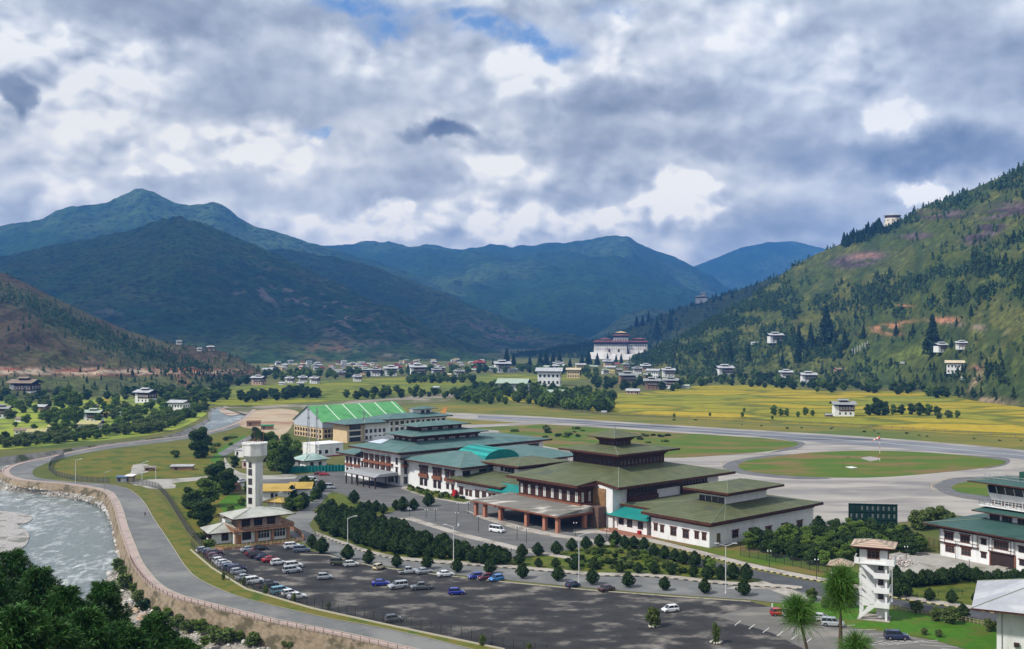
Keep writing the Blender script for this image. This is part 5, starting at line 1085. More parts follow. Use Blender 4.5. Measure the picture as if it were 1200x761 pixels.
# --- stair tower
sp_ = G(1024, 724.5); t = Bld('stair_tower', 'white training tower with zigzag outside stairs and a brown hipped roof on the bright lawn', 'tower', (sp_.x, sp_.y), -24)
for x in (-2.9, 2.6):
    for y in (-2.2, 2.0): t.box('column', x, x + .45, y, y + .45, 0, 13.2, m_white)
t.box('core_wall', .5, 2.6, .4, 2.0, 0, 13.1, m_white); t.box('base_slab', -3.4, 3.6, -2.9, 2.9, 0, .18, m_pave)
t.box('back_wall', -2.44, 2.59, 1.9, 2.12, 2.2, 12.8, m_white)
for k, z in enumerate((3.2, 6.5, 9.8)):
    t.box('landing', .2, 3.4, -2.7, 1.9, z, z + .2, m_white); t.box('landing_parapet', .2, 3.4, -2.85, -2.7, z - .1, z + 1.15, m_white); t.box('landing_parapet', 3.4, 3.55, -2.85, 1.9, z - .1, z + 1.15, m_white)
for z in (0.18, 3.4, 6.7, 10.0):
    b = MB(); h = 3.1 if z > 1 else 3.0
    for y0, y1 in ((-2.8, -2.65), (-1.2, -1.05)):
        b.v += []; pts = [(.3, z), (.3, z + 1.1), (-3.0, z + h + .9), (-3.0, z + h - .25)]
        if z < 1: pts = [(-3.0, z), (-3.0, z + 1.0), (.3, z + h + 1.0), (.3, z + h - .2)]
        n = len(b.v); b.v += [(x, y0, zz) for x, zz in pts] + [(x, y1, zz) for x, zz in pts]
        for f in ((0, 1, 2, 3), (7, 6, 5, 4), (0, 4, 5, 1), (1, 5, 6, 2), (2, 6, 7, 3), (3, 7, 4, 0)): b.f.append(tuple(n + i for i in f)); b.m.append(0)
    t.part('stair_flight', b, m_white)
for z in (4.2, 7.4, 10.8): t.win('plain', 'F', .4, 1.5, z + .3, .9, 1.2); t.win('plain', 'S', 2.62, 1.2, z + .3, .8, 1.2)
t.box('cabin', -2.9, 3.05, -2.2, 2.45, 13.1, 16.4, m_white); t.win('red', 'F', -2.2, .1, 14.1, 2.4, 1.6); t.win('red', 'S', 3.05, .5, 13.9, 1.5, 1.9)
t.box('cabin_floor', -4.0, 4.7, -3.0, 2.6, 12.8, 13.1, m_white)
for q_ in ((-4.0, -3.85, -3.0, 1.5), (3.06, 4.7, -3.0, -2.85), (4.55, 4.7, -3.0, 2.6), (-4.0, -2.91, -3.0, -2.85)): t.box('balcony_parapet', *q_, 13.1, 14.2, m_white)
t.cornice(-2.9, 3.05, -2.2, 2.45, 16.0, 16.6, .7); t.roof((-4.8, 4.9, -4.0, 4.2), 16.9, (-.4, .5, -.2, .4), 18.0, roof_mat('pale_brown_roof', (.36, .26, .20), (.42, .31, .24)))
gp = G(985, 676); t = Bld('gate_hut', 'tiny white gate hut with pale brown hipped roof beside the new road', 'hut', (gp.x, gp.y), -24)
t.box('wall', -2.4, 2.4, -.6, 3.4, 0, 2.9, m_white); t.roof((-3.4, 3.4, -1.7, 4.5), 3.1, (-.2, .2, 1.2, 1.6), 4.6, roof_mat('pale_brown_roof', (.36, .26, .20), (.42, .31, .24)))
t.win('dark', 'F', -.6, -1.1, 1.0, 1.6, 1.1); t.win('dark', 'S', 2.4, 1.2, 1.0, 1.3, 1.1); t.win('dark', 'F', -.6, 1.2, 1.0, 1.2, 1.1)
# --- framed green screen at the apron edge
gb = G(996, 619); gb2 = G(1050, 620.5); t = Bld('panel_screen', 'tall dark green framed screen of square panels standing at the apron edge', 'screen', ((gb.x + gb2.x) / 2, (gb.y + gb2.y) / 2), math.degrees(math.atan2(gb2.y - gb.y, gb2.x - gb.x)))
w_ = 7.7; t.box('backing', -w_, w_, .1, .35, .3, 8.2, mat('very_dark_green', (.010, .032, .026), (.014, .04, .032), .5)); b = MB()
for i in range(10): x = -w_ + 2 * w_ * i / 9; b.box(x - .1, x + .1, -.1, .095, 0, 8.3)
for z in (.6, 3.0, 5.5, 8.0): b.box(-w_, w_, -.12, .09, z, z + .15)
t.part('frame', b, mat('dark_green_steel', (.012, .035, .028)))
rnd = random.Random(8)
for i in range(9):
    for z in (3.35, 5.85):
        if rnd.random() < (.45 if i < 3 else .85): x = -w_ + 2 * w_ * (i + .5) / 9; t.box('pane', x - .35, x + .25, .03, .09, z + .2, z + 1.5, mat('faded_grey_pane', (.12, .14, .13)))
# --- grey roofed building at the lower right corner
cp = G(1168, 762); t = Bld('corner_building', 'white building with broad grey sheet roof, cut by the bottom corner of the view', 'building', (cp.x, cp.y), -26)
t.box('wall', 0, 22, 0, 18, -1, 8.3, m_white); t.cornice(0, 22, 0, 18, 8.1, 8.6, .6); t.roof((-4.6, 26, -4.2, 22), 9.1, (9, 13, 8, 10), 13.6, mat('grey_sheet_roof', (.36, .37, .40), (.30, .31, .34), .3, c3=(.44, .45, .47), scale3=.15, rough=.6), fascia=.4)
t.box('lamp', 3.2, 4.2, -.5, 0, 1.2, 2.0, m_dark); t.box('carved_bracket', 5.5, 7.4, -1.2, 0, 6.5, 8.05, m_timber); t.box('drain_pipe', .9, 1.05, -.16, -.01, 0, 8, m_metal)
# ------------------------------------------------------------------ vehicles
m_tyre = mat('tyre_rubber', (.012, .012, .012), rough=.9); m_rim = mat('alloy_rim', (.35, .36, .37), rough=.3, metal=.7)
m_head = mat('headlight_glass', (.75, .78, .8), rough=.15); m_tail = mat('tail_light', (.25, .01, .01), rough=.3); m_black = mat('black_trim', (.015, .015, .016), rough=.6)
m_cglass, _nt, _b = node_mat('car_glass'); _b.inputs['Base Color'].default_value = (.018, .022, .028, 1); _b.inputs['Roughness'].default_value = .06; _b.inputs['Specular IOR Level'].default_value = .7
CARC = {'white': (.72, .73, .74), 'silver': (.42, .45, .47), 'pearl': (.60, .62, .62), 'grey': (.13, .14, .15), 'dark': (.035, .037, .04), 'black': (.012, .012, .014), 'red': (.42, .012, .015), 'maroon': (.13, .012, .022),
        'purple': (.055, .015, .045), 'blue': (.015, .03, .30), 'navy': (.012, .022, .075), 'brightblue': (.02, .18, .50), 'lightblue': (.13, .32, .42), 'slate': (.12, .16, .22), 'brown': (.05, .02, .016), 'olive': (.035, .042, .02), 'cream': (.60, .52, .32)}
def paint_mat(c):
    if 'paint_' + c in MT: return MT['paint_' + c]
    m, nt, b = node_mat('paint_' + c); b.inputs['Base Color'].default_value = (*CARC[c], 1); b.inputs['Roughness'].default_value = .32; b.inputs['Metallic'].default_value = .25 if c in ('silver', 'grey', 'slate') else 0
    b.inputs['Coat Weight'].default_value = .7; b.inputs['Coat Roughness'].default_value = .08; MT['paint_' + c] = m; return m
# kind: length, width, stations of the lower body (x, top z), glass (x rear low, x front low, x rear top, x front top, z belt, z top), wheel x, radius
KIND = {
 'hatch': (3.7, 1.6, [(-1.85, .62), (-1.78, .92), (-1.2, .96), (.7, .98), (1.0, .95), (1.6, .82), (1.83, .66), (1.85, .5)], (-1.74, 1.12, -1.35, .42, .93, 1.50), (-1.15, 1.18), .29),
 'sedan': (4.3, 1.68, [(-2.15, .62), (-2.08, .96), (-1.4, 1.0), (.8, .96), (1.1, .93), (1.9, .80), (2.12, .64), (2.15, .5)], (-1.55, 1.12, -.95, .42, .95, 1.43), (-1.3, 1.35), .31),
 'suv': (4.6, 1.82, [(-2.3, .66), (-2.25, 1.05), (-1.5, 1.10), (.9, 1.12), (1.15, 1.1), (2.05, 1.02), (2.27, .8), (2.3, .6)], (-2.2, 1.22, -2.05, .62, 1.08, 1.74), (-1.4, 1.42), .37),
 'pickup': (5.0, 1.78, [(-2.5, .70), (-2.47, .86), (-.8, .88), (-.75, 1.06), (1.05, 1.08), (1.15, 1.06), (2.2, .98), (2.46, .8), (2.5, .6)], (-.78, 1.2, -.62, .62, 1.05, 1.68), (-1.55, 1.6), .37),
 'minibus': (4.9, 1.85, [(-2.45, .66), (-2.42, 1.15), (-1, 1.18), (1.3, 1.18), (1.85, 1.12), (2.35, .95), (2.45, .7), (2.45, .5)], (-2.4, 1.98, -2.3, 1.35, 1.15, 2.02), (-1.5, 1.55), .34),
 'jeep': (4.2, 1.8, [(-2.1, .7), (-2.08, 1.1), (.5, 1.12), (.6, 1.12), (1.9, 1.06), (2.08, .95), (2.1, .7)], (-2.05, .6, -2.0, .4, 1.1, 1.85), (-1.3, 1.35), .38)}
_car = {}
def car(kind, colour, px, py, ang, label, group='cars parked on the airport car park', bed=None):
    k = (kind, colour); loc = G(px, py)
    L_, W, st, gl, wx, wr = KIND[kind]; P = paint_mat(colour); hw = W / 2
    name = {'hatch': 'hatchback_car', 'sedan': 'sedan_car', 'suv': 'suv_car', 'pickup': 'pickup_truck', 'minibus': 'minibus', 'jeep': 'jeep'}[kind]
    cat = {'pickup': 'pickup truck', 'minibus': 'minibus'}.get(kind, 'car')
    if k in _car:
        o = copy_tree(_car[k], loc + Vector((0, 0, .07)), R(ang)); o['label'] = label; o['group'] = group; return o
    root = empty(name, loc + Vector((0, 0, .07)), R(ang), label, cat, group); _car[k] = root; root.scale = (1.08,) * 3
    b = MB(); zb = .24
    secs = []
    for i, (x, zt) in enumerate(st):
        tp = .86 if i in (0, len(st) - 1) else (.95 if i in (1, len(st) - 2) else 1); w = hw * tp
        secs.append([(x, -w * .93, zb), (x, -w, zb + .14), (x, -w, zt - .20), (x, -w * .90, zt), (x, w * .90, zt), (x, w, zt - .20), (x, w, zb + .14), (x, w * .93, zb)])
    for i in range(len(secs) - 1):
        for j in range(8): b.face([secs[i][j], secs[i + 1][j], secs[i + 1][(j + 1) % 8], secs[i][(j + 1) % 8]], 1 if j == 7 else 0)
    b.face(secs[0]); b.face(list(reversed(secs[-1])))
    for x in wx:
        for s in (-1, 1): b.cyl((x, s * (hw - .02), wr), (x, s * (hw + .012), wr), wr * 1.14, n=12, m=1)
    b.box(-L_ / 2 - .03, -L_ / 2 + .1, -hw * .8, hw * .8, .30, .48, 1); b.box(L_ / 2 - .08, L_ / 2 + .03, -hw * .8, hw * .8, .28, .44, 1)
    if kind == 'pickup': b.box(-2.38, -.88, -hw * .78, hw * .78, .885, .90, 1)
    b.build('body', [P, m_black], root, fix=False)
    x0, x1, x2, x3, z0, z1 = gl; b = MB(); b.frus((x0, x1, -hw * .88, hw * .88), z0, (x2, x3, -hw * .74, hw * .74), z1); b.build('window_glass', m_cglass, root)
    b = MB(); b.frus((x2 - .05, x3 + .05, -hw * .76, hw * .76), z1 - .015, (x2 + .05, x3 - .1, -hw * .66, hw * .66), z1 + .06)
    n_p = [0, .42, 1] if kind not in ('suv', 'minibus') else [0, .33, .66, 1]
    for s in (-1, 1):
        for f in n_p: xa, xb = x0 + (x1 - x0) * f, x2 + (x3 - x2) * f; b.cyl((xa, s * hw * .885, z0), (xb, s * hw * .745, z1), .05 if f in (0, 1) else .04, n=4)
    b.build('roof', P, root)
    for x in wx:
        for s in (-1, 1):
            w = MB().cyl((0, -.10, 0), (0, .10, 0), wr, n=14).build('wheel', m_tyre, root, (x, s * (hw - .07), wr)); MB().cyl((0, s * .095, 0), (0, s * .115, 0), wr * .62, n=10).build('rim', m_rim, w)
    for s in (-1, 1):
        zh_ = st[-2][1] - .02; MB().box(-.05, .05, -.16, .16, -.08, .08).build('headlight', m_head, root, (L_ / 2 - .03, s * hw * .68, zh_)); MB().box(-.04, .04, -.09, .09, -.15, .15).build('tail_light', m_tail, root, (-L_ / 2 + .01, s * hw * .80, .78))
        MB().box(-.06, .06, -.07, .07, -.06, .06).build('wing_mirror', P, root, (x1 - .15, s * (hw + .05), z0 + .06))
    return root
A = 'on the worn car park'
CARS = [
 ('hatch', 'silver', 237.5, 647.5, 41, 'silver hatchback at the restaurant end of the fence row'), ('hatch', 'slate', 244.5, 649.5, 41, 'slate blue hatchback, second from the restaurant in the fence row'),
 ('suv', 'purple', 251, 651.5, 41, 'dark purple off-roader third in the fence row'), ('hatch', 'maroon', 251, 654.5, 41, 'maroon hatchback beside the purple off-roader'),
 ('sedan', 'brown', 254, 657, 41, 'dark brown saloon between maroon and white cars in the fence row'), ('hatch', 'white', 257, 659.8, 41, 'white hatchback next to the dark brown saloon'),
 ('sedan', 'white', 261, 662.5, 41, 'white saloon between white hatchback and silver saloon in the fence row'), ('sedan', 'silver', 264, 665.5, 41, 'silver saloon in the middle of the fence row'),
 ('hatch', 'slate', 268, 668, 41, 'slate grey hatchback after the silver saloon in the fence row'), ('suv', 'navy', 277, 670, 38, 'dark navy off-roader halfway along the fence row'),
 ('hatch', 'silver', 278.5, 673, 38, 'silver hatchback overlapping the dark navy off-roader'), ('sedan', 'silver', 286, 680, 36, 'pale silver saloon behind a young roadside sapling'),
 ('suv', 'white', 297.5, 684.2, 36, 'white off-roader beside a dark open pickup at the fence'), ('pickup', 'dark', 314, 688.5, 33, 'dark grey open pickup at the fence between two white cars'),
 ('suv', 'lightblue', 329, 696, 34, 'light blue off-roader at the far end of the fence row'), ('hatch', 'white', 339.5, 698.5, 34, 'white hatchback squeezed beside the light blue off-roader'), ('sedan', 'white', 348, 702, 28, 'white saloon, last car of the fence row'),
 ('sedan', 'silver', 291, 646.5, 41, 'silver saloon against the restaurant garden wall'), ('sedan', 'black', 305, 645, 35, 'black saloon against the restaurant garden wall'),
 ('sedan', 'maroon', 296.5, 651, 38, 'dark red saloon heading the second parking row'), ('suv', 'black', 301.5, 653.5, 38, 'black off-roader between dark red and navy cars in the second row'),
 ('sedan', 'navy', 308.5, 655.8, 38, 'navy saloon beside the bright red car'), ('sedan', 'red', 316.5, 658.6, 32, 'bright red saloon in the second parking row'),
 ('hatch', 'white', 325.6, 662, 30, 'white hatchback next to the bright red saloon'), ('suv', 'pearl', 344, 666, 28, 'pearl white off-roader parked behind another white one'), ('suv', 'silver', 342, 671.5, 28, 'silver off-roader in the open middle of the car park'),
 ('suv', 'white', 342.5, 643, 24, 'white off-roader by the two cone trees near the restaurant'), ('suv', 'slate', 353.5, 647, 8, 'slate and silver off-roader beside the two cone trees'),
 ('hatch', 'silver', 380.5, 679, 20, 'small silver hatchback alone in the middle of the dark asphalt'), ('jeep', 'olive', 397, 662.5, -8, 'dark olive canvas topped jeep under the kerb trees'),
 ('hatch', 'pearl', 411.5, 664, 22, 'pearl white hatchback beside the olive jeep'), ('hatch', 'cream', 443.8, 667.5, 60, 'cream and white hatchback between two cone trees'),
 ('pickup', 'silver', 478, 672.5, 16, 'silver grey pickup beside a cone tree on the kerb'), ('sedan', 'silver', 497, 672.5, 30, 'silver saloon under the cone tree next to the pickup'),
 ('sedan', 'white', 522, 675.8, 22, 'white saloon with dark rear parked askew near the kerb'), ('hatch', 'blue', 557.5, 678.5, 200, 'deep blue hatchback beside the maroon one near the kerb'),
 ('hatch', 'maroon', 569, 679.6, 205, 'maroon hatchback between deep blue and bright blue cars'), ('hatch', 'brightblue', 581.6, 681, 215, 'bright blue hatchback under the kerb trees'),
 ('sedan', 'blue', 446, 686.5, 14, 'deep blue saloon beside the silver off-roader'), ('suv', 'silver', 466.5, 690, 205, 'silver off-roader between blue saloon and grey pickup'),
 ('pickup', 'grey', 493.8, 691, 196, 'dark grey pickup in the open beside the silver off-roader'), ('hatch', 'blue', 534.6, 697, 12, 'dark blue hatchback alone on the open asphalt'),
 ('hatch', 'grey', 460.5, 729, 22, 'grey hatchback alone near the roadside fence'), ('hatch', 'navy', 671.3, 688.5, 38, 'navy blue hatchback beside the tall white lamp'),
 ('sedan', 'brown', 711, 693, 40, 'very dark brown saloon beside a cone tree'), ('hatch', 'white', 785.5, 717.5, 200, 'small white hatchback on the empty worn asphalt'),
 ('hatch', 'red', 913, 721.5, 5, 'dark red hatchback at the edge of the bright lawn'), ('hatch', 'white', 926.5, 722.5, 10, 'white hatchback beside the dark red one at the lawn'),
 ('sedan', 'pearl', 962, 727.5, -20, 'pearl white saloon half hidden behind the pine top'), ('suv', 'silver', 975.5, 734, -14, 'silver estate car near the foot of the stair tower'),
 ('suv', 'navy', 1050.5, 749.5, -6, 'dark navy off-roader in the marked bays by the lawn')]
for k, c, x, y, a, l in CARS: car(k, c, x, y, a, l)
car('minibus', 'white', 582.3, 624, -38, 'white minibus driving on the forecourt before the pillared canopy', 'vehicles on the forecourt'); car('minibus', 'pearl', 365, 565, -30, 'pearl white minibus half hidden by the forecourt trees', 'vehicles on the forecourt')
car('minibus', 'silver', 384.5, 573, 0, 'silver and teal minibus standing on the forecourt behind trees', 'vehicles on the forecourt'); car('sedan', 'red', 380, 557.5, 10, 'red saloon by the teal green screen fence', 'vehicles on the forecourt'); car('sedan', 'maroon', 374, 556.6, 10, 'dark red saloon at the teal green screen fence', 'vehicles on the forecourt')
car('hatch', 'white', 283, 566, 60, 'white hatchback on the yard behind the water tower', 'vehicles on the forecourt')
car('minibus', 'white', 444, 515, 20, 'white delivery van before the white office block', 'vehicles on the forecourt')

# ------------------------------------------------------------------ lamps, masts, windsock
m_lampw = mat('lamp_white_steel', (.55, .56, .57), rough=.45); m_lampd = mat('lamp_dark_steel', (.03, .03, .032), rough=.5)
def street_lamp(x, y, ytop, label, arm=1, z=0, double=False, col=None, r=.11):
    p = G(x, y, z); h = (y - ytop) / FOC * p.y; m = col or m_lampw
    root = empty('street_lamp', p, 0, label, 'street lamp', 'white street lamps')
    b = MB().cyl((0, 0, 0), (0, 0, h - .6), r * 1.25, r * .8, n=8); b.cyl((0, 0, 0), (0, 0, .5), r * 2.2, r * 2, n=8); b.build('pole', m, root)
    for s in ((-1, 1) if double else (arm,)):
        MB().cyl((0, 0, h - .7), (s * 1.9, 0, h), r * .7, n=6).build('arm', m, root); MB().box(-.55, .55, -.18, .18, -.09, .09).build('lamp_head', m, root, (s * 2.3, 0, h + .04))
    return root
street_lamp(407.5, 645.5, 605, 'tall white street lamp rising from the dark hedge by the access road'); street_lamp(531.5, 659, 615, 'tall white street lamp at the open end of the dark hedge', arm=-1)
street_lamp(678.5, 684.5, 625, 'tall white street lamp beside the navy hatchback'); street_lamp(850.5, 696, 637, 'tall white street lamp with two arms near the road junction', double=True)
street_lamp(1045.5, 706, 652, 'tall white street lamp beside the stair tower'); street_lamp(88.5, 566, 538, 'white street lamp by the mesh fence at the river bend'); street_lamp(166.5, 563, 541, 'white street lamp by the gravel track')
street_lamp(182.5, 562, 547, 'short white lamp post beside the ruined hut', arm=-1); street_lamp(122.5, 575, 552, 'thin grey lamp post at the river wall', r=.07, col=m_metal); street_lamp(321.5, 612, 577, 'slim white pole behind the restaurant', r=.07)
street_lamp(337, 596, 574, 'slim white pole between yellow roofs and trees', r=.07); street_lamp(379, 603, 588, 'slim white pole beside the side lane', r=.06); street_lamp(988, 551, 536, 'thin marker pole on the round grass island', r=.04, col=m_lampd)
def park_lamp(x, y, yt, label):
    p = G(x, y); h = (y - yt) / FOC * p.y; root = empty('park_lamp', p, 0, label, 'lamp post', 'dark double headed lamp posts')
    MB().cyl((0, 0, 0), (0, 0, h), .09, .06, n=6).build('pole', m_lampd, root); b = MB().cyl((-.42, 0, h - .1), (.42, 0, h - .1), .04, n=5); b.build('crossbar', m_lampd, root)
    for s in (-1, 1): MB().cyl((0, 0, -.16), (0, 0, .16), .16, .10, n=8).build('lamp_globe', m_head, root, (s * .42, 0, h + .06))
for x, y, yt, l in [(480, 605, 597, 'at the tip of the long traffic island'), (499.5, 607, 597.5, 'second on the traffic island from its tip'), (510.4, 611, 597, 'third on the traffic island from its tip'), (535.4, 617, 601, 'beside the litter bin on the traffic island'),
                    (560.7, 624, 606, 'halfway down the traffic island'), (606, 633, 618, 'on the traffic island opposite the canopy'), (617, 636.6, 620, 'near the garden end of the traffic island'), (674, 629, 613, 'at the corner of the pillared canopy'),
                    (711, 634.6, 621, 'before the teal roofed annex'), (537, 602, 590, 'on the forecourt behind the traffic island'), (549, 603, 590, 'on the forecourt beside the first pillar'), (901.6, 665, 646, 'on the pavement beside the tall mesh fence'), (957, 679, 656, 'by the little gate hut'), (1062, 656, 641, 'at the rubble heap'),
                    (1120, 655.5, 635, 'before the entrance of the control building'), (1136, 672, 656, 'on the gravel yard of the control building'), (1197.6, 669, 646, 'at the frame edge before the control building'), (599, 655, 643, 'between kerb trees of the garden')]:
    park_lamp(x, y, yt, 'slim dark double headed lamp ' + l)
def mast(x, y, yt, label):
    p = G(x, y); h = (y - yt) / FOC * p.y; b = MB(); w0, w1 = .85, .22
    n = 16
    def c(k, i): t = k / n; w = w0 + (w1 - w0) * t; sx, sy = ((-1, -1), (1, -1), (1, 1), (-1, 1))[i % 4]; return (sx * w, sy * w, h * t)
    for k in range(n):
        for i in range(4): b.cyl(c(k, i), c(k + 1, i), .06, n=4, cap=False); b.cyl(c(k, i), c(k + 1, i + 1), .035, n=3, cap=False); b.cyl(c(k + 1, i), c(k + 1, i + 1), .035, n=3, cap=False)
    root = empty('radio_mast', p, .4, label, 'radio mast', 'radio masts'); b.build('lattice', m_metal, root)
    b = MB()
    for z in (.8, .93): b.cyl((-.5, 0, h * z), (.5, 0, h * z), .35, n=8)
    b.build('antenna', m_metal, root); MB().cyl((0, 0, h), (0, 0, h + 2.2), .05, n=4).build('tip', m_metal, root)
mast(361.5, 548, 475, 'tall grey lattice radio mast above the white service building'); mast(371.5, 540, 478, 'grey lattice radio mast before the hangar gable'); mast(426.5, 518, 482, 'slender grey lattice radio mast before the office block')
wp = G(1031, 541); root = empty('windsock', wp, 0, 'red and white windsock on a banded pole on the round grass island', 'windsock')
for i in range(6): MB().cyl((0, 0, i * 2), (0, 0, i * 2 + 2), .10, n=8).build('pole_band', m_red if i % 2 else m_white, root)
d = Vector((-1.1, .2, -.55)).normalized(); p = Vector((0, 0, 12))
b = MB()
for i in range(5): b.cyl(p + d * i * .85, p + d * (i + 1) * .85, .62 - i * .09, .62 - (i + 1) * .09, n=10, m=i % 2, cap=False)
b.build('sock', [mat('windsock_red', (.55, .12, .08)), m_white], root, (.0, 0, 0))
# parked airliner behind the office block: only its tail shows
ap = G(497, 493.5); root = empty('airliner', ap, R(182), 'parked airliner showing its orange and yellow tail behind the office block', 'aeroplane')
b = MB(); st = [(-15, 1.7, .3), (-12, 2.4, 1.0), (-8, 2.6, 1.7), (10, 2.6, 1.9), (13.5, 2.5, 1.5), (15.5, 2.3, .4)]; rings = []
for x, z, r in st: rings.append([(x, r * math.cos(2 * math.pi * i / 12), z + 1.2 + r * math.sin(2 * math.pi * i / 12)) for i in range(12)])
for i in range(len(rings) - 1):
    for j in range(12): b.face([rings[i][j], rings[i + 1][j], rings[i + 1][(j + 1) % 12], rings[i][(j + 1) % 12]])
b.face(rings[0]); b.face(rings[-1]); b.build('fuselage', m_white, root, smooth=True)
b = MB(); f = [(-10.5, 5.2), (-15.4, 5.0), (-16.6, 9.8), (-14.4, 9.8)]; n = len(f); b.v = [(x, -.15, z) for x, z in f] + [(x, .15, z) for x, z in f]; b.f = [(0, 1, 2, 3), (7, 6, 5, 4), (0, 4, 5, 1), (1, 5, 6, 2), (2, 6, 7, 3), (3, 7, 4, 0)]; b.m = [0] * 6
b.build('tail_fin', mat('orange_tail_paint', (.62, .20, .06), (.70, .42, .12), .35), root)
for s in (-1, 1): MB().prism([(2.5, s * 1.8), (-3, s * 1.8), (-5.5, s * 15.5), (-4, s * 15.5)] if s > 0 else [(-3, -1.8), (2.5, -1.8), (-4, -15.5), (-5.5, -15.5)], 2.9, 3.2).build('wing', m_white, root); MB().cyl((-2, s * 5.2, 2.0), (2.2, s * 5.2, 2.0), .8, 1.0, n=12).build('engine', m_white, root); MB().box(-.5, .5, -.25, .25, 0, 2.4).build('landing_gear', m_tyre, root, (-1.5, s * 2.8, 0))
MB().box(-.4, .4, -.2, .2, 0, 2.6).build('landing_gear', m_tyre, root, (11.5, 0, 0))

# ------------------------------------------------------------------ fences
def wire(name, c, a):
    m, nt, b = node_mat(name); b.inputs['Base Color'].default_value = (*c, 1); b.inputs['Roughness'].default_value = .8; b.inputs['Alpha'].default_value = a; return m
m_wire = wire('dark_wire_mesh', (.04, .042, .04), .28); m_wire2 = wire('grey_wire_mesh', (.07, .07, .065), .55)
WT2 = [(x, y) for x, y in WALL_TOP if x > 150 and y > 650]
chain('promenade_railing', 'slim brown railing along the pink riverside pavement', 'railing', offset([G(x, y, .35) for x, y in WT2], -.1), 1.05, 2.6, mat('railing_brown', (.16, .09, .07)), mat('railing_brown', (.16, .09, .07)), .06, 2, r=.035)
chain('car_park_fence', 'tall dark wire mesh fence between the car park and the river road', 'fence', [(224, 641), (238, 655), (258, 671), (290, 690), (340, 705.5), (415, 723), (480, 736), (540, 748), (592, 759), (640, 770)], 2.3, 2.7, m_lampd, m_lampd, .05, 2, mesh=m_wire, r=.02)
chain('concrete_edge', 'pale concrete edging along the foot of the car park fence', 'wall', [(224, 645), (238, 658), (262, 676), (292, 692.5), (340, 707.5), (415, 725), (480, 738.5), (592, 762)], .3, 50, m_kl, m_kl, 0, 0, wall=(.35, .35, m_kl))
chain('meadow_fence', 'tall grey wire mesh fence beside the river road verge, running to the car park', 'fence', [(150, 567), (170, 569), (186, 573.5), (196, 585), (207, 603), (220, 624), (236, 642)], 2.5, 3, m_lampd, m_lampd, .05, 2, mesh=m_wire2, r=.03)
chain('meadow_fence', 'grey wire mesh fence curving round the dry meadow at the river bend', 'fence', [(75, 535), (60, 544), (57, 551), (66, 558), (88, 563.5), (128, 566.5)], 2.4, 3, m_lampd, m_lampd, .05, 2, mesh=m_wire2, r=.03)
chain('perimeter_fence', 'long low wire fence between the airfield and the rice fields', 'fence', [(640, 479.5), (700, 485.5), (800, 490), (900, 495.2), (1000, 500.2), (1100, 506.6), (1200, 513.2), (1260, 518)], 2.2, 7, mat('concrete_post', (.20, .19, .17)), m_lampd, .13, 2, mesh=m_wire, r=.03)
chain('yard_fence', 'tall dark mesh fence in front of the dense hedge beside the new road', 'fence', [(868, 652), (890, 656), (920, 662), (950, 669), (980, 676)], 2.8, 2.8, m_lampd, m_lampd, .06, 2, mesh=m_wire, r=.03)
chain('picket_fence', 'low cream picket fence between the new road and the bright lawn', 'fence', [(1048, 715), (1080, 720), (1120, 727), (1167, 736.5), (1200, 743)], 1.2, .9, mat('cream_picket', (.30, .27, .17)), mat('cream_picket', (.30, .27, .17)), .09, 2, r=.05)
chain('garden_fence', 'thin dark fence crossing the grass before the control building', 'fence', [(1062, 703), (1100, 699), (1150, 697), (1200, 699), (1240, 702)], 1.5, 3, m_lampd, m_lampd, .05, 3, r=.02)
chain('apron_fence', 'rusty panel fence and gate beside the control building', 'fence', [(1054, 628), (1066, 634), (1080, 638), (1100, 645)], 3.0, 2.5, mat('rusty_post', (.14, .09, .05)), mat('rusty_post', (.14, .09, .05)), .1, 6, r=.06)
for x, y in ((932, 709), (945, 708), (905, 712), (918, 713)):
    p = G(x, y); b = MB().box(-.12, .12, -.12, .12, 0, .9); o = b.build('bollard', m_white, None, p); tag(o, f'short white bollard at the junction island, {["by the pavement tip", "beside the grass patch", "by the kerb line", "near the red hatchback"][[932, 945, 905, 918].index(x)]}', 'bollard', group='white bollards at the junction')
# rubble heap and planters, litter bin
rnd = random.Random(3)
def rock_mesh(name, r, seed, m, sq=.6):
    import bmesh
    bm = bmesh.new(); bmesh.ops.create_icosphere(bm, subdivisions=2, radius=r); rr = random.Random(seed); o = Vector((rr.random() * 9, rr.random() * 9, 0))
    for v in bm.verts: v.co *= 1 + .55 * noise.noise(v.co / r * 1.3 + o); v.co.z *= sq
    me = D.meshes.new(name); bm.to_mesh(me); bm.free(); me.materials.append(m); return me
m_rock = mat('river_boulder', (.36, .33, .29), (.50, .47, .42), .9, c3=(.20, .19, .15), scale3=.5, bump=.15, lo3=.55, hi3=.65); m_rocko = mat('orange_boulder', (.42, .27, .18), (.50, .38, .28), .8, c3=(.30, .26, .20), scale3=.4, bump=.15)
RM = [rock_mesh('boulder', 1, i, m_rock) for i in range(4)]; RO = [rock_mesh('boulder', 1, 9 + i, m_rocko) for i in range(3)]
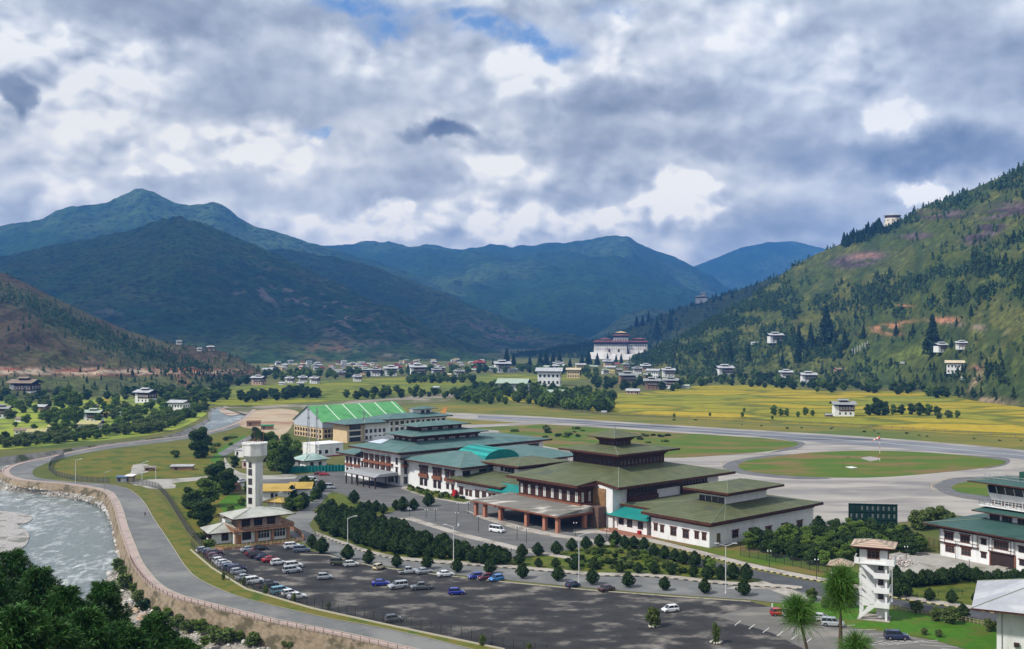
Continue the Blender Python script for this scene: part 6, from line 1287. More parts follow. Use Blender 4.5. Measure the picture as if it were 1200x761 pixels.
def stones(name, pts, radii, m, seed):
    "many loose stones in one mesh"
    import bmesh
    bm = bmesh.new(); bmesh.ops.create_icosphere(bm, subdivisions=1, radius=1); base = np.array([v.co[:] for v in bm.verts]); F = np.array([[v.index for v in f.verts] for f in bm.faces]); bm.free()
    rs = np.random.RandomState(seed); V, FF = [], []
    for i, (p, r) in enumerate(zip(pts, radii)):
        s = rs.uniform(.6, 1.25, 3) * r; v = base * (1 + rs.uniform(-.18, .18, (len(base), 1))) * s; a = rs.uniform(0, 6.28); c_, s_ = math.cos(a), math.sin(a)
        v = np.stack([v[:, 0] * c_ - v[:, 1] * s_, v[:, 0] * s_ + v[:, 1] * c_, v[:, 2] * .7], -1); V.append(v + np.array(p)); FF.append(F + i * len(base))
    return link(name, np_mesh(name, np.concatenate(V), np.concatenate(FF), m))
rs = np.random.RandomState(4); pts, rad = [], []
def shore_pt(i, t):
    k = min(4, int(t * 5)); f = t * 5 - k; return SHORE[k][i].lerp(SHORE[k + 1][i], f)
while len(pts) < 5200:
    i = int(rs.randint(40, 158)); t = float(rs.uniform(.02, 1.0)); p = shore_pt(i, t).lerp(shore_pt(i + 1, t), float(rs.rand())); r = float(rs.choice([.16, .25, .4, .62, .95], p=[.36, .32, .2, .09, .03]))
    if t > .93: r *= 1.3
    pts.append((p.x, p.y, p.z + r * .25)); rad.append(r)
m_pebs = mat('loose_stones', (.36, .345, .32), (.46, .44, .41), .3, c3=(.28, .20, .14), scale3=.08, island=.45, lo3=.52, hi3=.62)
tag(stones('shore_stones', pts, rad, m_pebs, 5), 'grey and brown stones strewn along the river shore below the wall', 'stones', kind='stuff')
for (x, y, r, o_, l) in [(168, 727, 1.5, 1, 'big orange boulder at the water below the wall bend'), (160, 720, 1.7, 1, 'long orange boulder just upstream of the big orange one'), (150, 714, 1.1, 1, 'rusty boulder at the water edge under the bushes'), (300, 757, 1.9, 1, 'large pale orange slab of rock at the wall foot'),
                         (128, 690, .9, 0, 'pale grey boulder at the narrow neck of the shore'), (178, 735, 1.3, 0, 'pale grey boulder beside the last pine'), (228, 752, 1.4, 0, 'white boulder among the shore stones'), (146, 697, .8, 1, 'small rusty boulder among bushes below the wall'), (210, 742, 1.0, 0, 'whitish boulder between two shore bushes')]:
    p = Gw(x, y, .8); me = (RO if o_ else RM)[int(x) % 3].copy(); q = link('boulder', me, None, p, x * .7, (r * 1.3, r * .9, r)); tag(q, l, 'boulder', group='boulders on the river shore')
rs = np.random.RandomState(14); pts, rad = [], []
for _ in range(420): a = G(1052 + rs.normal(0, 8.5), 661 + rs.normal(0, 3.6)); r = float(rs.choice([.15, .25, .42], p=[.5, .35, .15])); pts.append((a.x, a.y, r * .5 + max(0, .9 - .12 * (a - G(1052, 661)).length) * rs.rand())); rad.append(r)
tag(stones('rubble_heap', pts, rad, mat('broken_concrete', (.36, .30, .27), (.48, .44, .41), .5, island=.4), 6), 'heap of broken concrete rubble on the gravel yard', 'rubble', kind='stuff')
for i, (x, y) in enumerate([(766, 735), (839, 754)]):
    p = G(x, y); rs = np.random.RandomState(20 + i); pts = [(math.cos(a) * 1.0 + rs.normal(0, .12), math.sin(a) * 1.0 + rs.normal(0, .12), .3) for a in np.linspace(0, 6.0, 10)]
    o = stones('stone_ring', pts, [.42] * 10, m_rock, 7 + i); o.location = p; tag(o, ['ring of pale stones round the bushy car park sapling', 'ring of pale stones round the thin car park sapling'][i], 'stone ring')
p = G(535.4, 617.5); root = empty('litter_bin', p + Vector((.6, 0, .18)), 0, 'small round white litter bin at the foot of a lamp', 'bin'); MB().cyl((0, 0, 0), (0, 0, .95), .33, .38, n=12).build('barrel', m_white, root); MB().cyl((0, 0, .955), (0, 0, 1.1), .40, .2, n=12).build('lid', m_metal, root)
p = G(534.5, 592.5, 0); t = Bld('notice_box', 'bright red cabinet against the white terminal wall', 'cabinet', (p.x, p.y), -49); q = G(534.5, 582.5); t.root.location = q + Vector((-.5, -1, 0)); t.box('cabinet_body', -1.1, 1.1, -.5, .5, .3, 2.9, m_red); t.box('cabinet_leg', -.9, -.7, -.2, .2, 0, .3, m_dark); t.box('cabinet_leg', .7, .9, -.2, .2, 0, .3, m_dark)
# white sign board lying on the island, huts and scrap on the meadow
p = G(998, 549); t = Bld('grass_marker', 'white square marker board lying on the round grass island', 'marker board', (p.x, p.y, .2), 20); t.box('board', -1.7, 1.7, -2.2, 2.2, .1, .35, m_white); t.box('leg', -1.5, -1.3, -2, -1.8, 0, .1, m_metal); t.box('leg', 1.3, 1.5, 1.8, 2, 0, .1, m_metal)
m_tin = mat('pale_tin', (.40, .42, .44), (.30, .30, .29), .6); m_mudw = mat('mud_wall', (.22, .13, .09), (.28, .19, .13), .6)
def hut(name, px, py, w, d, h, ang, label, roof_m, wall_m, cat='hut', slope=.5):
    p = G(px, py); t = Bld(name, label, cat, (p.x, p.y), ang); t.box('wall', -w / 2, w / 2, 0, d, 0, h, wall_m); b = MB(); e = .4
    b.v = [(-w / 2 - e, -e, h + .05), (w / 2 + e, -e, h + .05), (w / 2 + e, d + e, h + slope), (-w / 2 - e, d + e, h + slope), (-w / 2 - e, -e, h + .15), (w / 2 + e, -e, h + .15), (w / 2 + e, d + e, h + .1 + slope), (-w / 2 - e, d + e, h + .1 + slope)]
    b.f = [(0, 3, 2, 1), (4, 5, 6, 7), (0, 1, 5, 4), (1, 2, 6, 5), (2, 3, 7, 6), (3, 0, 4, 7)]; b.m = [0] * 6; t.part('roof', b, roof_m); t.win('plain', 'F', 0, -w / 4, h * .3, .9, h * .45); return t
hut('tin_roof_hut', 212.5, 551.5, 10, 4, 1.8, 4, 'long low hut with grey tin roof on the dry meadow', m_tin, m_mudw); hut('ruined_hut', 176, 552, 5, 3, 1.4, 20, 'ruined open hut frame on the gravel of the dry meadow', mat('old_planks', (.20, .17, .13)), m_mudw)
hut('guard_hut', 151, 565.5, 3.2, 2.6, 2.6, -10, 'small guard hut with white roof at the road bend', m_white, mat('tan_board', (.20, .15, .08))); hut('blue_stall', 142.5, 565.5, 4.5, 1.6, 2.2, -5, 'row of blue and grey boards beside the guard hut', mat('blue_tarp', (.10, .16, .25)), mat('blue_grey_board', (.12, .15, .20), (.3, .3, .28), .9), 'stall')
hut('car_shelter', 268, 576, 6, 4, 2.2, -40, 'rusty brown shed beside scrap behind the water tower', mat('rust_roof', (.16, .07, .045)), m_mudw, 'shed'); hut('site_shed', 297, 500, 9, 6, 3, 10, 'brown site shed on the works yard by the river', mat('rust_roof', (.16, .07, .045)), m_mudw, 'shed')
hut('green_shed', 313, 504, 8, 5, 2.5, 10, 'shed under green sheeting on the works yard', mat('green_sheet', (.02, .16, .07)), m_mudw, 'shed')
hut('balcony_house', 281, 536, 6, 6, 3.6, -20, 'dark fronted small house beside the water tower', m_tin, m_white, 'house'); hut('pink_house', 290, 549, 6, 5, 3.4, -20, 'small pink walled house with terrace just behind the water tower', m_tin, mat('pink_wall', (.48, .34, .32)), 'house')
hut('grey_shed', 345, 547, 6, 4, 2.6, -40, 'grey block shed beside the teal roofed hut', m_metal, mat('grey_block', (.22, .22, .22)), 'shed')
# cyclist-sized walker on the river road
def person(px, py, label, shirt, trousers, h=1.72, ang=0.0):
    p = G(px, py, .03); me = D.meshes.new('person')
    J = {'pel': (0, 0, .93), 'ch': (0, .02, 1.28), 'nk': (0, .03, 1.47), 'hd': (0, .03, 1.60), 'ht': (0, .03, 1.70), 'lh': (-.11, 0, .88), 'lk': (-.12, -.16, .50), 'la': (-.12, -.02, .09), 'lt': (-.12, -.18, .04), 'rh': (.11, 0, .88), 'rk': (.12, .12, .50), 'ra': (.12, .30, .12), 'rt': (.12, .18, .05), 'ls': (-.19, .02, 1.38), 'le': (-.25, .10, 1.10), 'lw': (-.25, -.02, .86), 'lf': (-.25, -.06, .77), 'rs': (.19, .02, 1.38), 're': (.25, -.05, 1.10), 'rw': (.26, -.20, .90), 'rf': (.26, -.26, .83)}
    rad = {'pel': .14, 'ch': .16, 'nk': .06, 'hd': .105, 'ht': .07, 'lh': .09, 'rh': .09, 'lk': .06, 'rk': .06, 'la': .045, 'ra': .045, 'lt': .04, 'rt': .04, 'ls': .065, 'rs': .065, 'le': .045, 're': .045, 'lw': .032, 'rw': .032, 'lf': .035, 'rf': .035}
    ks = list(J); E = [('pel', 'ch'), ('ch', 'nk'), ('nk', 'hd'), ('hd', 'ht'), ('pel', 'lh'), ('lh', 'lk'), ('lk', 'la'), ('la', 'lt'), ('pel', 'rh'), ('rh', 'rk'), ('rk', 'ra'), ('ra', 'rt'), ('ch', 'ls'), ('ls', 'le'), ('le', 'lw'), ('lw', 'lf'), ('ch', 'rs'), ('rs', 're'), ('re', 'rw'), ('rw', 'rf')]
    me.from_pydata([J[k] for k in ks], [(ks.index(a), ks.index(b)) for a, b in E], []); o = link('person', me, None, p, R(ang)); md = o.modifiers.new('skin', 'SKIN'); o.modifiers.new('sub', 'SUBSURF').levels = 1; o.modifiers['sub'].render_levels = 1
    for i, k in enumerate(ks): me.skin_vertices[0].data[i].radius = (rad[k], rad[k])
    me.skin_vertices[0].data[0].use_root = True
    m, nt, b = node_mat('person_clothes'); tc = nt.nodes.new('ShaderNodeTexCoord'); sp = nt.nodes.new('ShaderNodeSeparateXYZ'); nt.links.new(tc.outputs['Object'], sp.inputs[0]); rp = nt.nodes.new('ShaderNodeValToRGB'); mr = nt.nodes.new('ShaderNodeMath'); mr.operation = 'DIVIDE'; nt.links.new(sp.outputs[2], mr.inputs[0]); mr.inputs[1].default_value = 1.8; nt.links.new(mr.outputs[0], rp.inputs[0]); rp.color_ramp.interpolation = 'CONSTANT'
    rp.color_ramp.elements[0].color = (.02, .02, .02, 1); rp.color_ramp.elements[1].position = .06; rp.color_ramp.elements[1].color = (*trousers, 1)
    for pos, c in ((.52, shirt), (.82, (.35, .2, .14)), (.91, (.015, .012, .01))): e = rp.color_ramp.elements.new(pos); e.color = (*c, 1)
    nt.links.new(rp.outputs[0], b.inputs['Base Color']); me.materials.append(m); tag(o, label, 'person'); return o
person(170, 605.5, 'person in dark clothes walking down the middle of the river road', (.02, .025, .05), (.02, .02, .025), ang=15)
# ------------------------------------------------------------------ trees
def leafm(name, c, c2, isl=.45): return mat(name, c, c2, .35, rough=.75, island=isl, spec=.15, world=True)
m_cyp = leafm('cypress_foliage', (.018, .038, .008), (.034, .060, .012)); m_dk = leafm('dark_broadleaf_foliage', (.034, .064, .014), (.055, .092, .02)); m_bl = leafm('broadleaf_foliage', (.085, .145, .022), (.13, .19, .032)); m_blb = leafm('bright_foliage', (.11, .19, .025), (.15, .22, .04))
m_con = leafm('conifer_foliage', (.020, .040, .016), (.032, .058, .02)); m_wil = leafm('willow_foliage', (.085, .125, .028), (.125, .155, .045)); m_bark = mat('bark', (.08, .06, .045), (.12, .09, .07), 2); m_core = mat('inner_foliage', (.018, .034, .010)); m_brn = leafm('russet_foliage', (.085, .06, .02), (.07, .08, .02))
def tris(P, s, rs, squash=1.0):
    n = len(P); a = rs.normal(size=(n, 3)); a /= np.linalg.norm(a, axis=1)[:, None]; b = rs.normal(size=(n, 3)); b -= a * (a * b).sum(1)[:, None]; b /= np.linalg.norm(b, axis=1)[:, None]
    s = (np.asarray(s) * rs.uniform(.6, 1.3, n))[:, None]
    V = np.stack([P + a * s, P - a * s * .5 + b * s * .8, P - a * s * .5 - b * s * .8], 1).reshape(-1, 3); return V, np.arange(n * 3).reshape(-1, 3)
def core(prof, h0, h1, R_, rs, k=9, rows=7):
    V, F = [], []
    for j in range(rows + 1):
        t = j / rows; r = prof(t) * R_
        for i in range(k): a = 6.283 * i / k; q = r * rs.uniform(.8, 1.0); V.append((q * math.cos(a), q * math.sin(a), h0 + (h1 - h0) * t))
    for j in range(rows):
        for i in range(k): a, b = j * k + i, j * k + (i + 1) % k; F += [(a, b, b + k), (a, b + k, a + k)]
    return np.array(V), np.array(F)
def join(parts):
    V, F, M, o = [], [], [], 0
    for v, f, m in parts: V.append(v); F.append(f + o); M.append(np.full(len(f), m)); o += len(v)
    return np.concatenate(V), np.concatenate(F), np.concatenate(M)
def crown_prof(name, prof, z0, z1, R_, n, s, m, seed, lump=.18, corek=.82):
    rs = np.random.RandomState(seed); t = rs.beta(1.1, 1.25, n); a = rs.uniform(0, 6.283, n)
    lum = 1 + lump * np.sin(a * 3 + seed + t * 7) * np.sin(t * 11 + a * 2 + seed)
    r = np.array([prof(x) for x in t]) * R_ * lum * (1 - .35 * rs.rand(n) ** 2)
    P = np.stack([r * np.cos(a), r * np.sin(a), z0 + (z1 - z0) * t + rs.normal(0, s * .3, n)], -1)
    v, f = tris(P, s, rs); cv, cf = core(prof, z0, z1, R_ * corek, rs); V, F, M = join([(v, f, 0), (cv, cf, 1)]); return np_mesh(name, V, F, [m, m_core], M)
def crown_clumps(name, cl, n_each, s, m, seed):
    rs = np.random.RandomState(seed); parts = []
    for (x, y, z, r) in cl:
        d = rs.normal(size=(n_each, 3)); d /= np.linalg.norm(d, axis=1)[:, None]; rr = r * (1 - .3 * rs.rand(n_each) ** 2) * (1 + .15 * np.sin(d[:, 0] * 5 + x) * np.sin(d[:, 2] * 6 + y)); P = np.array((x, y, z)) + d * rr[:, None] * (1, 1, .85)
        v, f = tris(P, s, rs); parts.append((v, f, 0))
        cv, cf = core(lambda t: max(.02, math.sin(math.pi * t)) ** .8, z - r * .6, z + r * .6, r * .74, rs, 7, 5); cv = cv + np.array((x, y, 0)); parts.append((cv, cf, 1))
    V, F, M = join(parts); return np_mesh(name, V, F, [m, m_core], M)
def trunk_mesh(h, r, seed=0, limbs=3, top=.6):
    b = MB(); rr = random.Random(seed); b.cyl((0, 0, -.3), (rr.uniform(-.1, .1), 0, h * top), r, r * .6, n=7)
    for i in range(limbs): a = 6.28 * i / limbs + rr.random(); b.cyl((0, 0, h * top * .7), (math.cos(a) * h * .22, math.sin(a) * h * .22, h * (top + .18)), r * .5, r * .15, n=5)
    return b.mesh('trunk', m_bark)
PEAR = lambda t: (min(1, (t / .3) ** .55 if t > 0 else 0)) * (1 - (max(0, t - .28) / .72) ** 1.7) ** .9 + .02
ROUND = lambda t: max(.03, math.sin(math.pi * min(1, t * .96 + .03))) ** .7
def CONE(t): return max(.02, (1 - t) ** .9 * (.80 + .20 * (1 - (t * 7) % 1)))
def clumps(seed, R_, z0, z1, k, rr=(.28, .45)):
    q = random.Random(seed); out = [(0, 0, (z0 + z1) / 2, R_ * .62)]
    for i in range(k): a = 6.283 * i / k * 2.4 + q.random(); z = z0 + (z1 - z0) * ((i + .5) / k); w = math.sin(math.pi * ((i + .8) / (k + .8))) ** .6; d = R_ * .62 * w * q.uniform(.7, 1.05); out.append((math.cos(a) * d, math.sin(a) * d, z, R_ * q.uniform(*rr)))
    return out
KT = {
 'cypress': [(crown_prof('crown', PEAR, .35, 3.9, 1.75, 620, .26, m_cyp, s), trunk_mesh(1.2, .13, s, 0, .9)) for s in (1, 2, 3)],
 'hedge': [(crown_prof('crown', ROUND, .1, 3.6, 1.7, 520, .28, m_cyp, s, .3), trunk_mesh(1.2, .12, s, 0, .9)) for s in (11, 12, 13)] + [(crown_prof('crown', PEAR, .1, 4.2, 1.6, 520, .28, m_cyp, 14, .25), trunk_mesh(1.2, .12, 3, 0, .9))],
 'broad': [(crown_clumps('crown', clumps(s, 3.7, 1.3, 8.4, 13), 330, .30, m_bl, s), trunk_mesh(8, .28, s)) for s in (21, 22, 23)],
 'dark': [(crown_clumps('crown', clumps(s, 3.6, .9, 8.0, 13), 330, .30, m_dk, s), trunk_mesh(8, .28, s)) for s in (31, 32)],
 'bright': [(crown_clumps('crown', clumps(s, 3.2, 1.0, 6.4, 11), 300, .30, m_blb, s), trunk_mesh(6, .22, s)) for s in (41, 42)],
 'willow': [(crown_clumps('crown', clumps(s, 3.3, .8, 5.5, 11), 300, .28, m_wil, s), trunk_mesh(5, .2, s)) for s in (51, 52)],
 'conifer': [(crown_prof('crown', CONE, .8, 12, 2.6, 1300, .36, m_con, s, .2, .6), trunk_mesh(12, .22, s, 0, .95)) for s in (61, 62, 63)],
 'ovoid': [(crown_prof('crown', ROUND, .2, 8.6, 2.5, 620, .5, mm, s, .32, .8), trunk_mesh(5, .2, s, 0, .5)) for s, mm in ((91, m_dk), (92, m_bl), (93, m_dk), (94, m_bl))],  # broadleaf crown, ovoid and bushy to the ground, species left open
 'russet': [(crown_clumps('crown', clumps(71, 2.6, 1.0, 5, 7), 200, .4, m_brn, 71), trunk_mesh(5, .2, 1))],
 'shrub': [(crown_clumps('crown', clumps(s, 1.3, .2, 1.5, 5, (.3, .5)), 90, .2, mm, s), trunk_mesh(1, .06, s)) for s, mm in ((81, m_bl), (82, m_wil), (83, m_cyp))],
}
HGT = {'ovoid': 8.6, 'cypress': 3.9, 'hedge': 3.7, 'broad': 9.4, 'dark': 9.0, 'bright': 7.4, 'willow': 6.3, 'conifer': 12, 'russet': 5.6, 'shrub': 1.9}
NAMES = {'ovoid': ('valley_tree', 'tree'), 'cypress': ('cypress_bush', 'bush'), 'hedge': ('hedge_bush', 'bush'), 'broad': ('broadleaf_tree', 'tree'), 'dark': ('dark_tree', 'tree'), 'bright': ('bright_tree', 'tree'), 'willow': ('willow_tree', 'tree'), 'conifer': ('conifer_tree', 'tree'), 'russet': ('russet_tree', 'tree'), 'shrub': ('shrub', 'shrub')}
rt = random.Random(77)
def tree(kind, p, h, label, group, wide=1.0, simple=False):
    v = rt.choice(KT[kind]); k = h / HGT[kind]; nm, cat = NAMES[kind]; root = empty(nm, p, rt.uniform(0, 6.28), label, cat, group); root.scale = (k * wide, k * wide * rt.uniform(.9, 1.1), k)
    link('crown', v[0], root)
    if not simple: link('trunk', v[1], root)
    return root
ONES = 'first second third fourth fifth sixth seventh eighth ninth tenth eleventh twelfth thirteenth fourteenth fifteenth sixteenth seventeenth eighteenth nineteenth'.split()
TENS = {2: 'twent', 3: 'thirt', 4: 'fort', 5: 'fift', 6: 'sixt', 7: 'sevent', 8: 'eight', 9: 'ninet'}
def ordn(i):
    i += 1
    if i < 20: return ONES[i - 1]
    if i < 100: t, u = divmod(i, 10); return TENS[t] + 'ieth' if u == 0 else TENS[t] + 'y-' + ONES[u - 1]
    return 'one hundred and ' + ordn(i - 101) if i > 100 else 'hundredth'
def row(kind, pts, desc, group, z=0, jit=.12):
    for i, q in enumerate(pts):
        h = q[2] if len(q) > 2 else HGT[kind] * rt.uniform(.88, 1.08); tree(kind, G(q[0], q[1], z), h, desc.format(ordn(i)), group, q[3] if len(q) > 3 else 1)
def inside(P, x, y):
    c = False; j = len(P) - 1
    for i in range(len(P)):
        if (P[i][1] > y) != (P[j][1] > y) and x < (P[j][0] - P[i][0]) * (y - P[i][1]) / (P[j][1] - P[i][1]) + P[i][0]: c = not c
        j = i
    return c
def scatter(kinds, P, spacing, hr, desc, group, seed, n_max=60, wide=1.0, z=0, numbered=True, zf=None):
    W = [(g_.x, g_.y) for g_ in (G(x, y, z) for x, y in P)]; xs = [w[0] for w in W]; ys = [w[1] for w in W]; r = random.Random(seed); pts = []
    for _ in range(n_max * 90):
        x, y = r.uniform(min(xs), max(xs)), r.uniform(min(ys), max(ys))
        if inside(W, x, y) and all((x - a) ** 2 + (y - b) ** 2 > spacing ** 2 for a, b in pts): pts.append((x, y))
        if len(pts) >= n_max: break
    pts.sort(key=lambda q: q[0] / q[1])
    for i, (x, y) in enumerate(pts):
        tree(r.choice(kinds), Vector((x, y, zf(x, y) if zf else z)), r.uniform(*hr), desc.format(ordn(i)) if numbered else desc, group, wide)
    return pts
KR = [(365.6, 642.5, 4.2), (377.5, 649, 4.8), (407.8, 656.5, 4.5), (432, 661, 4.0), (464.6, 665, 3.7), (500.7, 666.5, 4), (536, 671, 4), (573.7, 672.5, 4), (612.7, 678, 4.3), (654, 681, 3.9), (694, 685, 4.3), (736, 688, 3.9), (779, 692, 3.5), (825.7, 695.5, 3.7), (872, 698, 4.1)]
row('cypress', [(x, y, h, .98) for x, y, h in KR], 'clipped pear shaped cypress on the car park kerb, {} from the restaurant', 'cypresses along the car park kerb', z=.05)
GU = [(611.7, 653.5), (630.4, 651.5), (652, 650), (670.4, 646), (686.7, 644), (702.7, 641.5), (720.7, 640, 4.7), (732, 643), (743, 643.5), (754.7, 645), (766, 653), (779, 655.5), (791, 659.5), (801, 661.5), (814, 664.5, 4.4), (830, 668), (844.7, 679.5), (859, 679.5, 4.4), (874.7, 681, 4.6)]
row('cypress', [(q[0], q[1], q[2] if len(q) > 2 else 3.9, 1.0) for q in GU], 'dark cypress on the upper garden edge, {} from the traffic island', 'cypresses along the upper garden edge', z=.05)
GL = [(609, 662, 3.4), (631, 665, 2.6), (651, 665, 2.6), (672.7, 667.5, 3), (696, 667.5, 3), (727, 671, 3), (748, 672, 3), (766.7, 673, 3.2), (787, 674, 3.2), (812, 676, 3.2), (829, 679, 3.6)]
row('cypress', [(a, b_, c, 1.1) for a, b_, c in GL], 'small cypress on the lower garden edge, {} from the traffic island', 'cypresses along the lower garden edge', z=.05)
row('cypress', [(553, 659.5, 4.2), (561, 657, 4.4), (569, 656, 4.6), (577, 657.5, 4.8), (585, 659, 4.6), (592, 661.5, 4.4), (565, 661, 3.8), (580, 662, 3.8)], 'cypress in the tight clump of eight by the forecourt, {} from the lamp', 'clump of eight cypresses', z=.05)
scatter(['bright'], [(760, 650), (775, 655), (765, 668), (750, 662)], 5, (3.2, 4), 'light green bushy tree among the garden cypresses, {} from the canopy', 'light trees in the garden', 3, 2); tree('bright', G(718, 642), 2.6, 'low light green bush in front of the teal roofed annex', 'light trees in the garden')
tree('bright', G(833, 672), 4.2, 'light green bush rising among the dark garden cypresses near the junction', 'light trees in the garden')
scatter(['shrub'], [(660, 660), (690, 648), (720, 646), (750, 648), (790, 664), (800, 672), (740, 669), (690, 666)], 2.2, (1.0, 1.7), 'low dark shrub in the garden beds, {} from the tall lamp', 'low shrubs in the garden beds', 4, 60, 1.5)
HB = [(372, 618), (376, 606), (388, 601), (404, 604), (428, 609), (452, 614), (472, 624), (492, 634), (515, 641), (536, 646), (545, 652), (541, 658), (525, 658), (500, 656), (478, 653), (450, 647), (425, 640), (402, 632), (382, 625)]
scatter(['hedge', 'hedge', 'cypress'], HB, 2.6, (3.5, 4.8), 'bush in the dense dark hedge, {} from its lane end', 'bushes of the dense hedge above the access road', 5, 120, 1.1)
row('cypress', [(415, 590, 5.0), (423, 600, 3.6), (432, 599, 3.9), (441, 600, 4.2), (449, 602, 3.6), (464, 598, 3.8), (472, 599, 5.2), (485, 598, 4.2), (502, 593.5, 4.9)], 'dark cypress between the two forecourts, {} from the side lane', 'cypresses between the forecourts')
scatter(['broad', 'hedge'], [(331, 600), (340, 585), (352, 574), (372, 570), (380, 576), (368, 590), (352, 604), (338, 612)], 3.4, (4, 6), 'leafy tree beside the lane below the yellow roofs, {} from the restaurant', 'trees beside the side lane', 6, 16)
scatter(['dark', 'hedge', 'broad'], [(866, 641), (885, 636), (905, 640), (925, 634), (945, 629), (965, 626), (985, 625), (1010, 623), (1040, 629), (1075, 637), (1090, 645), (1070, 651), (1030, 648), (1000, 655), (985, 663), (960, 664), (930, 658), (895, 652)], 3.3, (3.6, 6.0), 'dark bushy tree in the thicket between right wing and gate hut, {} from the wing'.replace('right wing', 'terminal wing'), 'thicket beside the terminal wing', 7, 95, 1.15)
tree('broad', G(921, 645), 8.0, 'tall dark tree with loose crown at the end of the terminal wing', None); tree('bright', G(948, 661), 3.8, 'pale green bush at the tall mesh fence', None); tree('bright', G(966, 664), 4.6, 'olive green round bush next to the gate hut', None)
row('willow', [(1076, 621, 6.5), (1087, 619, 7), (1099, 618, 7.2), (1110, 619, 6)], 'light green willow at the apron behind the rusty fence, {} from the green screen', 'willows at the apron')
row('hedge', [(1051, 683, 4), (1058, 686, 3.4), (1066, 688, 4.4), (1073, 688, 3.4), (1081, 687, 3.8), (1088, 686.5, 4.2), (1097, 685.5, 3.4), (1105, 685, 4.4), (1114, 683.5, 3.6), (1120, 683, 4.0), (1128, 679.5, 4.4), (1136, 681, 3.4), (1144, 683, 4.0), (1150, 684, 3), (1157, 684.5, 3.4), (1170, 684, 3.8), (1180, 685.5, 3.6), (1190, 686, 4.2), (1199, 686.5, 3.8), (1051, 700, 3.6), (1049, 692, 4.2)], 'dark bush in the hedge before the control building, {} from the rubble heap', 'hedge before the control building')
row('cypress', [(1064, 699, 2.8), (1089, 704.5, 3.2), (1115, 707, 3.2), (1145, 708.5, 3.3), (1128, 726.5, 3.6)], 'young cypress on the grass along the new road, {} from the stair tower', 'young cypresses along the new road')
row('willow', [(951, 705, 3.4), (1074, 718, 3.0), (1097, 728, 3.2), (1113, 731, 4.0), (1160, 740, 2.8), (966, 712, 2.4), (997, 712, 3.0)], 'spindly pale sapling on the lawn side of the new road, {} from the junction', 'saplings beside the new road'); row('willow', [(1083, 744.5, 1.6), (1100, 747, 1.8)], 'tiny yellowish sapling at the lawn kerb, {} from the navy off-roader', 'tiny saplings at the lawn kerb')
tree('willow', G(766, 735), 4.6, 'bushy sapling in a stone ring on the car park', None, .8); tree('willow', G(839, 754), 4.4, 'thin sapling in a stone ring near the marked bays', None, .45)
row('willow', [(262, 680, 2.2, .6), (286, 687, 2.4, .6), (311, 697, 2.4, .6), (345, 706, 2.4, .6), (385, 715, 2.0, .5), (565, 757, 2.4, .6), (620, 766, 2.2, .6)], 'thin young sapling along the car park fence, {} from the restaurant', 'saplings along the car park fence')
# trees on the peninsula
for q in [('dark', 234, 537, 16.5, 1.05, 'big dark double crowned tree between river and side lane'), ('dark', 254, 577, 13, 1.15, 'big dark tree beside the water tower yard'), ('dark', 266, 580, 11, 1.1, 'dark tree right behind the big one by the water tower'.replace('right ', '')), ('broad', 243, 594, 11, 1.2, 'broad leafy tree in the middle of the group by the mesh fence'), ('dark', 227, 607, 10, 1.1, 'dark tree at the mesh fence nearer the restaurant'), ('dark', 238, 617, 9.5, 1.2, 'lowest dark tree of the group close to the white hut'),
          ('dark', 222, 596, 8, 1.1, 'smaller dark tree at the outer edge of the fence group'), ('dark', 309, 541, 15, .95, 'tall dark tree directly behind the water tower tank'), ('broad', 322, 552, 15, 1.0, 'tall leafy tree between water tower and radio masts'), ('dark', 334, 555, 13, 1.1, 'dark tree beside the white service building'), ('broad', 347, 542, 11, 1, 'leafy tree at the corner of the white service building'), ('dark', 300, 523, 11, 1, 'dark tree behind the works yard sheds'),
          ('dark', 275, 548, 6, 1.2, 'low dark tree at the bend of the side lane'), ('broad', 318, 531, 12, 1, 'leafy tree behind the tall ones by the masts'), ('broad', 335, 531, 11, 1, 'leafy tree before the hangar gable'), ('broad', 290, 577, 4.5, 1.3, 'low green bush by the rusty shed'), ('bright', 283, 593, 3.5, 1.3, 'bright green bush behind the restaurant roof'), ('bright', 270, 600, 3.0, 1.4, 'low bright green bush behind the white shed'), ('shrub', 236, 632, 2.6, 1.6, 'dark shrub at the foot of the white hut'), ('shrub', 246, 640, 2.2, 1.6, 'green shrub at the corner of the white hut')]:
    tree(q[0], G(q[1], q[2]), q[3], q[5], 'trees of the river peninsula', q[4])
scatter(['shrub'], [(200, 530), (240, 524), (290, 505), (300, 508), (260, 530), (210, 545)], 5, (1.5, 3), 'rough shrub on the dry meadow, {} from the river bend', 'shrubs on the dry meadow', 8, 14, 1.4)
# shore bushes under the wall
for i, (x, y, h) in enumerate([(138, 668, 3.6), (146, 676, 3.2), (150, 688, 4.2), (158, 696, 3), (165, 706, 3.4), (172, 714, 3), (183, 722, 2.6), (118, 586, 2.6), (112, 583, 2.2), (195, 728, 3.2), (207, 735, 3), (222, 738, 2.6), (236, 742, 3.4), (250, 746, 2.6), (262, 752, 3.6), (280, 752, 2.6), (296, 757, 3), (60, 576, 1.8), (85, 579, 1.8), (340, 762, 3), (200, 750, 2.2), (240, 757, 2.4)]):
    tree(['broad', 'willow', 'shrub'][i % 3], G(x, y, -5.2), h, f'green bush on the stony shore below the wall, {ordn(i)} counted along it', 'bushes on the river shore', 1.5)
